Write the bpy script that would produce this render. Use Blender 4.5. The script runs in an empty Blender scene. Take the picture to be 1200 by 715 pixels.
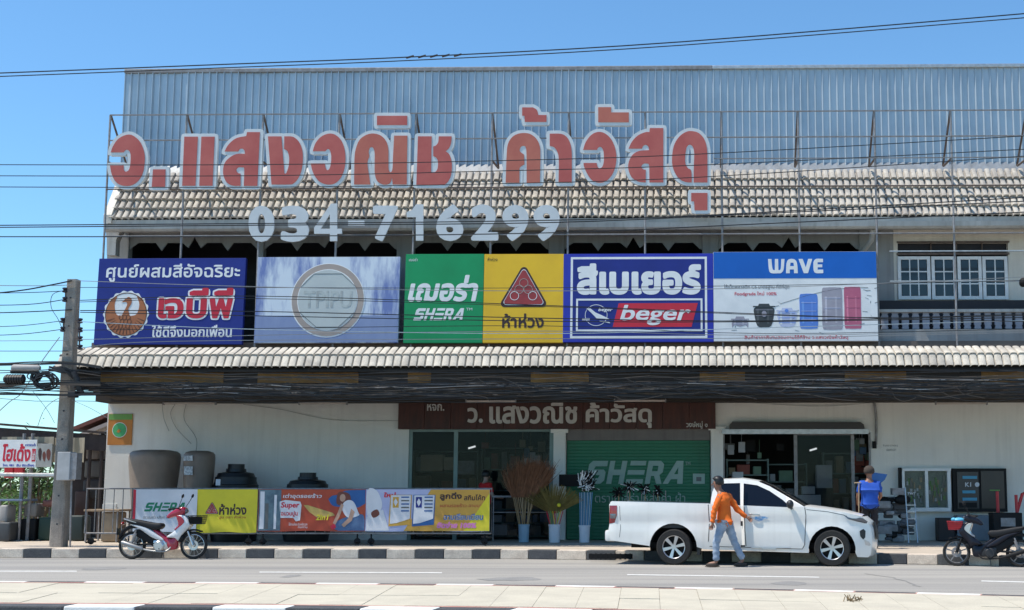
import bpy, bmesh, math, random
import numpy as np
from mathutils import Vector, Matrix, Euler
from mathutils.geometry import delaunay_2d_cdt
R = math.radians
sc = bpy.context.scene
COL = sc.collection
random.seed(7)
# ------------------------------------------------------------------ camera
F, CX, CY, HZ, CAMZ, YAW = 1500.0, 760.0, 397.0, 577.0, 1.4, R(1.1)
TH = math.atan((HZ - CY) / F)
cam = bpy.data.cameras.new('camera')
cam.sensor_width = 36; cam.lens = F / 1200 * 36
cam.shift_x = (600 - CX) / 1200; cam.shift_y = (CY - 357.5) / 1200
cam.clip_end = 3000; cam.clip_start = .1
co = bpy.data.objects.new('camera', cam); COL.objects.link(co)
co.location = (0, 0, CAMZ); co.rotation_euler = (R(90) + TH, 0, YAW)
sc.camera = co
ROT = Euler((R(90) + TH, 0, YAW)).to_matrix()
# ------------------------------------------------------------------ light
w = bpy.data.worlds.new("World"); sc.world = w; w.use_nodes = True
nt = w.node_tree; bg = nt.nodes['Background']
sky = nt.nodes.new('ShaderNodeTexSky'); sky.sky_type = 'NISHITA'; sky.sun_disc = False
sdir = Vector((-.45, -.13, 1)).normalized()
sky.sun_elevation = math.asin(sdir.z); sky.sun_rotation = math.atan2(sdir.x, sdir.y)
sky.air_density = 1.0; sky.dust_density = .05; sky.ozone_density = 1.8
tint = nt.nodes.new('ShaderNodeVectorMath'); tint.operation = 'MULTIPLY'; tint.inputs[1].default_value = (.65, .95, 1.10)
nt.links.new(sky.outputs[0], tint.inputs[0]); nt.links.new(tint.outputs[0], bg.inputs[0]); bg.inputs[1].default_value = .145
sl = bpy.data.lights.new('sun', 'SUN'); sl.energy = 4.6; sl.angle = R(.55); sl.color = (1, .93, .82)
so = bpy.data.objects.new('sun', sl); COL.objects.link(so)
so.rotation_euler = sdir.to_track_quat('Z', 'Y').to_euler()
sc.view_settings.view_transform = 'Standard'; sc.view_settings.look = 'None'
sc.view_settings.exposure = .28; sc.view_settings.gamma = 1
# ------------------------------------------------------------------ helpers
def P(px, py, Y):
    d = ROT @ Vector(((px - CX) / F, (CY - py) / F, -1))
    return Vector((0, 0, CAMZ)) + d * (Y / d.y)
def G(px, py, z=0):
    d = ROT @ Vector(((px - CX) / F, (CY - py) / F, -1))
    return Vector((0, 0, CAMZ)) + d * ((z - CAMZ) / d.z)
def lin(h):
    h = h.lstrip('#'); o = []
    for i in (0, 2, 4):
        c = int(h[i:i+2], 16) / 255
        o.append(c / 12.92 if c <= .04045 else ((c + .055) / 1.055) ** 2.4)
    return (*o, 1)
def mix(a, b, t): return tuple(a[i] * (1 - t) + b[i] * t for i in range(3)) + (1,)
MATS = {}
def mat(name, c1, c2=None, rough=.6, metal=0, scale=3.0, bump=0.0, bscale=40, spec=.5, emit=None, alpha=1, coat=0, stretch=(1, 1, 1), contrast=.2, trans=0, streak=0, fleck=0):
    """procedural principled: two-tone world-space noise, optional fine relief, rain streaks and flecks"""
    if name in MATS: return MATS[name]
    m = bpy.data.materials.new(name); m.use_nodes = True; MATS[name] = m
    t = m.node_tree; b = t.nodes['Principled BSDF']; L = t.links.new
    if isinstance(c1, str): c1 = lin(c1)
    if c2 is None: c2 = tuple(v * .8 for v in c1[:3]) + (1,)
    if isinstance(c2, str): c2 = lin(c2)
    geo = t.nodes.new('ShaderNodeNewGeometry')
    mp = t.nodes.new('ShaderNodeMapping'); mp.inputs['Scale'].default_value = stretch
    L(geo.outputs['Position'], mp.inputs[0])
    nz = t.nodes.new('ShaderNodeTexNoise'); nz.inputs['Scale'].default_value = scale; nz.inputs['Detail'].default_value = 6
    nz.inputs['Roughness'].default_value = .62
    L(mp.outputs[0], nz.inputs['Vector'])
    rp = t.nodes.new('ShaderNodeValToRGB'); rp.color_ramp.elements[0].position = .5 - contrast; rp.color_ramp.elements[1].position = .5 + contrast
    rp.color_ramp.elements[0].color = c2; rp.color_ramp.elements[1].color = c1
    L(nz.outputs[0], rp.inputs[0]); out = rp.outputs[0]
    if streak:
        mp2 = t.nodes.new('ShaderNodeMapping'); mp2.inputs['Scale'].default_value = (6, 6, .35)
        L(geo.outputs['Position'], mp2.inputs[0])
        n2 = t.nodes.new('ShaderNodeTexNoise'); n2.inputs['Scale'].default_value = 1.3; n2.inputs['Detail'].default_value = 5
        L(mp2.outputs[0], n2.inputs['Vector'])
        r2 = t.nodes.new('ShaderNodeMapRange'); r2.inputs[1].default_value = .5; r2.inputs[2].default_value = .75; r2.inputs[3].default_value = 0; r2.inputs[4].default_value = streak
        L(n2.outputs[0], r2.inputs[0])
        mx = t.nodes.new('ShaderNodeMix'); mx.data_type = 'RGBA'; L(r2.outputs[0], mx.inputs[0]); L(out, mx.inputs[6])
        mx.inputs[7].default_value = (c1[0] * .35, c1[1] * .32, c1[2] * .28, 1); out = mx.outputs[2]
    if fleck:
        n3 = t.nodes.new('ShaderNodeTexNoise'); n3.inputs['Scale'].default_value = 60; n3.inputs['Detail'].default_value = 2
        L(geo.outputs['Position'], n3.inputs['Vector'])
        r3 = t.nodes.new('ShaderNodeMapRange'); r3.inputs[1].default_value = .35; r3.inputs[2].default_value = .65; r3.inputs[3].default_value = 1 - fleck; r3.inputs[4].default_value = 1 + fleck
        L(n3.outputs[0], r3.inputs[0])
        mx = t.nodes.new('ShaderNodeVectorMath'); mx.operation = 'SCALE'; L(out, mx.inputs[0]); L(r3.outputs[0], mx.inputs[3]); out = mx.outputs[0]
    L(out, b.inputs['Base Color'])
    b.inputs['Roughness'].default_value = rough; b.inputs['Metallic'].default_value = metal
    b.inputs['Specular IOR Level'].default_value = spec
    b.inputs['Coat Weight'].default_value = coat; b.inputs['Coat Roughness'].default_value = .08
    if trans: b.inputs['Transmission Weight'].default_value = trans; b.inputs['IOR'].default_value = 1.05
    if alpha < 1: b.inputs['Alpha'].default_value = alpha
    if emit: b.inputs['Emission Color'].default_value = lin(emit[0]); b.inputs['Emission Strength'].default_value = emit[1]
    if bump:
        n4 = t.nodes.new('ShaderNodeTexNoise'); n4.inputs['Scale'].default_value = bscale; n4.inputs['Detail'].default_value = 4
        L(geo.outputs['Position'], n4.inputs['Vector'])
        bp = t.nodes.new('ShaderNodeBump'); bp.inputs['Strength'].default_value = bump; bp.inputs['Distance'].default_value = .02
        L(n4.outputs[0], bp.inputs['Height']); L(bp.outputs[0], b.inputs['Normal'])
    return m
WM = {}
def thing(name, label, cat, loc=(0, 0, 0), group=None, rot=(0, 0, 0), kind=None):
    o = bpy.data.objects.new(name, None); COL.objects.link(o); o.empty_display_size = .1
    o.location = loc; o.rotation_euler = rot
    WM[o.name] = Matrix.Translation(Vector(loc)) @ Euler(rot).to_matrix().to_4x4()
    tag(o, label, cat, group, kind); return o
def tag(o, label=None, cat=None, group=None, kind=None):
    if label: o['label'] = label
    if cat: o['category'] = cat
    if group: o['group'] = group
    if kind: o['kind'] = kind
    return o
def link(name, me, m, parent=None):
    o = bpy.data.objects.new(name, me); COL.objects.link(o)
    if m is not None:
        me.materials.clear(); me.materials.append(m)
    if parent: o.parent = parent; WM[o.name] = WM.get(parent.name, Matrix())
    else: WM[o.name] = Matrix()
    return o
def dup(o, parent=None, loc=None, rot=None):
    c = o.copy(); COL.objects.link(c)
    if parent: c.parent = parent
    if loc is not None: c.location = loc
    if rot is not None: c.rotation_euler = rot
    for ch in [q for q in o.children]: dup(ch, c)
    return c
def sig(a, b, c, d): return (b[0]-a[0])*(d[1]-a[1])-(b[1]-a[1])*(d[0]-a[0])
def fill2d(cons):
    """non-zero winding fill of 2-D contours -> verts, tris"""
    vs = []; es = []
    for c in cons:
        q = [c[0]]
        for p in c[1:]:
            if abs(p[0]-q[-1][0]) + abs(p[1]-q[-1][1]) > 1e-6: q.append(p)
        if abs(q[0][0]-q[-1][0]) + abs(q[0][1]-q[-1][1]) < 1e-6: q.pop()
        if len(q) < 3: continue
        n = len(vs); vs += [Vector((p[0], p[1])) for p in q]; es += [(n+i, n+(i+1) % len(q)) for i in range(len(q))]
    V, E, T, *_ = delaunay_2d_cdt(vs, es, [], 0, 1e-6)
    A = np.array([[vs[a].x, vs[a].y, vs[b].x, vs[b].y] for a, b in es])
    keep = []
    for t in T:
        if len(t) < 3: continue
        cx = sum(V[i].x for i in t)/len(t); cy = sum(V[i].y for i in t)/len(t)
        up = (A[:, 1] <= cy) & (A[:, 3] > cy); dn = (A[:, 1] > cy) & (A[:, 3] <= cy)
        s = (A[:, 2]-A[:, 0])*(cy-A[:, 1])-(cx-A[:, 0])*(A[:, 3]-A[:, 1])
        if int((up & (s > 0)).sum()) - int((dn & (s < 0)).sum()) != 0: keep.append(t)
    return V, keep
class MB:
    def __init__(s): s.v = []; s.f = []
    def add(s, v, f):
        n = len(s.v); s.v += [tuple(p) for p in v]; s.f += [tuple(i+n for i in q) for q in f]
    def box(s, x0, x1, y0, y1, z0, z1, M=None):
        v = [(x, y, z) for z in (z0, z1) for y in (y0, y1) for x in (x0, x1)]
        if M: v = [M @ Vector(p) for p in v]
        s.add(v, [(0, 2, 3, 1), (4, 5, 7, 6), (0, 1, 5, 4), (2, 6, 7, 3), (0, 4, 6, 2), (1, 3, 7, 5)]); return s
    def bbox(s, x0, x1, y0, y1, z0, z1, b=.02, M=None):
        """bevelled box"""
        bm = bmesh.new(); bmesh.ops.create_cube(bm, size=1)
        for v in bm.verts: v.co = ((x0+x1)/2 + v.co.x*(x1-x0), (y0+y1)/2 + v.co.y*(y1-y0), (z0+z1)/2 + v.co.z*(z1-z0))
        bmesh.ops.bevel(bm, geom=bm.edges[:], offset=b, segments=2, profile=.6, affect='EDGES', clamp_overlap=True)
        bm.verts.ensure_lookup_table()
        s.add([(M @ v.co) if M else v.co.copy() for v in bm.verts], [[v.index for v in f.verts] for f in bm.faces]); bm.free(); return s
    def tube(s, pts, r, n=6, cap=True):
        pts = [Vector(p) for p in pts]; rs = r if isinstance(r, (list, tuple)) else [r]*len(pts)
        vs = []; k = len(pts)
        for i, p in enumerate(pts):
            t = (pts[min(i+1, k-1)] - pts[max(i-1, 0)]).normalized()
            a = Vector((0, 0, 1)) if abs(t.z) < .9 else Vector((0, 1, 0))
            u = t.cross(a).normalized(); w_ = u.cross(t)
            for j in range(n):
                an = 2*math.pi*(j+.5)/n; vs.append(p + u*math.cos(an)*rs[i] + w_*math.sin(an)*rs[i])
        fs = [(i*n+j, i*n+(j+1) % n, (i+1)*n+(j+1) % n, (i+1)*n+j) for i in range(k-1) for j in range(n)]
        if cap: fs += [tuple(range(n))[::-1], tuple((k-1)*n+j for j in range(n))]
        s.add(vs, fs); return s
    def lathe(s, prof, c=(0, 0, 0), n=20, axis='z', M=None, sx=1, sy=1):
        vs = []
        for r, h in prof:
            for j in range(n):
                a = 2*math.pi*j/n; x, y = r*math.cos(a)*sx, r*math.sin(a)*sy
                p = (x, y, h) if axis == 'z' else ((x, h, y) if axis == 'y' else (h, x, y))
                p = Vector(p); p = (M @ p) if M else p
                vs.append(p + Vector(c))
        k = len(prof)
        s.add(vs, [(i*n+j, i*n+(j+1) % n, (i+1)*n+(j+1) % n, (i+1)*n+j) for i in range(k-1) for j in range(n)]); return s
    def prism(s, cons, d0, d1, fn=None):
        """contours in (x,z), extruded along y from d0 (front) to d1"""
        V, T = fill2d(cons)
        if not T: return s
        n = len(V); vs = [(v.x, d0, v.y) for v in V] + [(v.x, d1, v.y) for v in V]
        if fn: vs = [fn(*p) for p in vs]
        fs = [tuple(t) for t in T] + [tuple(i+n for i in reversed(t)) for t in T]
        ec = {}
        for t in T:
            for i in range(len(t)):
                a, b = t[i], t[(i+1) % len(t)]
                ec[(a, b)] = 1
        fs += [(b, a, a+n, b+n) for (a, b) in ec if (b, a) not in ec]
        used = sorted({i for f in fs for i in f}); mp = {u: k for k, u in enumerate(used)}
        s.add([vs[u] for u in used], [[mp[i] for i in f] for f in fs]); return s
    def ell(s, c, r, n=10, m=7, M=None):
        vs = []; c = Vector(c)
        for i in range(m+1):
            ph = math.pi*i/m
            for j in range(n):
                a = 2*math.pi*j/n
                p = Vector((r[0]*math.sin(ph)*math.cos(a), r[1]*math.sin(ph)*math.sin(a), r[2]*math.cos(ph)))
                vs.append(c + ((M @ p) if M else p))
        s.add(vs, [(i*n+j, i*n+(j+1) % n, (i+1)*n+(j+1) % n, (i+1)*n+j) for i in range(m) for j in range(n)]); return s
    def mesh(s, name, smooth=None, inv=None):
        me = bpy.data.meshes.new(name)
        v = [inv @ Vector(p) for p in s.v] if inv else s.v
        me.from_pydata([tuple(p) for p in v], [], s.f)
        bm = bmesh.new(); bm.from_mesh(me)
        bmesh.ops.remove_doubles(bm, verts=bm.verts, dist=1e-5)
        bmesh.ops.recalc_face_normals(bm, faces=bm.faces)
        if smooth:
            for f in bm.faces: f.smooth = True
            for e in bm.edges:
                if len(e.link_faces) == 2 and e.calc_face_angle(0) > R(smooth): e.smooth = False
        bm.to_mesh(me); bm.free(); return me
    def build(s, name, m, parent=None, smooth=None, world=False, label=None):
        inv = WM[parent.name].inverted() if (world and parent) else None
        o = link(name, s.mesh(name, smooth, inv), m, parent)
        if label: o['label'] = label
        return o
def cat(pts, n=5, closed=True):
    """smooth closed contour; points given as (x,y) smooth or (x,y,1) corner"""
    out = []; k = len(pts)
    for i in range(k if closed else k-1):
        p1, p2 = pts[i], pts[(i+1) % k]
        c1, c2 = len(p1) > 2, len(p2) > 2
        p0 = pts[i-1] if not c1 else None; p3 = pts[(i+2) % k] if not c2 else None
        if c1 and c2: out.append((p1[0], p1[1])); continue
        if p0 is None: p0 = (2*p1[0]-p2[0], 2*p1[1]-p2[1])
        if p3 is None: p3 = (2*p2[0]-p1[0], 2*p2[1]-p1[1])
        for j in range(n):
            t = j/n; r = []
            for a in (0, 1):
                r.append(.5*(2*p1[a] + (p2[a]-p0[a])*t + (2*p0[a]-5*p1[a]+4*p2[a]-p3[a])*t*t + (3*p1[a]-p0[a]-3*p2[a]+p3[a])*t**3))
            out.append(tuple(r))
    if not closed: out.append((pts[-1][0], pts[-1][1]))
    return out
def area(c): return sum(c[i-1][0]*c[i][1]-c[i][0]*c[i-1][1] for i in range(len(c)))/2
def offset(c, d):
    """move a contour along its left/right normals; rounded outer corners"""
    n = len(c); out = []
    for i in range(n):
        p0, p, p2 = Vector(c[i-1]), Vector(c[i]), Vector(c[(i+1) % n])
        a = p-p0; b = p2-p
        if a.length < 1e-9 or b.length < 1e-9: continue
        a.normalize(); b.normalize()
        na = Vector((a.y, -a.x)); nb = Vector((b.y, -b.x))
        h = na+nb; dt = na.dot(nb); cr = a.x*b.y-a.y*b.x
        if cr*d > 0 and dt < .6:
            out += [tuple(p+na*d), tuple(p+(h.normalized() if h.length > .05 else na)*d*1.12), tuple(p+nb*d)]
        else:
            mfac = 1/max(.35, math.sqrt((1+dt)/2)) if h.length > 1e-6 else 1
            out.append(tuple(p+(h.normalized() if h.length > 1e-6 else na)*d*mfac))
    return out
_tc = {}
def glyphs(s, bold=0.0, shear=0.0):
    key = (s, bold, shear)
    if key in _tc: return _tc[key]
    cu = bpy.data.curves.new('t', 'FONT'); cu.body = s; cu.size = 1
    ob = bpy.data.objects.new('t', cu); COL.objects.link(ob)
    bpy.context.view_layer.update()
    cv = ob.to_curve(bpy.context.evaluated_depsgraph_get())
    cons = []
    for sp in cv.splines:
        bp = sp.bezier_points; k = len(bp); c = []
        if k < 2: continue
        for i in range(k):
            a, b = bp[i], bp[(i+1) % k]
            p0, p1, p2, p3 = a.co, a.handle_right, b.handle_left, b.co
            st = ((p1-p0).cross(p3-p0).length < 1e-5 and (p2-p0).cross(p3-p0).length < 1e-5)
            for j in range(1 if st else 4):
                t = j/4; q = p0*(1-t)**3+p1*3*t*(1-t)**2+p2*3*t*t*(1-t)+p3*t**3
                c.append((q.x, q.y))
        cons.append(c)
    ob.to_curve_clear(); bpy.data.objects.remove(ob); bpy.data.curves.remove(cu)
    if bold:
        def inside(p, c):
            r = False
            for i in range(len(c)):
                (xa, ya), (xb, yb) = c[i-1], c[i]
                if (ya > p[1]) != (yb > p[1]) and p[0] < (xb-xa)*(p[1]-ya)/(yb-ya)+xa: r = not r
            return r
        new = []
        for i, c in enumerate(cons):
            # outermost contours grow, holes inside them (opposite turn) shrink
            par = [d for j, d in enumerate(cons) if j != i and all(inside(p, d) for p in c[::3]) and area(d)*area(c) < 0]
            sg = 1 if area(c) > 0 else -1
            new.append(offset(c, bold*(-sg if par else sg)))
        cons = new
    if shear: cons = [[(x+y*shear, y) for x, y in c] for c in cons]
    _tc[key] = cons; return cons
def txt(s, x0, y0, x1, y1, bold=0.0, shear=0.0):
    """text outlines fitted to a pixel box (y down)"""
    c = glyphs(s, bold, shear)
    xs = [p[0] for q in c for p in q]; ys = [p[1] for q in c for p in q]
    a, b, e, f = min(xs), max(xs), min(ys), max(ys)
    return [[(x0+(x-a)/(b-a)*(x1-x0), y1-(y-e)/(f-e)*(y1-y0)) for x, y in q] for q in c]
def rect(x0, y0, x1, y1): return [[(x0, y0), (x1, y0), (x1, y1), (x0, y1)]]
def frame(x0, y0, x1, y1, t): return [[(x0, y0), (x1, y0), (x1, y1), (x0, y1)], [(x0+t, y0+t), (x0+t, y1-t), (x1-t, y1-t), (x1-t, y0+t)]]
def ell2(cx, cy, rx, ry, n=28, rev=False):
    c = [(cx+rx*math.cos(2*math.pi*i/n), cy+ry*math.sin(2*math.pi*i/n)) for i in range(n)]
    return c[::-1] if rev else c
def ring(cx, cy, rx, ry, t, n=28): return [ell2(cx, cy, rx, ry, n), ell2(cx, cy, rx-t, ry-t, n, True)]
class Board:
    """a flat sign: pixel box at depth Y -> local frame, leaning back by `lean`"""
    def __init__(s, name, label, ct, x0, y0, x1, y1, Y, m, thick=.08, lean=0, group=None, base='panel', bx0=None, bx1=None):
        s.x0, s.y0, s.x1, s.y1 = x0, y0, x1, y1
        bl = P(x0, y1, Y); br = P(x1, y1, Y); s.W = br.x-bl.x; s.H = P((x0+x1)/2, y0, Y).z-bl.z
        s.t = thing(name, label, ct, bl, group, (-lean, 0, 0)); s.k = 0
        s.base = MB().bbox(0, s.W, 0, thick, 0, s.H, .006).build(base, m, s.t)
    def u(s, p): return ((p[0]-s.x0)/(s.x1-s.x0)*s.W, (s.y1-p[1])/(s.y1-s.y0)*s.H)
    def layer(s, name, cons, m, lv=1, t=.004, par=None, label=None):
        b = MB(); b.prism([[s.u(p) for p in c] for c in cons], -.004*lv, -.004*lv+t)
        return b.build(name, m, par or s.t, label=label) if b.f else None
def cpath(pts, n=6):
    """3-D catmull through points"""
    out = []; k = len(pts)
    for i in range(k-1):
        p0, p1, p2, p3 = pts[max(i-1, 0)], pts[i], pts[i+1], pts[min(i+2, k-1)]
        for j in range(n):
            t = j/n; out.append(.5*(2*p1+(p2-p0)*t+(2*p0-5*p1+4*p2-p3)*t*t+(3*p1-p0-3*p2+p3)*t**3))
    out.append(pts[-1]); return out
def wbox(b, x0, y0, x1, y1, Y, d, z0=None):
    """world box from a pixel rectangle on the plane Y, depth d"""
    a = P((x0+x1)/2, y1, Y); A = P(x0, (y0+y1)/2, Y); B = P(x1, (y0+y1)/2, Y); c = P((x0+x1)/2, y0, Y)
    b.box(A.x, B.x, Y, Y+d, a.z if z0 is None else z0, c.z); return b
# ------------------------------------------------------------------ materials
M = {}
M['asphalt'] = mat('asphalt', (.37, .345, .305, 1), (.24, .23, .215, 1), .9, scale=.9, bump=.35, bscale=90, stretch=(.07, 1.1, 1), fleck=.2, contrast=.16)
M['paint_white'] = mat('road paint white', (.75, .74, .7, 1), (.5, .49, .46, 1), .7, scale=6, fleck=.1)
M['pave'] = mat('sidewalk concrete', (.56, .47, .37, 1), (.42, .36, .29, 1), .9, scale=1.6, bump=.3, fleck=.1)
M['median'] = mat('median slab', (.56, .51, .40, 1), (.45, .41, .325, 1), .9, scale=1.8, bump=.25, fleck=.08)
M['kerb_pale'] = mat('weathered white kerb paint', (.74, .63, .51, 1), (.50, .41, .33, 1), .85, scale=5, bump=.3, fleck=.12)
M['kerb_white'] = mat('fresh white kerb paint', (.85, .84, .8, 1), (.68, .67, .63, 1), .8, scale=4, bump=.2)
M['kerb_black'] = mat('black kerb paint', (.05, .052, .058, 1), (.085, .085, .085, 1), .8, scale=5, bump=.3, fleck=.2)
M['red_paint'] = mat('faded red line', (.60, .22, .18, 1), (.55, .36, .28, 1), .85, scale=3)
M['wall'] = mat('off white wall', (.79, .76, .70, 1), (.69, .67, .63, 1), .9, scale=.8, bump=.2, bscale=25, streak=.12)
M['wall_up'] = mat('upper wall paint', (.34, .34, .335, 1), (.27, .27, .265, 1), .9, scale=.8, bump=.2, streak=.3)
M['trim'] = mat('pale concrete trim', (.52, .51, .48, 1), (.38, .37, .345, 1), .85, scale=1.2, streak=.4, bump=.2)
M['dark'] = mat('painted recess shade', (.02, .021, .028, 1), rough=.7)  # near-black colour stands in for the shade inside recesses and openings
M['soffit'] = mat('dark brown soffit', (.05, .038, .03, 1), (.028, .022, .018, 1), .9, scale=1)  # dark brown in two random tones, for beams, soffits and tile decks
M['brown'] = mat('dark brown sign board', (.085, .022, .013, 1), (.035, .010, .007, 1), .6, scale=3, stretch=(4, 1, .6), bump=.1)
M['tile'] = mat('grey cream roof tile', (.53, .49, .43, 1), (.31, .285, .26, 1), .85, scale=2.4, bump=.4, fleck=.12, contrast=.16)
M['tile_a'] = mat('cream awning tile', (.64, .59, .50, 1), (.34, .31, .27, 1), .8, scale=2.2, bump=.3, fleck=.1)
M['sheet'] = mat('blue grey metal sheet', (.49, .57, .63, 1), (.38, .46, .53, 1), .42, metal=.25, scale=.9, streak=.2, bump=.05)
M['steel'] = mat('rusty steel', (.20, .15, .13, 1), (.10, .07, .055, 1), .7, metal=.3, scale=8)
M['steel_gray'] = mat('grey painted steel', (.32, .32, .33, 1), (.20, .18, .17, 1), .6, metal=.3, scale=8)
M['galv'] = mat('galvanised pipe', (.6, .6, .6, 1), (.4, .4, .4, 1), .4, metal=.6, scale=8)
M['black'] = mat('black plastic', (.014, .014, .015, 1), rough=.7, spec=.25)
M['rubber'] = mat('tyre rubber', (.014, .014, .014, 1), (.026, .025, .023, 1), .9, scale=20, bump=.2)
M['cable'] = mat('black cable', (.014, .014, .016, 1), rough=.6)
M['cable2'] = mat('grey cable', (.34, .33, .32, 1), rough=.6)
M['cable3'] = mat('brown cable', (.085, .065, .05, 1), rough=.7)
M['concrete'] = mat('pole concrete', (.34, .295, .25, 1), (.21, .185, .16, 1), .9, scale=2.5, bump=.4, streak=.5, fleck=.15)
M['navy'] = mat('navy vinyl', (.02, .035, .24, 1), (.016, .028, .19, 1), .45, scale=1.2, spec=.3)
M['vinyl_white'] = mat('white vinyl', (.80, .82, .82, 1), (.68, .71, .72, 1), .5, scale=3, spec=.3)
M['red'] = mat('red vinyl', (.62, .03, .06, 1), (.5, .03, .05, 1), .5, scale=2, spec=.3)
M['vinyl_green'] = mat('green vinyl', (.01, .30, .11, 1), (.01, .25, .09, 1), .5, scale=1.2, spec=.3)
M['vinyl_yellow'] = mat('yellow vinyl', (.82, .52, .03, 1), (.72, .44, .03, 1), .5, scale=1.2, spec=.3)
M['royal'] = mat('royal blue vinyl', (.035, .05, .45, 1), (.02, .035, .33, 1), .5, scale=1, spec=.3)
M['wave_blue'] = mat('bright blue vinyl', (.01, .13, .52, 1), (.008, .11, .45, 1), .5, scale=1, spec=.3)
M['letter_red'] = mat('faded red sign paint', (.54, .15, .125, 1), (.44, .095, .085, 1), .5, scale=1.3, contrast=.22, spec=.3)
M['letter_red2'] = mat('orange faded red sign paint', (.55, .19, .13, 1), (.44, .11, .085, 1), .5, scale=1.6, contrast=.3, spec=.3)
M['letter_edge'] = mat('pale grey letter edge', (.66, .70, .71, 1), (.56, .60, .61, 1), .5, scale=3)
M['glass'] = mat('dark window glass', (.02, .03, .038, 1), rough=.08, spec=.6)
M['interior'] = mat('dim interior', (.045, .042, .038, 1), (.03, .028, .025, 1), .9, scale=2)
# ------------------------------------------------------------------ ground, road, kerbs
KX = [-400, 0, 300, 600, 850, 1080, 1200, 1600]; KY = [653.5, 654, 654.4, 655.3, 658.3, 661.8, 664, 672]
MX = [-400, 0, 300, 600, 900, 1200, 1600]; MY = [680, 681, 682.5, 685, 690, 697.5, 708]
NY = [705, 706.5, 708, 711.5, 717, 725, 736]
ky = lambda x: float(np.interp(x, KX, KY)); my = lambda x: float(np.interp(x, MX, MY)); ny = lambda x: float(np.interp(x, MX, NY))
KZ = .2; MZ = .17
b = MB(); b.add([(-900, -300, -.06), (900, -300, -.06), (900, 1800, -.06), (-900, 1800, -.06)], [(0, 1, 2, 3)])
M['earth'] = mat('dry earth', (.30, .25, .18, 1), (.16, .17, .09, 1), .95, scale=.3, bump=.3)
tag(b.build('ground', M['earth']), kind='structure')
xs = list(range(-400, 1601, 50))
kl = [G(x, ky(x)) for x in xs]
kl = [kl[0]+(kl[0]-kl[1])*18] + kl + [kl[-1]+(kl[-1]-kl[-2])*12]
b = MB(); n = len(kl)
b.add([(p.x, -12, 0) for p in kl]+[(p.x, p.y+.1, 0) for p in kl], [(i, i+1, n+i+1, n+i) for i in range(n-1)])
tag(b.build('road', M['asphalt']), kind='structure')
# raised pavement behind the kerb
b = MB(); D = .28
b.add([(p.x, p.y+D, KZ-.012) for p in kl]+[(p.x, 47, KZ-.012) for p in kl], [(i, i+1, n+i+1, n+i) for i in range(n-1)])
pav = tag(b.build('pavement', M['pave']), kind='structure')
def stones(xb, yf, z0, z1, depth, names, back=False, ztop=None, nm='kerb'):
    root = thing(nm, None, None, kind='structure')
    for i in range(len(xb)-1):
        m = names[i % 2]; xa, xc = xb[i], xb[i+1]
        f = MB(); k = 3
        for j in range(1):
            A = G(xa+.25, yf(xa), z0); B = G(xc-.25, yf(xc), z0)
            t = (B-A).normalized(); nrm = Vector((-t.y, t.x, 0)); Ln = (B-A).length
            Mx = Matrix.Translation(A) @ Matrix((( t.x, nrm.x, 0, 0), (t.y, nrm.y, 0, 0), (0, 0, 1, 0), (0, 0, 0, 1)))
            f.bbox(0, Ln, 0, depth, 0-z0*0, z1-z0, .018, Mx)
        f.build('kerb_stone', m, root)
    return root
kb = [-171, -138, -105, -72, -39, -6, 27, 59.5, 92.5, 124, 157, 190, 222.5, 255, 288.5, 321, 354.5, 387, 420, 452.5, 486, 520, 553, 586, 619, 652, 687, 721, 755, 789, 823, 857, 892, 926, 960, 994, 1028, 1063, 1099, 1135, 1171, 1207, 1244, 1281, 1319]
stones(kb, ky, 0, KZ, .3, (M['kerb_black'], M['kerb_pale']), nm='pavement_kerb')
# storm drain slot in the kerb
b = MB(); A = G(690, ky(690)-1.5, .05); B_ = G(741, ky(741)-1.5, .05)
b.box(A.x, B_.x, A.y-.03, A.y+.02, .05, .15)
for i in range(9):
    x = A.x+(B_.x-A.x)*(i+.5)/9; b.box(x-.02, x+.02, A.y-.045, A.y-.03, .04, .16)
tag(b.build('drain_grate', M['black']), 'dark slotted drain grate in the kerb face behind the pickup', 'drain')
# far kerb of the median: its near-side top edge is what shows
mb_ = [-213, -143, -74, -4, 34, 103, 172, 232, 305, 373, 445, 513, 580, 653, 722, 792, 860, 932, 1002, 1075, 1150, 1225, 1300]
def myf(x): return my(x)-.2
def top_stones(xb, yf, nm, far, depth=.14):
    root = thing(nm, None, None, kind='structure')
    for i in range(len(xb)-1):
        A = G(xb[i]+.3, yf(xb[i]), MZ); B_ = G(xb[i+1]-.3, yf(xb[i+1]), MZ)
        t = (B_-A).normalized(); nr = Vector((-t.y, t.x, 0)); A2 = A-nr*(depth if far else 0)
        Mx = Matrix.Translation(A2) @ Matrix(((t.x, nr.x, 0, 0), (t.y, nr.y, 0, 0), (0, 0, 1, 0), (0, 0, 0, 1)))
        f = MB(); f.bbox(0, (B_-A).length, 0, depth, -MZ, 0, .02, Mx); f.build('kerb_stone', (M['kerb_black'], M['kerb_white'])[i % 2], root)
    return root
nb_ = [-172, -86, 0, 90, 172, 262, 347, 432, 517, 605, 696, 787, 872, 960, 1050, 1142, 1236, 1330]
def nyf(x): return ny(x)+.6
top_stones(mb_, myf, 'median_far_kerb', True)
top_stones(nb_, nyf, 'median_near_kerb', True, .3)
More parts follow.
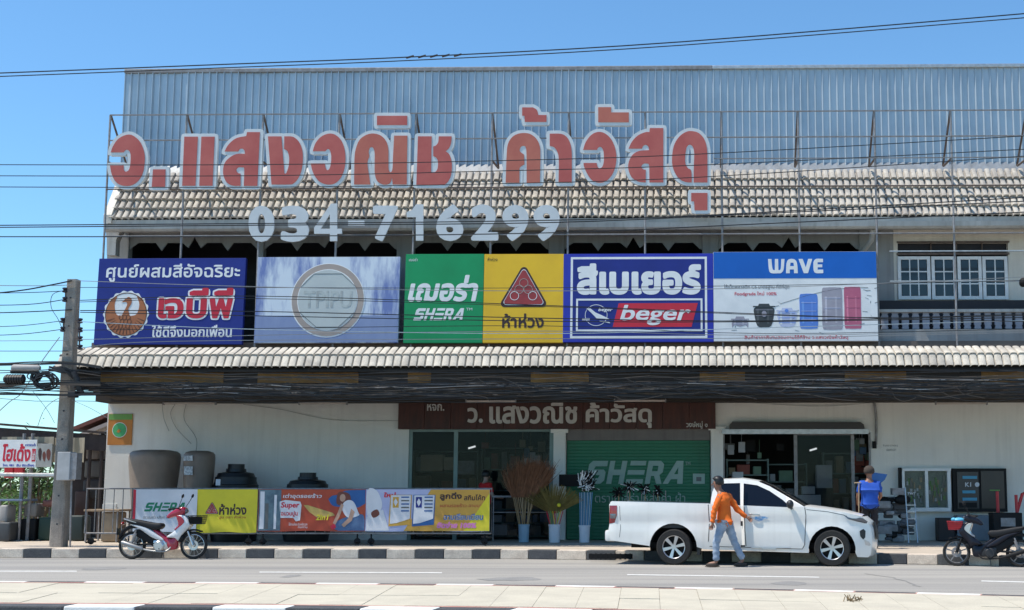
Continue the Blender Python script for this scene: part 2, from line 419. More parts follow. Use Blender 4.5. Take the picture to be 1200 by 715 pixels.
# red painted lines inside both kerbs, median slabs between them
def strip(ya, yb, za, m, nm):
    v = [G(x, ya(x), za) for x in xs]+[G(x, yb(x), za) for x in xs]; k = len(xs)
    b = MB(); b.add(v, [(i, i+1, k+i+1, k+i) for i in range(k-1)]); return tag(b.build(nm, m), kind='structure')
strip(nyf, lambda x: my(x)-.2, MZ-.03, M['kerb_pale'], 'median_bed')
strip(nyf, lambda x: ny(x)-.6, MZ-.006, M['red_paint'], 'red_edge_line')
strip(lambda x: my(x)+1.6, lambda x: my(x)+.2, MZ-.006, M['red_paint'], 'red_edge_line')
med = thing('median_paving', None, None, kind='structure')
rr = random.Random(3)
px = -120
while px < 1290:
    for k, (a0, a1) in enumerate(((0, .5), (.5, 1))):
        wpx = 47
        def q(x, a, inset=0):
            y = (my(x)+1.6)*(1-a)+(ny(x)-.6)*a; return y
        sh = (px-900)*.06
        x0, x1 = px, px+wpx
        pts = []
        for (xx, a) in ((x0, a1), (x1, a1), (x1, a0), (x0, a0)):
            xs_ = xx+(xx-760)*.13*(a-.5)
            pts.append(G(xs_, q(xs_, a), MZ))
        c = sum(pts, Vector())/4; pts = [c+(p-c)*.992 for p in pts]
        dz = rr.uniform(-.004, .004)
        top = [p+Vector((0, 0, dz-.002)) for p in pts]; bot = [p-Vector((0, 0, .05)) for p in pts]
        f = MB(); f.add(top+bot, [(0, 1, 2, 3), (4, 5, 1, 0), (5, 6, 2, 1), (6, 7, 3, 2), (7, 4, 0, 3)]); f.build('paving_slab', M['median'], med)
    px += 47
# lane markings
def mark(x0, x1, y0, y1, h, lbl):
    v = [G(x0, y0, .004), G(x1, y1, .004), G(x1, y1-h, .004), G(x0, y0-h, .004)]
    b = MB(); b.add(v, [(0, 1, 2, 3)]); tag(b.build('lane_marking', M['paint_white']), kind='structure')
mark(304, 518, 671, 671.8, 1.1, '')
mark(-200, 90, 669.8, 670, 1.1, ''); mark(735, 960, 674, 677, 1.1, ''); mark(1150, 1330, 681.5, 686, 1.3, '')
# debris
b = MB()
for i in range(22):
    c = G(998+rr.gauss(0, 5), 703+rr.gauss(0, .8), MZ+.01); a = rr.uniform(0, 6.3); l = rr.uniform(.02, .06)
    d = Vector((math.cos(a)*l, math.sin(a)*l, rr.uniform(0, .06))); b.tube([c-d*.5, c+d], .006, 3)
M['drygrass'] = mat('dry grass', (.22, .16, .09, 1), rough=.9)
tag(b.build('dry_weeds', M['drygrass']), 'small tuft of dry brown weeds on the pale median paving', 'weeds', kind='stuff')

# ------------------------------------------------------------------ the shop building
YW = 33.0; YF = 31.7
bl = thing('shop_building', 'long two storey white shop building with tiled awning, tiled roof strip and blue metal screen', 'building', (0, YW, 0))
def BW(): return MB()
FLOOR = KZ
# ground floor wall with three openings
def wz(py): return P(760, py, YW).z
def wx(px, py=560): return P(px, py, YW).x
XL = wx(123.5, 540); XR = wx(1500)
z470 = P(600, 468, YW).z
holes = [(478, 650, 503), (663, 833, 503), (848, 1021, 507)]
cons = [[(XL, FLOOR-.1), (XR, FLOOR-.1), (XR, z470+.4), (XL, z470+.4)]]
for a, c, t in holes: cons.append([(wx(a), FLOOR-.05), (wx(a), wz(t)), (wx(c), wz(t)), (wx(c), FLOOR-.05)])
b = MB(); b.prism(cons, YW, YW+.22); b.build('ground_floor_wall', M['wall'], bl, world=True)
# dark skirting at the foot of the wall
b = MB(); b.box(XL-.01, XL+.35, YW-.02, YW, FLOOR, 1.1); b.build('plinth', M['wall'], bl, world=True)
# interior room
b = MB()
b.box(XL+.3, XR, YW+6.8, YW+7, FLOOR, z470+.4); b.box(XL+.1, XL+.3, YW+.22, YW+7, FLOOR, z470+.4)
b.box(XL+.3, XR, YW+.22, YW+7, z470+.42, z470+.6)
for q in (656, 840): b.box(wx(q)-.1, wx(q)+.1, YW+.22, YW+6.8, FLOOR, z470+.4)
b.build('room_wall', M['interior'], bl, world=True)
# door posts
for a, c, y0 in ((648, 663, 503), (833, 848, 500)):
    b = MB(); b.bbox(wx(a)+.01, wx(c)-.01, YW-.08, YW-.003, FLOOR, wz(y0), .01); b.bbox(wx(a)-.06, wx(c)+.06, YW-.12, YW-.085, wz(y0)-.1, wz(y0), .01)
    b.build('door_post', M['wall'], bl, world=True)
# glass front 1
M['gframe'] = mat('grey green aluminium', (.20, .27, .25, 1), (.15, .2, .19, 1), .5, metal=.4)
M['pane'] = mat('smoky pane', (.010, .016, .016, 1), rough=.06, spec=.25, alpha=.34)
b = MB()
for q in (480, 533.5, 646): wbox(b, q-2.4, 503, q+2.4, 633, YW+.04, .08)
wbox(b, 482, 500, 644, 506, YW+.05, .06)
gf = b.build('glass_front', M['gframe'], bl, world=True)
b = MB(); wbox(b, 536, 506, 643.5, 632, YW+.08, .01); b.build('pane', M['pane'], gf, world=True)
b = MB(); wbox(b, 482.5, 506, 531, 632, YW+.08, .01); b.build('pane', M['pane'], gf, world=True)
# green roller shutter
sh = MB()
z0, z1 = FLOOR, wz(516); ns = 30
x0, x1 = wx(664), wx(832)
M['shutter'] = mat('green painted shutter', (.012, .17, .085, 1), (.01, .13, .065, 1), .5, scale=1, streak=.2)
for i in range(ns):
    a = z0+(z1-z0)*i/ns; c = z0+(z1-z0)*(i+1)/ns
    sh.add([(x0, YW+.10, a), (x1, YW+.10, a), (x1, YW+.093, a+.02), (x0, YW+.093, a+.02), (x1, YW+.093, c-.008), (x0, YW+.093, c-.008), (x1, YW+.10, c), (x0, YW+.10, c)],
           [(0, 1, 2, 3), (3, 2, 4, 5), (5, 4, 6, 7)])
shut = sh.build('roller_shutter', M['shutter'], bl, world=True)
M['shutprint'] = mat('pale shutter print', (.30, .42, .37, 1), (.24, .35, .31, 1), .6, scale=2)
def W2(cons, Y=YW): return [[((lambda q: (q.x, q.z))(P(x, y, Y))) for x, y in c] for c in cons]
def onwall(name, cons, m, par, y=.0, t=.01, Y=YW, label=None):
    b = MB(); b.prism(W2(cons, Y), Y-y, Y-y+t); return b.build(name, m, par, world=True, label=label)
# custom SHERA letters (three-bar E)
def shera(x0, y0, x1, y1, sl):
    H = y1-y0; Wd = x1-x0; u = Wd/5.35; t = .26*H
    L = []
    def s(pts): L.append([(x0+a*u+(1-b)*sl, y0+b*H) for a, b in pts])
    tt = .24
    s([(.18, 0), (1, 0), (1, tt), (.38, tt), (.30, .38), (.85, .38), (.98, .5), (.98, .85), (.8, 1), (0, 1), (0, 1-tt), (.62, 1-tt), (.68, .62), (.12, .62), (0, .5), (0, .15)])
    s([(1.12, 0), (1.4, 0), (1.4, .38), (1.78, .38), (1.78, 0), (2.06, 0), (2.06, 1), (1.78, 1), (1.78, .62), (1.4, .62), (1.4, 1), (1.12, 1)])
    s([(2.25, 0), (3.1, 0), (3.1, .2), (2.25, .2)]); s([(2.18, .4), (3.1, .4), (3.1, .6), (2.18, .6)]); s([(2.18, .8), (3.1, .8), (3.1, 1), (2.18, 1)])
    s([(3.22, 0), (3.9, 0), (4.1, .15), (4.1, .5), (3.95, .62), (4.15, 1), (3.85, 1), (3.66, .66), (3.5, .66), (3.5, 1), (3.22, 1)])
    L.append([(x0+a*u+(1-b_)*sl, y0+b_*H) for a, b_ in [(3.5, .22), (3.5, .45), (3.8, .45), (3.8, .22)]])
    s([(4.2, 1), (4.75, 0), (5.12, 0), (5.3, 1), (5.0, 1), (4.97, .8), (4.62, .8), (4.5, 1)])
    L.append([(x0+a*u+(1-b_)*sl, y0+b_*H) for a, b_ in [(4.74, .58), (4.94, .58), (4.9, .28)]])
    # hole winding must oppose
    for i, c in enumerate(L):
        if i in (6, 8):
            if area(c)*area(L[0]) > 0: L[i] = c[::-1]
        elif area(c)*area(L[0]) < 0: L[i] = c[::-1]
    return L
onwall('lettering', shera(686, 540, 801, 567, 5), M['shutprint'], shut, -.078, .006)
onwall('lettering', txt('TM', 803, 541, 809, 545, .01), M['shutprint'], shut, -.078, .006)
onwall('lettering', txt('ตราเฌอร่า หลังคา ฝ้า', 697, 577, 803, 589, .0), M['shutprint'], shut, -.078, .006)
onwall('paper_notice', rect(812, 555, 826, 567), M['shutprint'], shut, -.070, .006)
onwall('emblem', rect(816, 559, 822, 564), mat('grey ink', (.12, .13, .13, 1)), shut, -.066, .006)
b = MB(); wbox(b, 664.5, 503, 832, 516, YW+.03, .25); b.build('shutter_box', mat('grey brown box', (.17, .15, .14, 1), streak=.4), bl, world=True)
# opening 3: frame, canopy housing above
b = MB(); wbox(b, 846, 503, 1018, 508.5, YW-.22, .22); b.build('door_lintel', M['galv'], bl, world=True)
M['hood_dark'] = mat('dark brown housing', (.05, .045, .042, 1), rough=.6)
b = MB(); b.prism(W2([[(855, 503), (855, 498), (858, 494.5), (1007, 495), (1011, 498), (1012, 503)]]), YW-.2, YW-.02); b.build('shutter_hood', M['hood_dark'], bl, world=True)
for q in (848.5, 1020): b = MB(); wbox(b, q-1, 508.5, q+1, 633, YW-.04, .05); b.build('door_jamb', M['steel_gray'], bl, world=True)
b = MB()
for q in (933, 1000): wbox(b, q-2, 508.5, q+2, 633, YW+.12, .06)
wbox(b, 933, 508.5, 1000, 510, YW+.13, .04)
gf = b.build('door_leaf', M['steel_gray'], bl, world=True)
b = MB(); wbox(b, 935, 510, 998, 632, YW+.14, .01); b.build('pane', M['pane'], gf, world=True)
# brown name board over the doors
bd = thing('name_board', 'long dark brown wooden name board with pale raised letters over the shop doors', 'sign', (P(468, 503, YW).x, YW-.16, P(600, 503, YW).z))
b = MB(); zt = wz(469); zb = wz(503)
nbp = 12
for i in range(nbp):
    xa = wx(468, 486)+(wx(838.5, 486)-wx(468, 486))*i/nbp; xc = wx(468, 486)+(wx(838.5, 486)-wx(468, 486))*(i+1)/nbp
    q = MB(); q.bbox(xa+.004, xc-.004, YW-.16, YW-.003, zb, zt+.15, .006); q.build('plank', M['brown'], bd, world=True)
M['board_letter'] = mat('aged white letters', (.60, .57, .53, 1), (.48, .45, .42, 1), .7, scale=4)
for s_, x0, y0, x1, y1, bo in (("ว.", 549, 478.5, 567, 496, .03), ("แสงวณิช", 574.5, 472, 677, 497, .03), ("ค้าวัสดุ", 687, 472, 764, 502, .03), ("หจก.", 502, 474, 522, 482, .02), ("วงษ์หมู่ ๑", 804, 494, 829, 503, .02)):
    onwall('lettering', txt(s_, x0, y0, x1, y1, bo), M['board_letter'], bd, .185, .025)
# fluorescent battens under the slab
M['tube'] = mat('fluorescent batten', (.55, .47, .42, 1), rough=.4)
for i, (x0, x1, y, l) in enumerate(((546, 604, 470.5, 'over the left half of the brown name board'), (720, 780, 470, 'over the right half of the brown name board'), (191, 252, 473, 'above the wall beside the round green sticker'), (350, 406, 473, 'above the blank wall left of the brown board'), (1097, 1157, 473, 'above the wall at the far right'))):
    b = MB(); wbox(b, x0, y-1.3, x1, y+.8, YW-1.2+(.6 if i > 1 else 0), .06); t = thing('batten_light', 'unlit fluorescent batten '+l, 'lamp', P(x0, y, YW-1), 'battens under the awning')
    b.build('tube', M['tube'], t, world=True); b = MB()
    for q in (x0, x1): wbox(b, q-.6, y-2.6, q+.6, y+1.4, YW-1.22+(.6 if i > 1 else 0), .1)
    b.build('end_cap', M['steel_gray'], t, world=True)

# --- awning: slab, fascia, soffit, tiles
ye = 29.2; yt = 29.85
za = P(640, 430, ye).z; zb = P(640, 408.5, yt).z
xa0 = P(66, 425, ye).x; xa1 = XR
b = MB()
zb0 = P(640, 470, 32.2).z; zb1 = P(640, 448, 29.55).z
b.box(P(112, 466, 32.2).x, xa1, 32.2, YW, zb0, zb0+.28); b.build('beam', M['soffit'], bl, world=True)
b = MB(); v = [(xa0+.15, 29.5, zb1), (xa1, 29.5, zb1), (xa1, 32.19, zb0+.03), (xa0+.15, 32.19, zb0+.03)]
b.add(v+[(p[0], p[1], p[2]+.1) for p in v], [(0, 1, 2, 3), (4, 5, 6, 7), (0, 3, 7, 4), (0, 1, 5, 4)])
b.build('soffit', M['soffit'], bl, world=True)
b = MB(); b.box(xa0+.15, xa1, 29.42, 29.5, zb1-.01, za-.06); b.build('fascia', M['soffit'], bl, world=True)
rp_ = random.Random(9)
M['patch'] = mat('darker asphalt patch', (.27, .26, .245, 1), (.21, .205, .195, 1), .9, scale=2, bump=.4, bscale=90, fleck=.25)
for x0, x1, y0, y1 in ((96, 150, 664, 668), (560, 640, 676, 681), (905, 948, 681, 686), (330, 352, 673, 677)):
    n_ = 14; c = G((x0+x1)/2, (y0+y1)/2, .003); e = G(x1, (y0+y1)/2, .003); f_ = G((x0+x1)/2, y0, .003); b = MB()
    b.add([c+Vector(((e.x-c.x)*math.cos(2*math.pi*k/n_)*rp_.uniform(.7, 1.1), (f_.y-c.y)*math.sin(2*math.pi*k/n_)*rp_.uniform(.7, 1.1), 0)) for k in range(n_)], [tuple(range(n_))]); tag(b.build('road_patch', M['patch']), kind='structure')
for q in ([(1010, 672), (1050, 678), (1075, 687)],):
    pts = cpath([G(x, y, .004) for x, y in q], 6); b = MB(); v = []
    for i, p in enumerate(pts): j = Vector((rp_.uniform(-.05, .05), rp_.uniform(-.08, .08), 0)); v += [p+j, p+j+Vector((.035, .02, 0))]
    b.add(v, [(2*i, 2*i+2, 2*i+3, 2*i+1) for i in range(len(pts)-1)]); tag(b.build('road_crack', M['patch']), kind='structure')
M['ochre'] = mat('old ochre panel', (.26, .13, .03, 1), (.15, .075, .022, 1), .8, scale=3)
for x0, x1 in ((118, 262), (302, 420), (478, 505), (622, 690), (820, 873), (990, 1062), (1150, 1215)):
    b = MB(); b.box(P(x0, 437, 29.4).x, P(x1, 437, 29.4).x, 29.405, 29.42, za-.34, za-.1); b.build('fascia_panel', M['ochre'], bl, world=True)
aw = MB(); aw.add([(xa0, ye+.05, za-.06), (xa1, ye+.05, za-.06), (xa1, yt, zb-.07), (xa0, yt, zb-.07), (xa0, ye+.05, za-.1), (xa1, ye+.05, za-.1), (xa1, yt, zb-.25), (xa0, yt, zb-.25)], [(0, 1, 2, 3), (4, 5, 6, 7), (0, 1, 5, 4), (0, 3, 7, 4), (2, 3, 7, 6)])
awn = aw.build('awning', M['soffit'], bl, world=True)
b = MB(); b.box(xa0, xa1, yt-.02, YW, zb-.3, zb+.02); b.build('upper_ledge', mat('brown grey ledge', (.20, .16, .13, 1), (.11, .095, .085, 1), .9, scale=1.5), bl, world=True)
def tilemesh(wd, ln, r, th, seg=6, lip=.03, flat=.18):
    """one rolled tile, x across, y up the slope, z out"""
    b = MB(); pr = []
    for j in range(seg+1):
        a = math.pi*j/seg; pr.append((wd*(1-flat)*(1-math.cos(a))/2, r*math.sin(a)**.55))
    pr = pr+[(wd*(1-flat*.9), -r*.5), (wd*(1-flat*.15), -r*.5), (wd, 0)]
    k = len(pr); v = []
    for y, dz in ((0, lip), (ln, 0)):
        for (x, z) in pr: v.append((x, y, z+dz))
    for (x, z) in pr: v.append((x, .0, z+lip-th))
    for (x, z) in pr: v.append((x, .04, z+lip-th))
    f = [(i, i+1, k+i+1, k+i) for i in range(k-1)]+[(2*k+i, 2*k+i+1, i+1, i) for i in range(k-1)]+[(3*k+i, 3*k+i+1, 2*k+i+1, 2*k+i) for i in range(k-1)]
    b.add(v, f); return b
sl_a = math.atan2(zb-za, yt-ye); La = math.hypot(zb-za, yt-ye)
px_w = 9.35/1500*29.9
ym, zm = ye+.16, za+(zb-za)*.55        # the front edge is rolled down: a steep lower row under a flatter upper one
ROWS = [(ye, za, ym, zm), (ym-.03, zm+.0, yt, zb)]
TM = []
for (y0_, z0_, y1_, z1_) in ROWS:
    q = tilemesh(px_w, math.hypot(y1_-y0_, z1_-z0_)+.03, .038, .02, lip=.02, flat=.13).mesh('awning_tile', 50); q.materials.append(M['tile_a']); TM.append(q)
nc = min(int((P(1225, 420, ye).x-xa0)/px_w)+1, 148)
rr = random.Random(5)
inv = WM[bl.name].inverted()
for r_ in (0, 1):
    y0_, z0_, y1_, z1_ = ROWS[r_]; sa = math.atan2(z1_-z0_, y1_-y0_)
    for c_ in range(nc):
        o = bpy.data.objects.new('awning_tile', TM[r_]); COL.objects.link(o); o.parent = awn
        o.location = inv @ Vector((xa0+c_*px_w+rr.uniform(-.002, .002), y0_, z0_+rr.uniform(-.002, .003))); o.rotation_euler = (sa+rr.uniform(-.006, .006), 0, rr.uniform(-.004, .004))
b = MB()
for r_ in (0, 1):
    y0_, z0_, y1_, z1_ = ROWS[r_]; sa = math.atan2(z1_-z0_, y1_-y0_)
    for c_ in range(nc, int((xa1-xa0)/px_w)):
        Mx = Matrix.Translation((xa0+c_*px_w, y0_, z0_)) @ Matrix.Rotation(sa, 4, 'X')
        q = tilemesh(px_w, math.hypot(y1_-y0_, z1_-z0_)+.03, .038, .02, lip=.02, flat=.13); b.add([Mx @ Vector(p) for p in q.v], q.f)
tag(b.build('outer_awning_tiles', M['tile_a'], awn, world=True), kind='stuff')
b = MB(); b.tube([(xa0-.02, ye-.02, za-.02), (xa0-.03, ye+.5, za+.3), (xa0, yt, zb+.03)], .06, 8); b.build('verge_cap', M['trim'], awn, world=True)

b = MB(); b.box(P(108, 405, 31.9).x, xa1, 31.86, YW-.01, zb-.1, P(640, 400.5, 31.86).z); b.build('parapet', mat('brown grey ledge', (.2, .16, .13, 1)), bl, world=True)
# --- upper storey
YU = 33.0
ux = lambda p, y=285: P(p, y, YU).x
uz = lambda py: P(700, py, YU).z
zc = uz(398); ztop = uz(268)
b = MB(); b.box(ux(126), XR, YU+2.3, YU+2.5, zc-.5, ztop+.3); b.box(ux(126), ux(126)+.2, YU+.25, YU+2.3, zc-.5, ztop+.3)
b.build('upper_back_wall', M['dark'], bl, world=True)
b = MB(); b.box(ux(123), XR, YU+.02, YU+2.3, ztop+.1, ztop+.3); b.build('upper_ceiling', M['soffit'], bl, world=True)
for x0, x1 in ((126, 151), (303, 309), (465, 485), (643, 661), (823, 842), (1007, 1047)):
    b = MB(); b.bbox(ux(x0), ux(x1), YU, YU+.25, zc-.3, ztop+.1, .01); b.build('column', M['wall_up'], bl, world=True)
# fringe valance with pointed teeth
for x0, x1 in ((151, 303), (309, 465), (485, 643), (661, 823), (842, 1007)):
    wd = x1-x0; top = 266; lo = 284; tooth = 293.5
    pts = [(x0, top)]
    bot = [(x0, 292), (x0+.02*wd, 289)]
    cells = [(.03, .235), (.255, .44), (.56, .745), (.765, .97)]
    for i, (a, c) in enumerate(cells):
        if i == 2: bot += [(x0+.452*wd, 290), (x0+.5*wd, 277.5), (x0+.548*wd, 290)]
        bot += [(x0+(a+.035)*wd, lo), (x0+(c-.035)*wd, lo)]
        if i != 1: bot += [(x0+(c+.01)*wd, tooth if i != 3 else 291)]
    bot += [(x1, 292)]
    con = [(x0, top)]+bot+[(x1, top)]
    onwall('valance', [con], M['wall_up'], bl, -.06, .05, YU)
# right bay wall with a window
wl = W2([[(1047, 262), (1600, 262), (1600, 402), (1047, 402)], [(1052, 284), (1052, 351), (1181.5, 351), (1181.5, 284)]], YU)
b = MB(); b.prism(wl, YU+.01, YU+.24); b.build('upper_wall', mat('cream upper wall', (.76, .71, .62, 1), (.64, .59, .52, 1), .9, scale=.8, bump=.15, streak=.2), bl, world=True)
M['wframe'] = mat('white window paint', (.85, .85, .84, 1), (.7, .7, .7, 1), .6, scale=5)
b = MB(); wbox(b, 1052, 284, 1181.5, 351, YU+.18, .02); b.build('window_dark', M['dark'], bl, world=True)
wn = MB(); wbox(wn, 1051, 296.2, 1183, 298.6, YU-.03, .1); wbox(wn, 1051, 282.6, 1183, 284.2, YU-.03, .06)
wn.build('transom_rail', M['steel'], bl, world=True)
for x in (1091, 1121, 1151):
    b = MB(); wbox(b, x-.7, 284, x+.7, 296, YU+.1, .05); b.build('transom_bar', M['steel'], bl, world=True)
for x0, x1, nx_, an in ((1053, 1091.3, 3, 0), (1092.6, 1121.8, 2, .0), (1123.2, 1151.6, 2, 0), (1152.6, 1182.2, 2, 0)):
    A = P(x0, 351, YU-.06); B_ = P(x1, 351, YU-.06); T = P(x0, 300.5, YU-.06)
    Wd = B_.x-A.x; Hh = T.z-A.z
    fr = MB(); t = .085
    fr.bbox(0, t, 0, .04, 0, Hh, .004); fr.bbox(Wd-t, Wd, 0, .04, 0, Hh, .004); fr.bbox(t, Wd-t, .002, .038, 0, t*1.1, .004); fr.bbox(t, Wd-t, .002, .038, Hh-t, Hh, .004)
    iw = (Wd-2*t); ih = Hh-2.1*t
    for i in range(1, nx_): fr.box(t+iw*i/nx_-.015, t+iw*i/nx_+.015, .004, .036, t*1.1, Hh-t)
    for j in range(1, 3): fr.box(t, Wd-t, .006, .034, t*1.1+ih*j/3-.015, t*1.1+ih*j/3+.015)
    f = link('window', fr.mesh('window'), M['wframe'], bl); f.location = inv @ A
    for i in range(nx_):
        for j in range(3):
            g = MB(); g.box(t+iw*i/nx_+.015, t+iw*(i+1)/nx_-.015, .016, .022, t*1.1+ih*j/3+.015, t*1.1+ih*(j+1)/3-.015)
            link('pane', g.mesh('pane'), M['glass'], f)
# balcony
yb_ = 32.0
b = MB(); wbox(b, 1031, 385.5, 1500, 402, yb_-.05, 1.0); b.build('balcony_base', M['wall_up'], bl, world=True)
b = MB(); wbox(b, 1031, 361.8, 1500, 365.2, yb_-.08, .2); b.build('balcony_rail', M['trim'], bl, world=True)
M['balus'] = mat('grey blue baluster', (.30, .32, .38, 1), (.22, .24, .29, 1), .8)
A = P(1036, 385.5, yb_); T = P(1036, 365.2, yb_)
bm_ = MB(); h = T.z-A.z
bm_.prism([[(0, 0), (.165, 0), (.165, h*.1), (.15, h*.16), (.17, h*.25), (.17, h*.75), (.15, h*.84), (.165, h*.9), (.165, h), (0, h), (0, h*.9), (.015, h*.84), (-.005, h*.75), (-.005, h*.25), (.015, h*.16), (0, h*.1)]], 0, .08)
bmesh_ = bm_.mesh('baluster'); bmesh_.materials.append(M['balus'])
x = 1033
while x < 1215:
    o = bpy.data.objects.new('baluster', bmesh_); COL.objects.link(o); o.parent = bl; o.location = inv @ Vector((P(x, 375, yb_).x, yb_, A.z)); x += 12.1
b = MB(); wbox(b, 1031, 352, 1215, 386, yb_+.5, .05); b.build('balcony_painted_shade', M['dark'], bl, world=True)  # added dark sheet, painted as the shade behind the balusters
# eaves: fascia + gutter
yE = 32.2
zE = P(640, 256, yE).z
b = MB(); xg0 = P(127, 262, yE).x
b.box(xg0, XR, yE-.02, yE+.12, P(640, 267, yE).z, zE); b.build('eaves_board', M['trim'], bl, world=True)
b = MB(); b.box(xg0+.1, XR, yE+.12, YU+.3, P(640, 269, yE).z+.12, P(640, 266, yE).z+.14); b.build('eaves_soffit', M['trim'], bl, world=True)
b = MB(); b.prism([[(0, .0), (.02, -.12), (.09, -.17), (.2, -.17), (.22, 0)]], 0, 1)   # gutter profile in (y,z)
v = [(xg0 if p[1] < .5 else XR, yE-.25+p[0], P(640, 269.5, yE).z+.14+p[2]) for p in b.v]; g = MB(); g.v = v; g.f = b.f
g.build('gutter', M['trim'], bl, world=True)
b = MB(); c0 = P(1023, 268, yE); b.tube([c0, c0+Vector((.0, .3, -.25)), c0+Vector((-.18, .75, -.5)), c0+Vector((-.18, .75, -1.6))], .07, 8)
b.build('downpipe', M['trim'], bl, world=True, smooth=40)
c0 = P(131, 268, yE); b = MB(); b.prism(W2([[(124, 262), (152, 262), (152, 268), (143, 272), (138, 282), (137, 300), (127, 300), (127, 280)]], yE+.4), yE+.3, yE+.55); b.build('corner_bracket', M['trim'], bl, world=True)
# tiled roof strip
yT = 32.95; zT = P(640, 203, yT).z
sl_r = math.atan2(zT-zE, yT-yE); Lr = math.hypot(zT-zE, yT-yE)
xr0 = P(129, 250, yE).x; rp = .176; nr = 5
deck = MB(); deck.add([(xr0, yE, zE-.03), (XR, yE, zE-.03), (XR, yT+.1, zT-.03), (xr0, yT+.1, zT-.03), (xr0, yE, zE-.12), (XR, yE, zE-.12), (XR, yT+.1, zT-.2), (xr0, yT+.1, zT-.2)], [(0, 1, 2, 3), (4, 5, 6, 7), (0, 1, 5, 4), (0, 3, 7, 4), (1, 2, 6, 5), (3, 2, 6, 7)])
rf = deck.build('roof', M['soffit'], bl, world=True)
ln = Lr/nr
rt = tilemesh(rp, ln+.05, .05, .06, lip=.085, flat=.24).mesh('roof_tile', 50); rt.materials.append(M['tile'])
ncol = int((P(1222, 230, yE).x-xr0)/rp)+2
stuff = MB(); cnt = 0
for r_ in range(nr):
    for c_ in range(int((XR-xr0)/rp)):
        loc = Vector((xr0+c_*rp+rr.uniform(-.004, .004), yE+math.cos(sl_r)*ln*r_, zE+math.sin(sl_r)*ln*r_+rr.uniform(-.004, .006)))
        rot = (sl_r+rr.uniform(-.012, .012), 0, rr.uniform(-.01, .01))
        if c_ < ncol and cnt < 300:
            o = bpy.data.objects.new('roof_tile', rt); COL.objects.link(o); o.parent = rf; o.location = inv @ loc; o.rotation_euler = rot; cnt += 1
        else:
            Mx = Matrix.Translation(loc) @ Euler(rot).to_matrix().to_4x4(); q = tilemesh(rp, ln+.05, .05, .06, seg=5, lip=.085, flat=.24); stuff.add([Mx @ Vector(p) for p in q.v], q.f)
so_ = stuff.build('upper_roof_tiles', M['tile'], rf, world=True, smooth=50); tag(so_, kind='stuff')
b = MB(); b.prism([[(0, 0), (.35, 0), (.35, .12), (0, .12)]], 0, 1)
b = MB(); A = Vector((xr0-.12, yE-.1, zE-.1)); B_ = Vector((xr0-.12, yT+.1, zT+.05))
for p in (A, B_): pass
b.add([A, A+Vector((.2, 0, 0)), B_+Vector((.2, 0, 0)), B_]+[q+Vector((0, 0, .22)) for q in (A, A+Vector((.2, 0, 0)), B_+Vector((.2, 0, 0)), B_)], [(0, 1, 2, 3), (4, 5, 6, 7), (0, 1, 5, 4), (1, 2, 6, 5), (2, 3, 7, 6), (3, 0, 4, 7)])
b.build('verge', mat('pale verge', (.66, .62, .55, 1), streak=.4), rf, world=True)
# flashing and ribbed sheets
yS = 33.1
b = MB(); b.add([(xr0, yS-.15, zT+.0), (XR, yS-.15, zT+.0), (XR, yS-.02, zT+.28), (xr0, yS-.02, zT+.28), (xr0, yS-.15, zT-.08), (XR, yS-.15, zT-.08), (XR, yS-.02, zT-.1), (xr0, yS-.02, zT-.1)], [(0, 1, 2, 3), (0, 1, 5, 4), (0, 3, 7, 4)])
b.build('flashing', mat('grey flashing', (.36, .38, .40, 1), (.26, .27, .28, 1), .5, metal=.3, streak=.4), bl, world=True)
zS0 = zT-.1
scr = thing('x', None, None)
bpy.data.objects.remove(scr)
b = MB(); xs0 = P(145, 140, yS).x
for z in (zS0+.4, zS0+1.6, zS0+2.7): b.box(xs0, XR, yS+.08, yS+.14, z, z+.06)
ms = b.build('metal_screen', M['steel_gray'], bl, world=True)
rib = 8.75/1500*yS; npan = 4
pw = rib*npan
def sheet(zt, k=npan):
    b = MB(); pr = []
    for i in range(k):
        x = i*rib; pr += [(x, 0), (x+rib*.71, 0), (x+rib*.84, -.055), (x+rib*.90, -.055), (x+rib*.97, 0)]
    pr.append((k*rib+.01, -.002)); n = len(pr)
    b.add([(x, y, 0) for x, y in pr]+[(x, y, zt) for x, y in pr], [(i, i+1, n+i+1, n+i) for i in range(n-1)]); return b
H1 = P(500, 83.5, yS).z-zS0; H2 = P(1000, 80, yS).z-zS0
s1 = sheet(H1).mesh('metal_sheet'); s1.materials.append(M['sheet'])
s2 = sheet(H2).mesh('metal_sheet'); s2.materials.append(M['sheet'])
x = xs0; xbrk = P(835, 130, yS).x; xend = P(1290, 130, yS).x
while x < xend:
    o = bpy.data.objects.new('metal_sheet', s1 if x < xbrk-.3 else s2); COL.objects.link(o); o.parent = ms
    o.location = inv @ Vector((x, yS+rr.uniform(-.006, .006), zS0)); o.rotation_euler = (rr.uniform(-.004, .004), 0, 0); x += pw
xe = x
b = MB(); b.bbox(xs0-.03, xbrk, yS-.06, yS+.12, zS0+H1-.02, zS0+H1+.1, .02); b.build('ridge_cap', M['steel_gray'], bl, world=True)
b = MB(); b.bbox(xbrk, xe, yS-.08, yS+.12, zS0+H2-.02, zS0+H2+.08, .02); b.build('ridge_cap', M['galv'], bl, world=True)
b = MB(); b.box(xs0-.02, xs0+.0, yS-.03, yS+3, zS0, zS0+H1); b.box(xs0-.015, XR, yS+3, yS+3.1, zS0-.5, zS0+H1-.05); b.build('screen_side', M['sheet'], bl, world=True)
# side wall of the building
b = MB(); b.box(XL+.003, XL+.2, YW+.22, YW+10, FLOOR-.1, z470+.3); b.box(ux(125), ux(125)+.15, YU+.26, YU+10, zc-.6, ztop+.35); b.build('side_wall', M['wall_up'], bl, world=True)

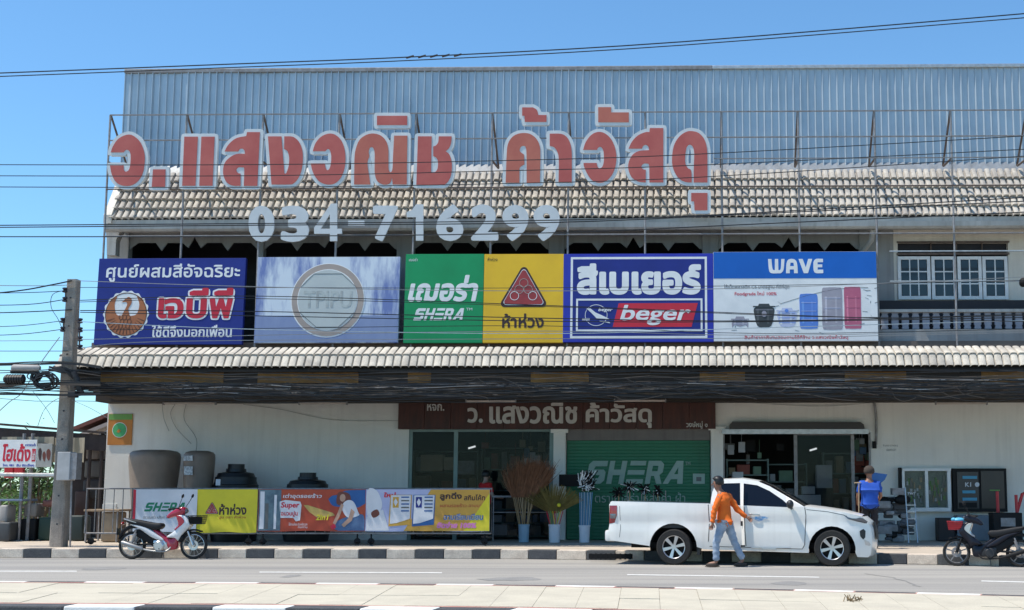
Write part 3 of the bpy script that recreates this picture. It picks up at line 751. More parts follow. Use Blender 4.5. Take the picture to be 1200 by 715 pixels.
# ------------------------------------------------------------------ sign frame: posts, rails, braces
fr = thing('sign_frame', 'tall grey scaffold frame of thin steel posts and rails standing along the upper front', 'frame', P(118, 405, YF))
def ftube(pts, r, nm='rail', m=None): b = MB(); b.tube(pts, r, 5); return b.build(nm, m or M['steel_gray'], fr, world=True)
zr = lambda py: P(700, py, YF).z
ZT, ZM, ZL, ZB = zr(132), zr(162), zr(187), zr(408)
posts = [127 if i == 0 else 121+i*90.4 for i in range(13)]
pxs = [P(121+i*90.7, 300, YF).x for i in range(14)]
X0, X1 = pxs[0], pxs[-1]
for i, x in enumerate(pxs):
    ftube([(x, YF, ZB), (x, YF, ZT)], .028, 'post')
    if i in (0,) or True:
        ftube([(x, YF+.03, ZT), (x+.02, yT-.1, zT+.12)], .028, 'brace', M['steel'])
        ftube([(x, YF+.03, ZL), (x+.02, yT-.15, zT+.1)], .03, 'brace', M['steel'])
M['rustrail'] = mat('red oxide rail', (.28, .17, .15, 1), (.2, .12, .10, 1), .7, metal=.2)
for z, m_ in ((ZT, 'steel_gray'), (ZM, 'steel_gray'), (zr(219.5), 'steel'), (zr(275), 'steel_gray')): ftube([(X0, YF-.03, z), (X1, YF-.03, z)], .02, 'rail', M[m_])
ftube([(pxs[8]-.2, YF-.03, ZL), (X1, YF-.03, ZL)], .016, 'rail')
ftube([(pxs[10]+.3, YF-.03, zr(296)), (X1, YF-.03, zr(296))], .02, 'rail', M['galv']); ftube([(pxs[10]+.3, YF-.03, zr(331)), (X1, YF-.03, zr(331))], .02, 'rail', M['galv'])
# ------------------------------------------------------------------ big red letters
YL = YF-.12
def zc_(pts, ox, oy, s): return [tuple([ox+p[0]/s, oy+p[1]/s]+list(p[2:])) for p in pts]
LET = [
 ('ว', 120, 140, 6, [[(60,232,1),(75,190),(110,140),(160,112),(205,110),(250,140),(280,185),(298,250),(295,330),(280,390),(250,435),(210,462),(160,468),(115,455),(85,425),(65,380),(55,325,1),(150,325,1),(152,355),(165,368),(185,358),(195,330),(200,280),(198,240),(185,218),(165,215),(150,232,1)]]),
 ('.', 120, 140, 6, [[(357,352,1),(445,352,1),(442,474,1),(348,474,1)]]),
 ('แ', 120, 140, 6, [[(577,122,1),(672,122,1),(655,467,1),(562,467,1)],[(697,122,1),(790,122,1),(775,467,1),(682,467,1)]]),
 ('ส', 120, 140, 6, [[(860,226,1),(880,188),(910,155),(950,130),(1012,118,1),(1018,90,1),(1108,90,1),(1090,468,1),(995,468,1),(998,350),(985,338),(958,338),(942,355),(952,376),(972,382,1),(972,468,1),(920,466),(880,448),(855,405),(850,350),(865,300),(905,262),(950,243),(1003,243,1),(1000,220),(985,206),(968,208),(955,226,1)]]),
 ('ง', 300, 125, 6, [[(85,210,1),(180,210,1),(200,470,1),(213,468),(230,420),(234,360),(222,315),(198,298,1),(200,210,1),(260,213),(300,245),(325,300),(330,370),(322,440),(300,500),(265,540),(230,548),(110,548,1)]]),
 ('ว', 300, 125, 6, [[(400,314,1),(418,260),(455,215),(505,192),(550,195),(590,225),(615,270),(628,330),(628,400),(615,460),(590,510),(550,542),(500,548),(450,530),(415,490),(395,445),(386,400,1),(485,400,1),(490,430),(503,448),(518,435),(527,400),(530,350),(522,310),(505,298),(487,314,1)]]),
 ('ณ', 300, 125, 6, [[(690,548,1),(692,430),(694,350),(702,300),(725,240),(765,205),(815,190),(870,200),(910,235),(930,290),(932,380),(933,440),(945,462),(960,440),(964,350),(972,205,1),(1065,205,1),(1060,548,1),(962,548,1),(957,500,1),(945,535),(925,547),(890,547),(852,522),(836,470),(835,400),(835,330),(828,297),(815,285),(800,292),(793,320),(797,350),(785,385),(786,420),(795,480),(805,548,1)]]),
 ('ิ', 430, 125, 7.15, [[(85,78,1),(338,78,1),(338,155,1),(85,155,1)]]),
 ('ช', 430, 125, 7.15, [[(428,250,1),(543,250,1),(538,550,1),(572,548),(592,520),(596,465),(582,430),(556,415,1),(556,335,1),(580,325),(598,298),(602,250,1),(710,250,1),(706,300),(690,345),(660,375,1),(690,400),(708,450),(712,520),(700,590),(672,638),(640,655),(600,655,1),(415,655,1)]]),
 ('ค', 580, 115, 6.5, [[(82,645,1),(90,430),(100,350),(130,300),(170,275),(220,267),(270,275),(315,310),(340,360),(346,430),(343,645,1),(242,645,1),(241,430),(234,375),(215,364),(196,375),(190,405),(222,432,1),(225,505,1),(190,530),(187,580),(187,645,1)]]),
 ('้', 580, 115, 6.5, [[(208,72,1),(290,72,1),(320,92),(330,130,1),(393,130,1),(393,182,1),(228,182,1),(225,135,1),(208,135,1)]]),
 ('า', 580, 115, 6.5, [[(418,272,1),(500,273),(545,295),(574,345),(585,410),(586,480),(585,645,1),(485,645,1),(487,470),(475,410),(450,375),(418,365,1)]]),
 ('ว', 580, 115, 6.5, [[(672,395,1),(690,340),(725,290),(770,262),(820,262),(870,295),(905,350),(925,430),(920,510),(895,580),(850,630),(800,645),(745,630),(705,580),(680,525),(675,495,1),(775,495,1),(783,525),(800,535),(820,520),(830,480),(828,410),(815,380),(800,371),(785,380),(778,395,1)]]),
 ('ั', 580, 115, 6.5, [[(787,70,1),(885,70,1),(885,110,1),(1020,110,1),(1020,185,1),(787,185,1)]]),
 ('ส', 670, 115, 5.106, [[(340,303,1),(360,262),(395,225),(440,205),(465,204,1),(468,180,1),(548,180,1),(548,505,1),(465,505,1),(463,405),(450,392),(430,393),(417,408),(425,425),(443,430,1),(443,505,1),(400,500),(360,475),(340,430),(340,390),(360,345),(400,318),(463,312,1),(458,290),(442,280),(427,288),(420,303,1)]]),
 ('ด', 670, 115, 5.106, [[(730,505,1),(730,430),(733,330),(724,292),(706,279),(688,295),(680,340),(680,390),(695,420),(715,435),(718,505,1),(680,502),(640,480),(610,430),(600,370),(610,290),(640,235),(680,205),(715,198),(760,210),(795,250),(810,310),(812,400),(812,505,1)]]),
 ('ุ', 670, 115, 5.106, [[(715,568,1),(812,568,1),(812,672,1),(735,672,1),(732,618,1),(715,618,1)]]),
]
used = {}
desc = {0: 'leftmost round letter of the big red roof sign, beside the red square dot', 1: 'small red square dot between the first round letter and the double bar letter', 2: 'big red letter of two upright bars side by side on the roof sign',
 3: 'third big red roof letter, curled with a small horn, right of the double bars', 4: 'D shaped big red letter with slit, fourth from the left on the roof sign', 5: 'peeling round red letter left of the wide arch letter',
 6: 'widest red letter with arch and loop, under the floating red bar', 7: 'short red bar floating above the wide arch letter', 8: 'red letter with notched waist, right end of the first word', 9: 'first big red letter of the second word, an arch with slit',
 10: 'small red step shaped mark above the first arch of the second word', 11: 'hooked red letter like a walking stick in the second word', 12: 'clean round red letter under the orange red step mark', 13: 'orange red step shaped mark above the round letter of the second word',
 14: 'curled red letter with horn, second from the right end', 15: 'rightmost big red arch letter of the roof sign', 16: 'small red mark hanging below the rightmost roof letter, over the tiles'}
for i, (nm, ox, oy, s, cons) in enumerate(LET):
    cs = [cat(zc_(c, ox, oy, s), 4) for c in cons]
    Wc = W2(cs, YL)
    xs_ = [p[0] for c in Wc for p in c]; zs_ = [p[1] for c in Wc for p in c]
    t = thing('roof_sign_letter', desc[i], 'letter', (sum(xs_)/len(xs_), YL, min(zs_)), 'big red letters of the roof sign')
    sg = lambda c: 1 if area(c) > 0 else -1
    e = MB(); e.prism([offset(c, .085*sg(c)) for c in Wc], YL, YL+.11); e.build('edge_panel', M['letter_edge'], t, world=True)
    q = MB(); q.prism(Wc, YL-.012, YL-.002); q.build('red_face', M['letter_red2'] if i in (6, 9, 13) else M['letter_red'], t, world=True)
M['digit'] = mat('grey white digits', (.64, .67, .68, 1), (.54, .57, .58, 1), .5, scale=3, contrast=.3)
DG = [('0', 291, 241, 321.5, 283.5), ('3', 329, 241, 362, 283.5), ('4', 368, 238.5, 400.5, 282.5), ('-', 408, 258.5, 427, 264.5), ('7', 437, 241, 466, 282.5), ('1', 476.5, 239.5, 496.5, 282), ('6', 511, 239.5, 543, 282.5), ('2', 552, 239.5, 584, 282), ('9', 588.5, 240, 619.5, 282.5), ('9', 625, 240, 656, 282.5)]
DN = ['grey digit 0 at the left end of the phone number', 'grey digit 3 of the phone number beside the leading 0', 'grey digit 4 just left of the dash in the phone number', 'short grey dash between the 4 and the 7 of the phone number', 'grey digit 7 just right of the dash in the phone number', 'narrow grey digit 1 between the 7 and the 6', 'grey digit 6 between the 1 and the 2 of the phone number', 'grey digit 2 between the 6 and the two nines', 'first grey 9 beside the 2 in the phone number', 'last grey 9 at the right end of the phone number']
for (ch, x0, y0, x1, y1), d in zip(DG, DN):
    if ch == '-': c = rect(x0, y0, x1, y1)
    elif ch == '1':
        c = [[(487.5, 239.5), (496, 239.5), (496, 282), (487.3, 282), (487.3, 254.5), (476.5, 254.5), (476.5, 248.5), (483, 246)]]
    elif ch == '4': c = [[(388, 238.5), (395, 238.5), (395, 268), (400.5, 268), (400.5, 274), (395, 274), (395, 282.5), (386.5, 282.5), (386.5, 274), (368, 274), (368, 267)], [(386.5, 268), (386.5, 251), (376, 268)]]
    else: c = txt(ch, x0, y0, x1, y1, .045)
    if ch == '4':
        if area(c[0])*area(c[1]) > 0: c[1] = c[1][::-1]
    Wc = W2(c, YL+.02)
    t = thing('phone_digit', d, 'digit', (Wc[0][0][0], YL, Wc[0][0][1]), 'digits of the phone number')
    q = MB(); q.prism(Wc, YL+.02, YL+.08); q.build('digit_face', M['digit'], t, world=True)

# ------------------------------------------------------------------ billboards
LEAN = R(2)
G_ = 'billboards in a row above the awning'
b1 = Board('billboard', 'dark blue billboard with round bird emblem and red lettering, leftmost of the row', 'billboard', 109.5, 302, 283.2, 404, YF-.15, M['navy'], .12, LEAN, G_)
b1.layer('lettering', txt('ศูนย์ผสมสีอัจฉริยะ', 119, 308.5, 277, 330, .018), M['vinyl_white'])
b1.layer('lettering', txt('ใช้ดีจึงบอกเพื่อน', 177, 381, 271, 395.5, .022), M['vinyl_white'])
M['bird'] = mat('bird orange', (.42, .15, .05, 1), (.34, .11, .04, 1), .5); M['birdd'] = mat('bird dark', (.10, .035, .02, 1))
sc_ = [(145.5+(26.3+.9*math.cos(18*a))*math.cos(a), 368.3+(27.3+.9*math.cos(18*a))*math.sin(a)) for a in [2*math.pi*k/108 for k in range(108)]]
em = b1.layer('emblem', [sc_], M['vinyl_white'], 1)
b1.layer('emblem_ring', ring(145.5, 368.3, 24.6, 25.6, 1.0, 40), M['birdd'], 2, par=em)
b1.layer('emblem_wings', [cat([(122.5, 360), (128, 350), (134, 347, 1), (131.5, 357), (134, 368), (140, 370.5, 1), (151, 370.5, 1), (158, 368), (160.5, 357), (157, 347, 1), (163.5, 350), (168.5, 360), (169.5, 372), (165, 383), (156, 391), (145.5, 393.5), (134, 391), (126, 383), (121.5, 372)], 4)], M['bird'], 2, par=em)
b1.layer('emblem_bird', [cat([(139.5, 354.5, 1), (143.5, 350.5), (147.5, 348), (151, 350.5), (151, 356), (148, 362), (150, 370), (152, 378), (148, 386), (140, 384), (138.5, 376), (142, 367), (146, 358), (145, 354)], 4)], M['bird'], 3, par=em)
for k in range(9):
    cx_ = 140+(k % 3)*4.2+(k//3 % 2)*1.5; cy_ = 372+(k//3)*5
    b1.layer('feather', ring(cx_, cy_, 2.6, 3.2, .5, 10), M['birdd'], 4, par=em)
for k in range(14):
    a = R(20+k*140/13)
    b1.layer('feather', [[(145.5+14*math.cos(a-.02), 368+14*math.sin(a-.02)), (145.5+23*math.cos(a-.025), 368+24*math.sin(a-.025)), (145.5+23*math.cos(a+.025), 368+24*math.sin(a+.025))]], M['birdd'], 3, par=em)
big = [txt('เ', 183, 349.5, 193.5, 373.5, .035), txt('จ', 190, 349.5, 213, 373.5, .035), txt('บ', 216, 349.5, 240, 373.5, .035), txt('ี', 219, 337.5, 241.5, 346.5, .05), txt('พ', 243, 349.5, 270.5, 373.5, .035), txt('ี', 248, 337.5, 270.5, 346.5, .05)]
def grow(cons, d):
    r = []
    for c in cons:
        par = area(c)*area(max(cons, key=lambda q: abs(area(q)))) < 0
        r.append(offset(c, d*(1 if area(c) > 0 else -1)*(-1 if par else 1)))
    return [c for c in r]
for c in big: b1.layer('lettering_outline', [max(grow(c, 1.9), key=lambda q: abs(area(q)))], M['vinyl_white'], 2)
b1.layer('lettering_outline', rect(222, 344, 238, 352)+rect(250, 344, 266, 352), M['vinyl_white'], 2)
for c in big: b1.layer('lettering', c, M['red'], 3)
# 2 faded board with ring
M['faded'] = mat('sun bleached blue white print', (.60, .68, .76, 1), (.14, .20, .44, 1), .6, scale=.8, stretch=(2.2, 1, .45), contrast=.07, bump=.05)
M['faded2'] = mat('bleached blue print', (.26, .33, .50, 1), (.17, .23, .42, 1), .6, scale=1, stretch=(1.5, 1, .3), contrast=.2)
b2 = Board('billboard', 'sun bleached blue and white billboard with a large grey brown ring', 'billboard', 297.5, 300.5, 466, 402, YF-.15, M['faded'], .12, LEAN, G_)
_r = M['faded'].node_tree.nodes['Color Ramp'].color_ramp; _r.elements[0].position = .36; _r.elements[1].position = .5
b2.layer('faded_band', rect(298.5, 370, 465, 401), M['faded2'])
M['taupe'] = mat('taupe print', (.40, .34, .30, 1), (.33, .28, .25, 1), .6, scale=2)
M['palegray'] = mat('pale grey green print', (.50, .55, .54, 1), (.42, .47, .47, 1), .6, scale=1.5)
rg = b2.layer('ring_edge', [ell2(382.2, 352, 43.6, 43.9, 48)], M['vinyl_white'], 2)
b2.layer('ring', [ell2(382.2, 351.6, 42.4, 42.7, 48)], M['taupe'], 3, par=rg)
b2.layer('disc_edge', [ell2(382, 351.5, 35.6, 36.2, 44)], M['vinyl_white'], 4, par=rg)
b2.layer('disc', [ell2(382, 351.5, 34.8, 35.4, 44)], M['palegray'], 5, par=rg)
M['grayink'] = mat('grey ink', (.27, .28, .28, 1), rough=.6)
b2.layer('faint_letter', txt('TPIPU', 354, 341, 411, 361, .015), mat('faint grey ink', (.33, .36, .36, 1), (.43, .48, .47, 1), scale=5, contrast=.1), 6, par=rg)
b2.layer('crest_line', [[(350, 336), (365, 320.5), (398, 320.5), (415, 336), (415, 336.6), (398, 321.2), (365, 321.2), (350, 336.8)]], M['grayink'], 6, par=rg)
b2.layer('crest_line', [[(350, 367), (370, 384), (396, 384), (414, 367), (414, 366.4), (396, 383.3), (370, 383.3), (350, 366.2)]], M['grayink'], 6, par=rg)
# 3 + 4
b3 = Board('billboard', 'green billboard with slanted white lettering, beside the yellow one', 'billboard', 472.5, 297, 565.2, 402, YF-.15, M['vinyl_green'], .12, LEAN, G_)
b3.layer('lettering', txt('เฌอร่า', 476.5, 322, 559, 353.5, .04, .2), M['vinyl_white'])
b3.layer('lettering', shera(483.5, 361.3, 541.5, 375.5, 4), M['vinyl_white'])
b3.layer('lettering', txt('TM', 545.5, 361, 552.5, 364, .0), M['vinyl_white']); b3.layer('lettering', txt('เฌอร่า', 476.5, 301.5, 486.5, 305.5, 0), M['vinyl_white'])
b4 = Board('billboard', 'yellow billboard with a red triangle of rings, between green and royal blue ones', 'billboard', 565.6, 297, 659.6, 401.8, YF-.15, M['vinyl_yellow'], .12, LEAN, G_)
M['ink'] = mat('dark brown ink', (.045, .02, .02, 1)); M['trired'] = mat('triangle red', (.36, .04, .04, 1), (.26, .03, .035, 1), .5)
def rtri(x0, y0, x1, y1, r):
    cx_ = (x0+x1)/2; c = []
    for (px_, py_, a0, a1) in ((cx_, y0+r, -150, -30), (x1-r, y1-r, -30, 90), (x0+r, y1-r, 90, 210)):
        for k in range(6): a = R(a0+(a1-a0)*k/5); c.append((px_+r*math.cos(a), py_+r*math.sin(a)))
    return c
def triang(bd, x0, y0, x1, y1, lv=1):
    Wd = x1-x0; e = bd.layer('emblem', [rtri(x0, y0, x1, y1, Wd*.085)], M['ink'], lv)
    bd.layer('emblem_line', [rtri(x0+Wd*.06, y0+Wd*.055, x1-Wd*.06, y1-Wd*.045, Wd*.06)], M['vinyl_white'], lv+1, par=e)
    bd.layer('emblem_field', [rtri(x0+Wd*.075, y0+Wd*.07, x1-Wd*.075, y1-Wd*.06, Wd*.055)], M['trired'], lv+2, par=e)
    cx_ = (x0+x1)/2; H = y1-y0
    for dx, dy in ((0, .40), (-.1, .56), (.1, .56), (-.2, .72), (.2, .72)):
        bd.layer('emblem_ring', ring(cx_+dx*Wd, y0+dy*H, Wd*.1, Wd*.1, Wd*.012, 20), M['vinyl_white'] if abs(dx) > .15 else M['taupe'], lv+3, par=e)
triang(b4, 586, 312.5, 639.5, 360)
b4.layer('lettering', txt('ห้าห่วง', 588, 367.5, 637, 384.5, .025), M['ink']); b4.layer('lettering', txt('ห้าห่วง', 569.5, 301, 581, 305.3, 0), M['ink'])
# 5 royal blue
b5 = Board('billboard', 'royal blue billboard with double white border and slanted red name panel', 'billboard', 659.4, 296.6, 836.4, 401, YF-.15, M['royal'], .12, LEAN, G_)
b5.layer('border', frame(668, 300.5, 829, 396.6, 2.6), M['vinyl_white'])
b5.layer('navy_field', rect(671, 304, 826, 394), M['navy'], 1)
b5.layer('border', frame(674.8, 350, 823.5, 388.5, 2.2), M['vinyl_white'], 2)
b5.layer('lettering', txt('สีเบเยอร์', 675.5, 308, 822, 345.5, .05), M['vinyl_white'], 2)
pan = b5.layer('name_panel', [[(725, 355.5), (818, 355.5), (810.5, 383.5), (718, 383.5)]], M['red'], 2)
b5.layer('lettering', txt('beger', 726.5, 357.5, 810, 381.5, .02, .22), M['vinyl_white'], 3, par=pan)
lg = b5.layer('emblem', ring(698.5, 369.5, 13.2, 12.6, .6, 36), M['vinyl_white'], 2)
b5.layer('emblem_bird', [[(686.5, 361), (691, 361), (698, 366.5), (705, 369.5), (714, 374), (699, 373.2), (693, 367)]], M['vinyl_white'], 3, par=lg)
b5.layer('lettering', txt('beger', 701, 361, 718, 366, .02, .2), M['vinyl_white'], 3, par=lg); b5.layer('emblem_bar', rect(682, 373.2, 691, 375.4), M['vinyl_white'], 3, par=lg)
b5.layer('emblem_bar', [[(702, 376.2), (714, 376.8), (715, 379), (706, 377.5)]], M['vinyl_white'], 3, par=lg)
# 6 WAVE
b6 = Board('billboard', 'white billboard with blue header and pictures of water tanks, rightmost of the row', 'billboard', 836.6, 294.3, 1029.5, 400, YF-.15, M['vinyl_white'], .12, LEAN, G_)
b6.layer('header', rect(836.8, 294.5, 1029.3, 326), M['wave_blue'])
def wv():
    L = [cat([(901.5, 303, 1), (905.5, 303, 1), (906.5, 314), (908, 316.3, 1), (909.3, 316.3, 1), (909.6, 303, 1), (913.4, 303, 1), (913.6, 316.3, 1), (915, 316.3, 1), (916.4, 314), (917.2, 303, 1), (921, 303, 1), (919.8, 315), (917, 319.5), (913, 320), (906, 320), (903, 318), (902, 312)], 3)]
    L.append(cat([(922.5, 320, 1), (923.3, 308), (926, 303.5), (931, 303), (934.5, 305), (936, 310), (936.5, 320, 1), (932, 320, 1), (932, 315.5, 1), (927, 315.5, 1), (927, 320, 1)], 3))
    L.append([(927.5, 311.5), (932, 311.5), (931.5, 307.5), (928, 307.5)])
    if area(L[2])*area(L[1]) > 0: L[2] = L[2][::-1]
    L.append([(937.5, 303), (942.5, 303), (946, 313), (949, 303), (953.8, 303), (948.5, 320), (943.5, 320)])
    L.append(cat([(966.5, 303, 1), (966.5, 307, 1), (960, 307, 1), (960, 309.6, 1), (965.5, 309.6, 1), (965.5, 313, 1), (960, 313, 1), (960, 315.8, 1), (966.5, 315.8, 1), (966.5, 320, 1), (958, 320), (955.3, 317), (955, 311), (955.5, 306), (958.5, 303)], 3))
    return L
for q in ([0], [1, 2], [3], [4]): b6.layer('lettering', [wv()[k] for k in q], M['vinyl_white'], 2)
b6.layer('lettering', txt('ใช้เม็ดพลาสติก C6 มาตรฐาน ที่ดีที่สุด', 849, 333, 926, 339.5, .01), mat('ink grey', (.2, .22, .24, 1)))
b6.layer('lettering', txt('Foodgrade ใหม่ 100%', 861.5, 341.5, 911, 347.2, .01), M['red'])
b6.layer('lettering', txt('สินค้าราคาพิเศษสอบถามได้ที่ร้าน ว.แสงวณิชค้าวัสดุ', 872.5, 393, 994, 398.6, .01), M['red'])
M['tk_blue'] = mat('printed blue tank', (.10, .24, .66, 1), (.08, .2, .58, 1)); M['tk_pink'] = mat('printed pink tank', (.50, .14, .22, 1), (.42, .1, .18, 1)); M['tk_grey'] = mat('printed lilac tank', (.36, .35, .40, 1), (.28, .27, .33, 1)); M['tk_pale'] = mat('printed pale tank', (.50, .55, .72, 1), (.42, .47, .66, 1)); M['tk_dark'] = mat('printed dark tank', (.045, .055, .06, 1))
def MT(m, k):
    c = m.node_tree.nodes['Color Ramp'].color_ramp.elements[1].color; return mat(m.name+' light %.2f' % k, tuple(min(.8, v*k+.03) for v in c[:3])+(1,))
def ptank(x0, y0, x1, y1, m, kind=0, hl=None):
    w_ = x1-x0; r = w_*.1
    if kind == 0: c = cat([(x0, y0+r*1.2), (x0+w_*.2, y0), (x1-w_*.2, y0), (x1, y0+r*1.2), (x1, (y0+y1)/2), (x1, y1-r*1.2), (x1-w_*.2, y1), (x0+w_*.2, y1), (x0, y1-r*1.2), (x0, (y0+y1)/2)], 3)
    else: c = cat([(x0+w_*.25, y0, 1), (x1-w_*.25, y0, 1), (x1-w_*.2, y0+2.5), (x1, y0+6), (x1-w_*.02, y0+13), (x1-w_*.16, y1-2), ((x0+x1)/2, y1), (x0+w_*.16, y1-2), (x0+w_*.02, y0+13), (x0, y0+6), (x0+w_*.2, y0+2.5)], 3)
    p = b6.layer('printed_tank', [c], m)
    for k in range(2): b6.layer('printed_sheen', rect(x0+w_*(.14+.5*k), y0+(y1-y0)*.22, x0+w_*(.24+.5*k), y1-(y1-y0)*.15), MT(m, 1.45 if k == 0 else 1.2), 1.5, par=p)
    for k in range(3):
        yy = y0+(y1-y0)*(.25+.24*k); b6.layer('printed_band', rect(x0+w_*.08, yy, x1-w_*.08, yy+.5), hl or M['tk_pale'], 2, par=p)
    if kind: b6.layer('printed_lid', rect(x0-1, y0+2.6, x1+1, y0+4), m, 2, par=p)
ptank(858, 371, 877, 383, M['tk_grey'], 1); ptank(884, 356, 908, 384, M['tk_dark'], 1, M['tk_grey']); ptank(911.5, 361, 934.5, 384, M['tk_pale'], 1, M['tk_blue'])
ptank(938, 344.5, 959, 385.5, M['tk_blue']); ptank(964.5, 337, 988, 386.5, M['tk_grey']); ptank(990.5, 336.5, 1010, 385.5, M['tk_pink'], 0, M['tk_pink'])
b6.layer('emblem', [ell2(896, 368, 3, 3.6, 14)], M['tk_grey'], 3); b6.layer('emblem', [ell2(922.5, 364.3, 2.3, 2, 12)], M['tk_blue'], 3)
for k in range(26):
    a = rr.uniform(0, 6.28); x = rr.choice((858, 905, 930, 965, 1015, 1020))+rr.uniform(-8, 8); y = rr.uniform(336, 382) if x > 1005 else rr.uniform(352, 392)
    b6.layer('swirl', [[(x, y), (x+6*math.cos(a), y+2.4*math.sin(a)), (x+6*math.cos(a)+.5, y+2.4*math.sin(a)+.4), (x+.4, y+.5)]], M['grayink'], 1)
pts = [(915+k*8, 356-14*math.sin(k/13*math.pi*.62)-k*.45) for k in range(14)]
b6.layer('swirl', [pts+[(x, y+.45) for x, y in reversed(pts)]], M['grayink'], 1)

# ------------------------------------------------------------------ rubbish behind: round sticker, wall notice, pipe
st = Board('wall_sticker', 'orange square notice with green top and green disc on the white wall', 'notice', 125.5, 485, 154, 521.5, YW-.03, mat('orange print', (.56, .21, .03, 1), (.48, .17, .03, 1)), .02)
M['g2'] = mat('leaf green print', (.16, .36, .08, 1)); st.layer('green_band', rect(126, 485.3, 153.6, 492), M['g2'])
dd = st.layer('disc_edge', [ell2(139.3, 504, 8.6, 9)], M['vinyl_white'], 1); st.layer('disc', [ell2(139.3, 504, 7.9, 8.3)], mat('bright green print', (.08, .45, .16, 1)), 2, par=dd); st.layer('mark', [[(136, 506), (138.5, 502.5), (141, 505), (138.5, 507.5)]], mat('orange print', (.56, .21, .03, 1)), 3, par=dd)
pn = onwall('stencilled_note', txt('ห้ามจอด ขวางประตู', 1035, 520.5, 1052, 524, 0)+txt('ตลอดเวลา', 1039, 526, 1050, 528.6, 0), M['grayink'], bl, .003, .004)
b = MB(); c0 = [P(1024.5, 472, YW-.06), P(1026.5, 485, YW-.06), P(1027, 505, YW-.06), P(1026.5, 521, YW-.06)]; b.tube(cpath(c0), .035, 7); t = thing('drain_pipe', 'thin grey pipe running down the white wall right of the dark doorway', 'pipe', c0[-1]); b.build('pipe', M['steel_gray'], t, world=True, smooth=40)
b = MB(); b.lathe([(0, -.1), (.055, -.1), (.055, .08), (0, .08)], c0[-1]+Vector((-.04, 0, 0)), 8); b.build('pipe_end', M['black'], t, world=True)
# stains / loose cables hanging on the wall under the slab
lw = [[(205, 474), (200, 485), (207, 502), (224, 520)], [(218, 474), (216, 492), (230, 514), (228, 535), (222, 545)], [(285, 474), (330, 480), (390, 492), (468, 493)], [(190, 473), (192, 490), (198, 505)], [(880, 472), (960, 476), (1022, 472)], [(640, 1, 1)]]
for i, q in enumerate(lw[:5]):
    b = MB(); b.tube(cpath([P(x, y, YW-.05) for x, y in q], 5), .008, 4); t = tag(b.build('loose_wire', M['cable2']), ['thin wire drooping in a loop on the white wall left of the hanging loops', 'long thin wire curling down the middle of the blank white wall', 'thin slack wire reaching across the wall to the brown board', 'short thin wire hanging near the left batten light', 'thin slack wire above the dark doorway'][i], 'wire', 'loose wires on the wall')
# ------------------------------------------------------------------ pickup truck (local: x rear->front, -y near side)
M['car'] = mat('white car paint', (.84, .82, .77, 1), (.78, .76, .71, 1), .32, coat=.6, streak=.12, spec=.5, scale=1)
M['cglass'] = mat('tinted car glass', (.006, .007, .012, 1), rough=.05, spec=.4)
M['chrome'] = mat('silver alloy', (.62, .62, .63, 1), (.5, .5, .5, 1), .28, metal=.8)
M['plast'] = mat('dark trim plastic', (.025, .025, .027, 1), rough=.5)
M['lamp_red'] = mat('red tail lamp', (.30, .008, .014, 1), rough=.15, coat=1)
M['lamp_clear'] = mat('clear lamp', (.16, .17, .19, 1), rough=.08, coat=1, metal=.5)
M['liner'] = mat('wheel well liner', (.006, .006, .006, 1), rough=.95)
def gridpoly(cons, fn, step=.09, both=True):
    """fill a 2-D outline (x,z) incl. inner grid points; fn(x,z)->y ; returns MB pair data"""
    xs_ = [p[0] for c in cons for p in c]; zs_ = [p[1] for c in cons for p in c]
    vs = []; es = []
    for c in cons:
        n = len(vs); vs += [Vector(p) for p in c]; es += [(n+i, n+(i+1) % len(c)) for i in range(len(c))]
    ne = len(vs); x = min(xs_)+step/2
    def ins(p):
        r = False
        for c in cons:
            for i in range(len(c)):
                (xa, ya), (xb, yb) = c[i-1], c[i]
                if (ya > p[1]) != (yb > p[1]) and p[0] < (xb-xa)*(p[1]-ya)/(yb-ya)+xa: r = not r
        return r
    while x < max(xs_):
        z = min(zs_)+step/2
        while z < max(zs_):
            if ins((x, z)) and min((Vector((x, z))-v).length for v in vs[:ne]) > step*.4: vs.append(Vector((x, z)))
            z += step
        x += step
    V, E, T, *_ = delaunay_2d_cdt(vs, es, [], 0, 1e-6)
    T = [t for t in T if ins((sum(V[i].x for i in t)/3, sum(V[i].y for i in t)/3))]
    return V, T
def panel(cons, fn, sides=(1, -1), step=.09, thick=0):
    V, T = gridpoly(cons, fn, step); b = MB()
    for s in sides: b.add([(v.x, s*fn(v.x, v.y), v.y) for v in V], T)
    return b
def hw(x, z):
    """half width of the truck body"""
    y = .885
    if z < .55: y -= (.55-z)**2*.35
    if z > .95: y -= (z-.95)**2*.25
    if x > 4.45: y -= ((x-4.45)/.75)**2*.26
    if x < .25: y -= ((.25-x)/.25)**2*.04
    y -= .018*math.exp(-((z-.80)/.06)**2)          # pressed line
    for cx_, r_ in ((4.37, .46), (1.35, .46)):
        d = math.hypot(x-cx_, z-.33)
        if d < .62: y += .014*max(0, 1-abs(d-.46)/.12)
    return y
def hwc(x, z): return .875-max(0, z-1.08)*.36-max(0, (x-3.2))*.02
def arch(cx_, cz, r, a0, a1, n=14): return [(cx_+r*math.cos(R(a0+(a1-a0)*k/n)), cz+r*math.sin(R(a0+(a1-a0)*k/n))) for k in range(n+1)]
tp = G(708, 661.5, 0); tfr = G(1028, 664.5, 0)
tyaw = math.atan2(tfr.y-tp.y, tfr.x-tp.x)
tL = (tfr-tp).length
S_ = tL/5.2
near = Vector((math.sin(tyaw), -math.cos(tyaw), 0))
tk = thing('pickup_truck', 'white extended cab pickup parked at the kerb in front of the green shutter', 'pickup truck', tp-near*.885*S_, rot=(0, 0, tyaw)); tk.scale = (S_, S_, S_)
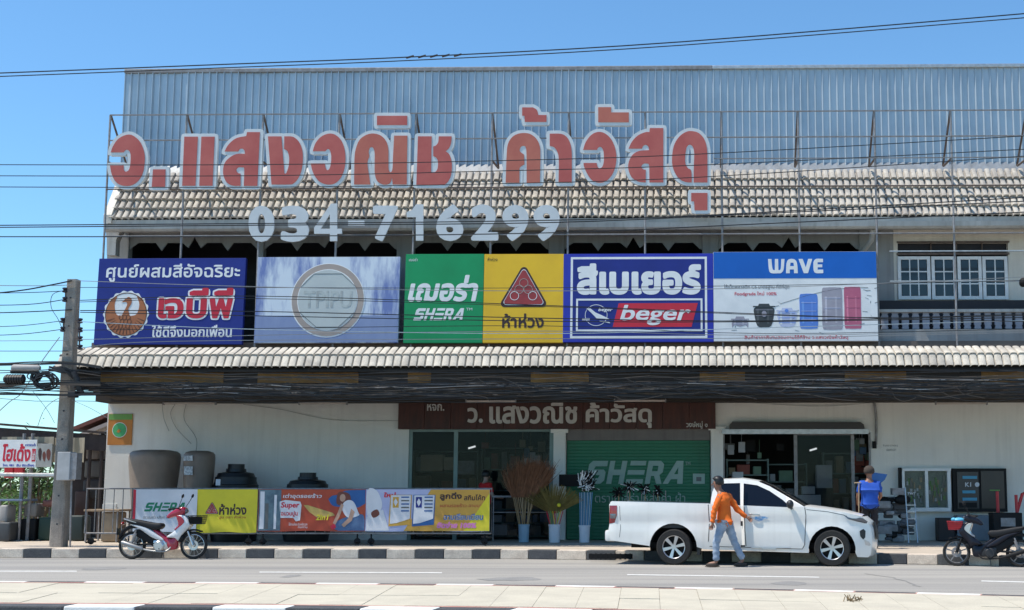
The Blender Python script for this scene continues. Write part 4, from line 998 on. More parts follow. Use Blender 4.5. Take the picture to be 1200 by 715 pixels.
body_lo = [(.12, .46)]+[(.88, .36)]+arch(1.35, .33, .46, 178, 2)[0:]+[(1.95, .30), (3.88, .25)]+arch(4.37, .31, .44, 188, -8)+[(4.84, .175), (5.03, .165), (5.09, .22), (5.12, .45), (5.10, .70), (5.04, .84), (4.93, .93)]
top_body = [(4.6, 1.015), (4.2, 1.075), (3.86, 1.115)]
bedtop = [(3.62, 1.10), (2.10, 1.16), (2.02, 1.175), (1.2, 1.19), (.14, 1.215), (.09, 1.15), (.10, .8), (.07, .62)]
V_ = panel([body_lo+top_body+bedtop], hw, step=.08)
V_.build('body', M['car'], tk, smooth=35)
# cab shell: pillars and roof side
cab_out = [(2.06, 1.15), (2.10, 1.40), (2.17, 1.57), (2.30, 1.63), (2.66, 1.645), (2.96, 1.60), (3.2, 1.50), (3.56, 1.29), (3.86, 1.115), (3.62, 1.09)]
w1 = [(2.70, 1.12), (2.70, 1.555), (2.96, 1.52), (3.2, 1.41), (3.46, 1.235), (3.62, 1.09), (3.62, 1.055), (2.72, 1.115)]
w2 = [(2.16, 1.16), (2.22, 1.50), (2.30, 1.555), (2.63, 1.562), (2.645, 1.13)]
V_ = panel([cab_out, w1, w2], hwc, step=.1); cab = V_.build('cab', M['car'], tk, smooth=35)
for w_ in (w1, w2):
  for s in (-1, 1):
    V_ = panel([w_], lambda x, z: hwc(x, z)-.012, (s,), step=.15); V_.build('side_window', M['cglass'], cab)
def loft(stations, crown, n=10, yf=None, cfun=None):
    """stations (x,z,halfwidth); crown in z"""
    b = MB(); v = []
    for (x, z, h) in stations:
        for k in range(n+1):
            t = -1+2*k/n; e = 1-t*t
            v.append((x+(cfun(e) if cfun else 0), t*h, z+crown*(1-t**4)))
    m_ = n+1
    b.add(v, [(i*m_+k, i*m_+k+1, (i+1)*m_+k+1, (i+1)*m_+k) for i in range(len(stations)-1) for k in range(n)]); return b
st = [(x, z, hwc(x, z)) for x, z in [(2.10, 1.40), (2.17, 1.57), (2.30, 1.63), (2.66, 1.645), (2.96, 1.60), (3.0, 1.585)]]
loft(st, .025).build('roof_panel', M['car'], cab, smooth=40)
st = [(x, z, hwc(x, z)) for x, z in [(3.0, 1.585), (3.2, 1.50), (3.56, 1.29), (3.86, 1.115)]]
loft(st, .015, cfun=lambda e: .1*e).build('windscreen', M['cglass'], cab, smooth=40)
loft([(2.06, 1.15, .86), (2.10, 1.40, .75)], 0).build('rear_window', M['cglass'], cab)
st = [(x, z, hw(x, z)) for x, z in [(3.86, 1.115), (4.2, 1.075), (4.6, 1.015), (4.93, .93)]]
loft(st, .03, cfun=lambda e: .05*e).build('bonnet', M['car'], tk, smooth=40)
st = [(x, z, hw(x, z)) for x, z in [(4.93, .93), (5.04, .84), (5.10, .70), (5.12, .45), (5.09, .22), (5.03, .165)]]
loft(st, 0, cfun=lambda e: .11*e).build('front_bumper', M['car'], tk, smooth=40)
st = [(x, z, .5) for x, z in [(5.065, .82), (5.11, .70), (5.13, .5)]]
loft(st, 0, cfun=lambda e: .07+.05*e).build('grille', M['plast'], tk)
b = MB(); b.bbox(.0, .22, -.86, .86, .44, .66, .05); b.build('rear_bumper', M['car'], tk, smooth=30)
b = MB(); b.bbox(.085, .13, -.74, .74, .62, 1.2, .01); b.build('tailgate', M['car'], tk)
b = MB(); b.box(.14, 2.0, -.80, .80, .70, .73); b.box(1.98, 2.03, -.86, .86, .5, 1.16); b.box(.14, 2.0, -.81, -.79, .72, 1.17); b.box(.14, 2.0, .79, .81, .72, 1.17); b.build('load_bed', M['plast'], tk)
b = MB()
for s in (-1, 1): b.add([(x, s*(hw(x, z)+o), z+.012) for x, z in [(.14, 1.215), (1.2, 1.19), (2.02, 1.175)] for o in (.004, -.075)], [(0, 2, 3, 1), (2, 4, 5, 3)])
b.build('bed_rail_cap', M['plast'], tk)
b = MB(); b.box(.5, 4.8, -.7, .7, .32, .42); b.box(3.85, 4.9, -.7, .7, .5, .9); b.box(2.1, 3.8, -.82, .82, .3, .34); b.build('chassis', M['liner'], tk)
for x_, cz, r_ in ((1.35, .33, .455), (4.37, .31, .435)):
    for s in (-1, 1):
        b = MB(); pa = arch(x_, cz, r_, 190, -10)
        v = [(p[0], s*(hw(*p)-.005), p[1]) for p in pa]+[(p[0], s*.5, p[1]) for p in pa]; k = len(pa)
        b.add(v, [(i, i+1, k+i+1, k+i) for i in range(k-1)]); c0 = len(b.v)
        b.add([(p[0], s*.5, p[1]) for p in pa], [tuple(range(k))]); b.build('wheel_well', M['liner'], tk)
def wheel(par, x, y, z, r, wd, s, nsp=6, rimr=.64, m=None):
    mb = MB(); T_ = Matrix()
    prof = [(r*.62, wd/2-.02), (r*.72, wd/2), (r*.93, wd/2), (r, wd/2-.035), (r, -wd/2+.035), (r*.93, -wd/2), (r*.66, -wd/2)]
    mb.lathe(prof, (x, y, z), 36, 'y'); wh = mb.build('wheel', M['rubber'], par, smooth=35)
    f = s*wd/2
    rb = MB(); rb.lathe([(r*rimr, f*.96), (r*rimr*.95, f*.9), (r*rimr*.93, -f*.5)], (x, y, z), 32, 'y')
    rb.lathe([(.001, f*.82), (r*.12, f*.82), (r*.14, f*.6)], (x, y, z), 14, 'y')
    for k in range(nsp):
        a = 2*math.pi*k/nsp+.25; Mx = Matrix.Translation((x, y, z)) @ Matrix.Rotation(-a, 4, 'Y')
        w0, w1_ = r*.06, r*.10; r0, r1 = r*.1, r*rimr*.96
        v = [(r0, f*.80, -w0), (r0, f*.80, w0), (r1, f*.90, w1_), (r1, f*.90, -w1_), (r0, f*.5, -w0), (r0, f*.5, w0), (r1, f*.55, w1_), (r1, f*.55, -w1_)]
        rb.add([Mx @ Vector(p) for p in v], [(0, 1, 2, 3), (0, 1, 5, 4), (1, 2, 6, 5), (3, 0, 4, 7), (2, 3, 7, 6)])
    rb.build('rim', m or M['chrome'], wh, smooth=30)
    db = MB(); db.lathe([(.001, f*.35), (r*rimr*.95, f*.35)], (x, y, z), 20, 'y'); db.build('brake_shadow', M['liner'], wh)
    return wh
for x_, z_ in ((1.36, .345), (4.37, .345)):
    wheel(tk, x_, -.77, .342, .342, .24, -1); wheel(tk, x_, .77, .342, .342, .24, 1)
# door shut lines (recessed dark gaps), handles, lamps, mirror, decal
def lineon(pts, w_=.009, off=.0025, fn=hw, sides=(-1,), nm='panel_gap', m='plast', par=tk):
    b = MB()
    P_ = []
    for i in range(len(pts)-1):
        for k in range(6):
            t = k/6; P_.append((pts[i][0]*(1-t)+pts[i+1][0]*t, pts[i][1]*(1-t)+pts[i+1][1]*t))
    P_.append(pts[-1])
    for s in sides: b.tube([(x, s*(fn(x, z)+off-.006), z) for x, z in P_], w_, 4)
    return b.build(nm, M[m], par)
lineon([(3.87, 1.10), (3.89, .95), (3.86, .40), (3.82, .33)], sides=(-1, 1)); lineon([(2.72, 1.10), (2.73, .7), (2.75, .37)], sides=(-1, 1)); lineon([(2.03, 1.15), (2.05, .8), (2.03, .45)], sides=(-1, 1))
lineon([(2.05, .36), (2.75, .345), (3.82, .32)], .008, sides=(-1, 1)); lineon([(3.9, 1.06), (4.3, 1.02), (4.62, .955)], .007); lineon([(.3, 1.12), (.32, .70), (.30, .52)], .006)
# ajar door edge: a bright strip with a black latch
b = MB(); b.add([(2.655, -.90, 1.55*0+1.12), (2.715, -.965, 1.12), (2.735, -.97, .36), (2.675, -.905, .36), (2.665, -.78, 1.56), (2.70, -.80, 1.56)], [(0, 1, 2, 3), (4, 5, 1, 0)]); b.build('open_door_edge', M['car'], tk)
b = MB(); b.bbox(2.655, 2.74, -.985, -.955, .36, .39, .004); b.bbox(2.655, 2.70, -.94, -.93, .75, .84, .003); b.build('door_latch', M['plast'], tk)
b = MB(); b.bbox(3.05, 3.33, -.93, -.885, .30, .345, .012); b.bbox(2.85, 3.6, -.935, -.89, .335, .352, .004); b.build('side_step', M['chrome'], tk)
for s in (-1, 1):
    y_ = s*(hw(2.9, .96)+.03)
    b = MB(); b.tube(cpath([Vector((2.82, y_-s*.03, .965)), Vector((2.86, y_, .97)), Vector((2.97, y_, .965)), Vector((3.01, y_-s*.03, .96))], 3), .014, 6); b.build('door_handle', M['chrome'], tk)
M['dec'] = mat('blue white decal', (.10, .32, .62, 1), (.6, .65, .7, 1), .4, scale=14, contrast=.08)
V_ = panel([[(2.84, .90), (2.92, .925), (3.02, .93), (3.13, .925), (3.19, .90), (3.10, .865), (3.0, .835), (2.93, .865)]], lambda x, z: hw(x, z)+.004, (-1,), .2); V_.build('door_sticker', M['dec'], tk)
for s in (-1, 1):
    b = MB(); yb2 = s*(hwc(3.6, 1.08))
    b.ell((3.60, yb2+s*.13, 1.16), (.07, .10, .085), 12, 8); b.tube([(3.62, yb2-s*.02, 1.08), (3.61, yb2+s*.08, 1.10)], .03, 6); mr = b.build('wing_mirror', M['plast'] if s < 0 else M['car'], tk, smooth=60)
    # lamps
    V_ = panel([[(4.60, .955), (4.95, .90), (5.045, .835), (5.02, .80), (4.85, .835), (4.68, .885)]], lambda x, z: hw(x, z)+.006, (s,), .1); hl = V_.build('headlight', M['lamp_clear'], tk)
    V_ = panel([[(4.68, .895), (4.85, .85), (5.01, .812), (5.0, .80), (4.86, .835), (4.70, .88)]], lambda x, z: hw(x, z)+.010, (s,), .1); V_.build('lamp_insert', M['plast'], hl)
    V_ = panel([[(4.89, .66), (4.96, .70), (5.0, .66), (4.99, .54), (4.95, .50), (4.90, .56)]], lambda x, z: hw(x, z)+.008, (s,), .1); V_.build('fog_lamp', M['plast'], tk)
    V_ = panel([[(4.97, .50), (5.06, .46), (5.09, .40), (5.06, .38), (4.99, .40)]], lambda x, z: hw(x, z)+.008, (s,), .1); V_.build('bumper_trim', M['chrome'], tk)
    V_ = panel([[(.095, .78), (.10, 1.13), (.25, 1.13), (.25, .95), (.20, .80)]], lambda x, z: hw(x, z)+.008, (s,), .1); tl = V_.build('tail_lamp', M['lamp_red'], tk)
    V_ = panel([[(.11, .88), (.11, .97), (.235, .97), (.22, .88)]], lambda x, z: hw(x, z)+.013, (s,), .1); V_.build('lamp_insert', M['lamp_clear'], tl)
b = MB(); b.box(1.80, 1.86, -.84, -.6, .2, .42); b.build('mud_flap', M['plast'], tk)
b = MB(); b.box(5.17, 5.2, -.2, .2, .40, .52); b.build('number_plate', M['vinyl_white'], tk)

# ------------------------------------------------------------------ motorcycles (local x rear->front, y: +left; viewed from -y)
def bike(nm, label, x_r, x_f, yb, yf_, c1, c2, seatm, basket, flip, rimm, front_in=None, group=None):
    A = G(x_r, yb, 0); B_ = G(x_f, yf_, 0); d = B_-A; L_ = d.length; s = L_/1.285
    t = thing(nm, label, 'motorcycle', A, group, (0, 0, math.atan2(d.y, d.x))); t.scale = (s, s if not flip else -s, s)
    r = .288
    def wh(x, z, wm):
        mb = MB(); mb.lathe([(r*.80, .03), (r*.86, .042), (r*.95, .038), (r, .0), (r*.95, -.038), (r*.86, -.042), (r*.80, -.03), (r*.80, .03)], (x, 0, z), 32, 'y'); w_ = mb.build('wheel', M['rubber'], t, smooth=50)
        rb = MB(); rb.lathe([(r*.83, .02), (r*.76, .025), (r*.74, 0), (r*.76, -.025), (r*.83, -.02)], (x, 0, z), 28, 'y')
        rb.lathe([(.001, .05), (.035, .05), (.04, .0), (.035, -.05), (.001, -.05)], (x, 0, z), 12, 'y')
        ns = 5 if flip else 14
        for k in range(ns):
            a = 2*math.pi*k/ns+.3; rb.tube([(x+.04*math.cos(a), 0, z+.04*math.sin(a)), (x+r*.78*math.cos(a), 0, z+r*.78*math.sin(a))], .017 if flip else .003, 4)
        rb.lathe([(.05, -.03), (.105, -.032), (.105, -.028), (.05, -.026)], (x, 0, z), 16, 'y')
        rb.build('rim', wm, w_, smooth=40); return w_
    wh(0, r, rimm); wh(1.285, r, rimm)
    def slab(nm2, pts, w0, m_, n=3, par=None, y=0, bulge=.0):
        """side outline given width; rounded by three inset layers"""
        c = cat([tuple(p) for p in pts], n); b = MB(); V, T = fill2d([c]); ins_ = offset(c, -.02*(1 if area(c) > 0 else -1))
        k = len(c)
        if len(ins_) != k: ins_ = [( (p[0]*.94+sum(q[0] for q in c)/k*.06), (p[1]*.94+sum(q[1] for q in c)/k*.06)) for p in c]
        v = [(p[0], y+w0*.82/2, p[1]) for p in c]+[(p[0], y-w0*.82/2, p[1]) for p in c]+[(p[0], y+w0/2, p[1]) for p in ins_]+[(p[0], y-w0/2, p[1]) for p in ins_]
        f = []
        for i in range(k):
            j = (i+1) % k; f += [(i, j, k+j, k+i), (i, 2*k+i, 2*k+j, j), (k+i, k+j, 3*k+j, 3*k+i)]
        b.add(v, f)
        for sg in (1, -1):
            V, T = fill2d([ins_]); b.add([(p.x, y+sg*w0/2, p.y) for p in V], T)
        return b.build(nm2, m_, par or t, smooth=50)
    # frame, engine, exhaust
    b = MB(); b.tube([(.52, 0, .62), (.60, 0, .42), (.62, 0, .25)], .035, 8); b.tube([(.62, 0, .36), (.92, 0, .50), (1.05, 0, .80)], .035, 8); b.tube([(0, .06, r), (.55, .07, .33)], .02, 6); b.tube([(0, -.07, r), (.55, -.08, .33)], .02, 6); b.build('frame', M['black'], t, smooth=50)
    b = MB(); b.bbox(.46, .80, -.10, .10, .20, .40, .04); b.lathe([(.001, -.17), (.085, -.17), (.105, -.15), (.11, -.08)], (.60, 0, .28), 20, 'y'); b.tube([(.75, 0, .33), (.93, 0, .36)], .07, 10); b.build('engine', M['chrome'] if not flip else M['plast'], t, smooth=40)
    b = MB(); b.tube(cpath([Vector((.86, -.06, .30)), Vector((.75, -.13, .17)), Vector((.45, -.15, .18)), Vector((.25, -.16, .22))], 4), .018, 8); b.tube([(.28, -.16, .215), (.24, -.165, .225), (-.13, -.17, .345), (-.16, -.17, .35)], [.03, .042, .045, .035], 14); b.build('exhaust', mat('brushed exhaust steel', (.34, .34, .34, 1), rough=.45, metal=.6) if not flip else M['black'], t, smooth=40)
    for y in (-.10, .10):
        b = MB(); b.tube([(.02, y, r+.02), (.10, y, .60)], .018, 8); b.tube([(.04, y, r+.08), (.09, y, .54)], .032, 8); b.build('shock_absorber', M['steel_gray'], t)
    # fork
    for y in (-.07, .07):
        b = MB(); b.tube([(1.285, y, r), (1.17, y, .58)], .022, 8); b.tube([(1.285, y, r), (1.22, y, .47)], .03, 8); b.build('fork_leg', M['chrome'] if not flip else M['black'], t, smooth=50)
    slab('front_mudguard', [(1.02, .44), (1.08, .56), (1.20, .62), (1.34, .615), (1.46, .56), (1.34, .585), (1.2, .575), (1.10, .50)], .13, M['black'])
    slab('rear_mudguard', [(-.28, .42), (-.25, .55), (-.16, .66), (0, .70), (.2, .70), (.1, .64), (-.05, .63), (-.17, .56), (-.24, .44)], .13, M['black'])
    slab('seat', [(-.16, .83), (.05, .82), (.25, .785), (.45, .75), (.60, .74), (.63, .67), (.55, .61), (.40, .62), (.2, .68), (-.05, .74)], .24, seatm)
    slab('side_cover', [(.08, .62), (.30, .56), (.52, .46), (.68, .42), (.70, .30), (.52, .24), (.34, .34), (.16, .44), (.05, .52)], .16, M['black'])
    b = MB(); b.tube([(.1, -.11, .76), (-.15, -.12, .83), (-.2, 0, .84), (-.15, .12, .83), (.1, .11, .76)], .013, 6); b.build('grab_rail', M['chrome'] if not flip else M['black'], t)
    slab('tail_fairing', [(-.02, .72), (.12, .71), (.3, .665), (.42, .60), (.54, .52), (.68, .42), (.64, .385), (.46, .44), (.33, .52), (.18, .62), (.05, .68)], .24, c2)
    slab('underframe_cover', [(.44, .62), (.56, .58), (.72, .47), (.82, .42), (.95, .47), (.97, .40), (.94, .22), (.80, .20), (.74, .28), (.66, .41), (.52, .52)], .20, c1)
    slab('leg_shield', [(.74, .46), (.90, .58), (1.02, .74), (1.05, .84), (.96, .90), (1.0, .92), (1.10, .90), (1.19, .80), (1.22, .70), (1.14, .60), (1.05, .50), (.98, .38), (.92, .44)], .26, c2)
    slab('leg_shield_panel', [(.93, .90), (.98, .72), (.90, .62), (.96, .62), (1.12, .76), (1.06, .88)], .28, c1 if not flip else M['chrome'])
    slab('inner_shield', [(.98, .62), (1.04, .52), (1.10, .44), (1.02, .36), (.95, .40), (.93, .52)], .20, M['black'])
    slab('headlight_cowl', [(.72, .88), (.80, .97), (.94, 1.05), (1.04, 1.08), (1.10, 1.03), (1.09, .96), (1.0, .90), (.86, .88), (.77, .85)], .24, c1)
    b = MB(); b.ell((1.09, 0, .995), (.05, .09, .055), 12, 8); b.build('headlight', M['lamp_clear'], t, smooth=60)
    b = MB(); b.ell((-.22, 0, .74), (.035, .08, .035), 10, 6); b.build('tail_light', M['lamp_red'], t, smooth=60)
    b = MB(); b.bbox(-.315, -.30, -.09, .09, .50, .64, .004); b.build('number_plate', M['plast'], t)
    for y in (-1, 1):
        b = MB(); b.tube([(1.03, y*.05, 1.02), (.98, y*.22, 1.06), (.88, y*.33, 1.04)], .014, 6); hb = b.build('handlebar', M['black'], t)
        b = MB(); b.tube([(.93, y*.29, 1.045), (.85, y*.36, 1.035)], .02, 8); b.build('grip', M['rubber'], hb)
        b = MB(); b.tube([(1.0, y*.2, 1.06), (1.07, y*.26, 1.2), (1.10, y*.28, 1.27)], .007, 5); b.ell((1.115, y*.29, 1.31), (.02, .055, .045), 10, 6, Matrix.Rotation(.3, 3, 'Y')); b.build('mirror', M['black'], t, smooth=60)
    b = MB(); b.tube([(.62, .05, .25), (.60, .18, .02)], .012, 6); b.build('side_stand', M['steel_gray'], t)
    b = MB(); b.tube([(.62, -.18, .22), (.62, .18, .22)], .013, 6); b.build('foot_peg', M['black'], t)
    if basket:
        z1, x0 = basket[1], basket[2]
        bk = MB()
        for z, e in ((z1, .02), (z1-.17, -.01)): bk.tube([(x0-e, -.12-e, z), (x0+.28+e, -.12-e, z), (x0+.28+e, .12+e, z), (x0-e, .12+e, z), (x0-e, -.12-e, z)], .008, 4)
        for k in range(13):
            f = k/12
            for y in (-1, 1): bk.tube([(x0-.02+.32*f, y*.14, z1), (x0+.01+.26*f, y*.11, z1-.17)], .004, 3)
        for k in range(8):
            f = -1+2*k/7
            for xx, xy in ((x0-.02, x0+.01), (x0+.30, x0+.27)): bk.tube([(xx, f*.14, z1), (xy, f*.11, z1-.17)], .004, 3)
        for z in (z1-.04, z1-.085, z1-.13): bk.tube([(x0, -.125, z), (x0+.28, -.125, z), (x0+.28, .125, z), (x0, .125, z), (x0, -.125, z)], .004, 3)
        bk.add([(x0, -.11, z1-.165), (x0+.27, -.11, z1-.165), (x0+.27, .11, z1-.165), (x0, .11, z1-.165)], [(0, 1, 2, 3)])
        bk.add([(x0, -.105, z1-.16), (x0+.27, -.105, z1-.16), (x0+.285, -.125, z1-.02), (x0-.005, -.125, z1-.02)], [(0, 1, 2, 3)])
        bk.build('front_basket', basket[0], t)
    return t
M['mred'] = mat('crimson bike plastic', (.40, .012, .04, 1), rough=.25, coat=.6); M['mwhite'] = mat('white bike plastic', (.72, .72, .72, 1), rough=.3, coat=.5)
M['seat_m'] = mat('black vinyl seat', (.016, .016, .018, 1), rough=.6, spec=.3); M['mblack'] = mat('dark blue black bike plastic', (.012, .013, .022, 1), rough=.28, spec=.3)
M['mred2'] = mat('red plastic basket', (.50, .02, .03, 1), rough=.4)
bike('motorcycle', 'red and white motorcycle with dark basket parked before the white and yellow banner', 154.5, 226.5, 655.3, 655.3, M['mred'], M['mwhite'], M['seat_m'], (M['black'], .90, 1.20), False, M['chrome'])
bike('motorcycle', 'black motorcycle with a red front basket parked at the right edge', 1196, 1121.5, 664.5, 663.3, M['mblack'], M['mblack'], M['seat_m'], (M['mred2'], .93, 1.16), True, M['steel_gray'])
# blue bag in the basket
b = MB(); c0 = G(1125, 663.4, 0); b.ell(c0+Vector((0, 0, .87)), (.13, .10, .05), 12, 8); b.ell(c0+Vector((-.1, 0, .88)), (.05, .07, .04), 8, 6)
tag(b.build('folded_bag', mat('light blue plastic bag', (.10, .42, .62, 1), rough=.4), smooth=60), 'light blue folded bag lying in the red basket of the black motorcycle', 'bag')
M['mgrey'] = mat('silver cowl', (.5, .5, .52, 1), rough=.3)

# ------------------------------------------------------------------ people
def skin_mesh(nodes, edges, root, sub=2):
    """nodes: name->(Vector, radius or (rx,ry))"""
    names = list(nodes); ix = {n: i for i, n in enumerate(names)}
    me = bpy.data.meshes.new('sk'); me.from_pydata([tuple(nodes[n][0]) for n in names], [(ix[a], ix[b]) for a, b in edges], [])
    o = bpy.data.objects.new('sk', me); COL.objects.link(o)
    o.modifiers.new('s', 'SKIN'); sv = me.skin_vertices[0].data
    for i, n in enumerate(names):
        r = nodes[n][1]; sv[i].radius = r if isinstance(r, tuple) else (r, r); sv[i].use_root = (n == root)
    o.modifiers['s'].use_smooth_shade = True
    m_ = o.modifiers.new('b', 'SUBSURF'); m_.levels = sub; m_.render_levels = sub
    dg = bpy.context.evaluated_depsgraph_get(); dg.update()
    r = bpy.data.meshes.new_from_object(o.evaluated_get(dg)); bpy.data.objects.remove(o)
    for p in r.polygons: p.use_smooth = True
    return r
def V3(*a): return Vector(a)
def person(label, loc, J, skin, shirt, pants, hair, shoes, rot=0, sleeve='long', scale=1, collar=True, group=None, lo=1.0):
    t = thing('person', label, 'person', loc, group, (0, 0, rot)); t.scale = (scale,)*3
    N = {}; E_ = []
    def nd(n, p, r): N[n] = (Vector(p), r)
    pel, chest, neck, head = J['pelvis'], J['chest'], J['neck'], J['head']
    nd('pelvis', pel, (.085, .07)); nd('waist', pel.lerp(chest, .45), (.11, .085)); nd('chest', chest, (.13, .09)); nd('ub', chest.lerp(neck, .5), (.105, .075)); nd('neck', neck, (.055, .055))
    nd('jaw', head+V3(0, 0, -.07), (.062, .07)); nd('head', head+V3(0, 0, .02), (.078, .092)); nd('crown', head+V3(0, 0, .085), (.06, .07))
    E_ += [('pelvis', 'waist'), ('waist', 'chest'), ('chest', 'ub'), ('ub', 'neck'), ('neck', 'jaw'), ('jaw', 'head'), ('head', 'crown')]
    for s in 'LR':
        sh_, el, wr = J['sh'+s], J['el'+s], J['wr'+s]; hd = J['hd'+s]
        nd('sh'+s, sh_, .058); nd('el'+s, el, .042); nd('fa'+s, el.lerp(wr, .4), .038); nd('wr'+s, wr, (.027, .022)); nd('pm'+s, wr.lerp(hd, .45), (.038, .02))
        E_ += [('ub', 'sh'+s), ('sh'+s, 'el'+s), ('el'+s, 'fa'+s), ('fa'+s, 'wr'+s), ('wr'+s, 'pm'+s)]
        d = (hd-wr).normalized(); side = d.cross(V3(0, 1, 0.2)).normalized()*1.0; curl = d.cross(side).normalized()
        for k, (o_, ln_) in enumerate(((-.030, .062), (-.010, .075), (.010, .070), (.029, .055))):
            b0 = wr.lerp(hd, .9)+side*o_; m1 = b0+d*ln_*.5+curl*.012; m2 = b0+d*ln_*.85+curl*.035
            nd(f'f{k}a'+s, b0, .0115); nd(f'f{k}b'+s, m1, .0095); nd(f'f{k}c'+s, m2, .0075); E_ += [('pm'+s, f'f{k}a'+s), (f'f{k}a'+s, f'f{k}b'+s), (f'f{k}b'+s, f'f{k}c'+s)]
        th0 = wr.lerp(hd, .35)+side*.04+curl*.01; nd('t0'+s, th0, .012); nd('t1'+s, th0+d*.04+side*.018+curl*.012, .0095); E_ += [('wr'+s, 't0'+s), ('t0'+s, 't1'+s)]
        hp, kn, an, to = J['hp'+s], J['kn'+s], J['an'+s], J['to'+s]
        nd('hp'+s, hp, .068); nd('kn'+s, kn, .048); nd('cf'+s, kn.lerp(an, .35), .046); nd('an'+s, an, .036); nd('to'+s, to, (.038, .028))
        E_ += [('pelvis', 'hp'+s), ('hp'+s, 'kn'+s), ('kn'+s, 'cf'+s), ('cf'+s, 'an'+s), ('an'+s, 'to'+s)]
    body = link('body', skin_mesh(N, E_, 'pelvis'), skin, t)
    # face
    fd = J['face'].normalized(); up = V3(0, 0, 1); rt_ = fd.cross(up).normalized()
    h0 = head+V3(0, 0, 0)
    b = MB(); b.ell(h0+fd*.098+V3(0, 0, -.012), (.014, .014, .024), 8, 6); b.build('nose', skin, t, smooth=80)
    for s in (-1, 1):
        b = MB(); b.ell(h0+rt_*s*.077, (.016, .016, .03), 8, 6); b.build('ear', skin, t, smooth=80)
        b = MB(); b.ell(h0+fd*.083+rt_*s*.031+V3(0, 0, .015), (.011, .011, .007), 8, 6); b.build('eye', M['black'], t)
    b = MB(); b.ell(h0+fd*.085+V3(0, 0, -.055), (.016+abs(rt_.x)*.01, .016+abs(rt_.y)*.01, .005), 8, 5); b.build('mouth', mat('lips', (.22, .07, .06, 1)), t)
    # hair: displaced cap
    b = MB(); n_, m_ = 20, 12; v = []; r_ = random.Random(2)
    for i in range(m_+1):
        ph = R(122)*i/m_
        for j in range(n_):
            a = 2*math.pi*j/n_; dv = V3(math.sin(ph)*math.cos(a), math.sin(ph)*math.sin(a), math.cos(ph))
            fr_ = max(0, dv.dot(fd)); cut = 1-.42*fr_*(ph > R(62)) ; k = 1+r_.uniform(-.03, .05)
            v.append(h0+V3(0, 0, .045)-fd*.014+V3(dv.x*.116, dv.y*.114, dv.z*.112)*cut*k)
    b.add(v, [(i*n_+j, i*n_+(j+1) % n_, (i+1)*n_+(j+1) % n_, (i+1)*n_+j) for i in range(m_) for j in range(n_)]); b.build('hair', hair, t, smooth=70)
    # shirt
    S = {'pelvis': (pel+V3(0, 0, .0), (.165*lo, .145*lo)), 'waist': (N['waist'][0], (.165*lo, .135*lo)), 'chest': (chest, (.178*lo, .13*lo)), 'ub': (N['ub'][0], (.15*lo, .115*lo)), 'nk': (neck+V3(0, 0, -.02), (.08, .075)), 'hem': (pel+V3(0, 0, -.13), (.175*lo, .155*lo))}
    SE = [('waist', 'pelvis'), ('pelvis', 'hem'), ('waist', 'chest'), ('chest', 'ub'), ('ub', 'nk')]
    for s in 'LR':
        sh_, el, wr = J['sh'+s], J['el'+s], J['wr'+s]
        S['sh'+s] = (sh_, .078); SE += [('ub', 'sh'+s)]
        if sleeve == 'long':
            S['el'+s] = (el, .060); S['fm'+s] = (el.lerp(wr, .5), .054); S['cu'+s] = (el.lerp(wr, .93), .042); SE += [('sh'+s, 'el'+s), ('el'+s, 'fm'+s), ('fm'+s, 'cu'+s)]
        else: S['el'+s] = (sh_.lerp(el, .75), .066); SE += [('sh'+s, 'el'+s)]
    me = skin_mesh(S, SE, 'waist')
    nz = random.Random(4)
    for v_ in me.vertices:
        p = v_.co; v_.co = p+v_.normal*(.006*math.sin(p.z*70+p.x*25)+.004*math.sin(p.x*90+p.z*31))
    link('shirt', me, shirt, t)
    Q = {'pelvis': (pel+V3(0, 0, .02), (.14, .12))}; QE = []
    for s in 'LR':
        hp, kn, an = J['hp'+s], J['kn'+s], J['an'+s]
        Q['hp'+s] = (hp, .103); Q['th'+s] = (hp.lerp(kn, .5), .088); Q['kn'+s] = (kn, .072); Q['cf'+s] = (kn.lerp(an, .5), .068); Q['an'+s] = (an+V3(0, 0, .01), .066)
        QE += [('pelvis', 'hp'+s), ('hp'+s, 'th'+s), ('th'+s, 'kn'+s), ('kn'+s, 'cf'+s), ('cf'+s, 'an'+s)]
    me = skin_mesh(Q, QE, 'pelvis')
    for v_ in me.vertices:
        p = v_.co; v_.co = p+v_.normal*(.005*math.sin(p.z*60+p.y*20)+.003*math.sin(p.z*140))
    link('trousers', me, pants, t)
    for s in 'LR':
        an, to = J['an'+s], J['to'+s]; d = (to-an); d.z = 0
        b = MB(); mid = an.lerp(to, .45); ang = math.atan2(d.y, d.x); Mx = Matrix.Rotation(ang, 3, 'Z')
        b.ell(V3(mid.x, mid.y, to.z-.005), (.13, .048, .042), 14, 8, Mx); b.ell(V3(mid.x, mid.y, to.z-.03), (.15, .055, .018), 14, 6, Mx); b.build('shoe', shoes, t, smooth=60)
    return t
M['skinm'] = mat('brown skin', (.30, .15, .095, 1), (.23, .10, .06, 1), .5, scale=6)
M['orange'] = mat('orange cotton', (.80, .16, .012, 1), (.66, .115, .01, 1), .85, scale=5, bump=.15)
M['denim'] = mat('light washed denim', (.36, .42, .50, 1), (.22, .28, .37, 1), .9, scale=7, contrast=.12, bump=.2)
M['hair'] = mat('black hair', (.008, .007, .007, 1), rough=.45)
M['sandal'] = mat('brown sandal', (.05, .035, .025, 1), rough=.7)
gp = G(853, 663.3, 0)
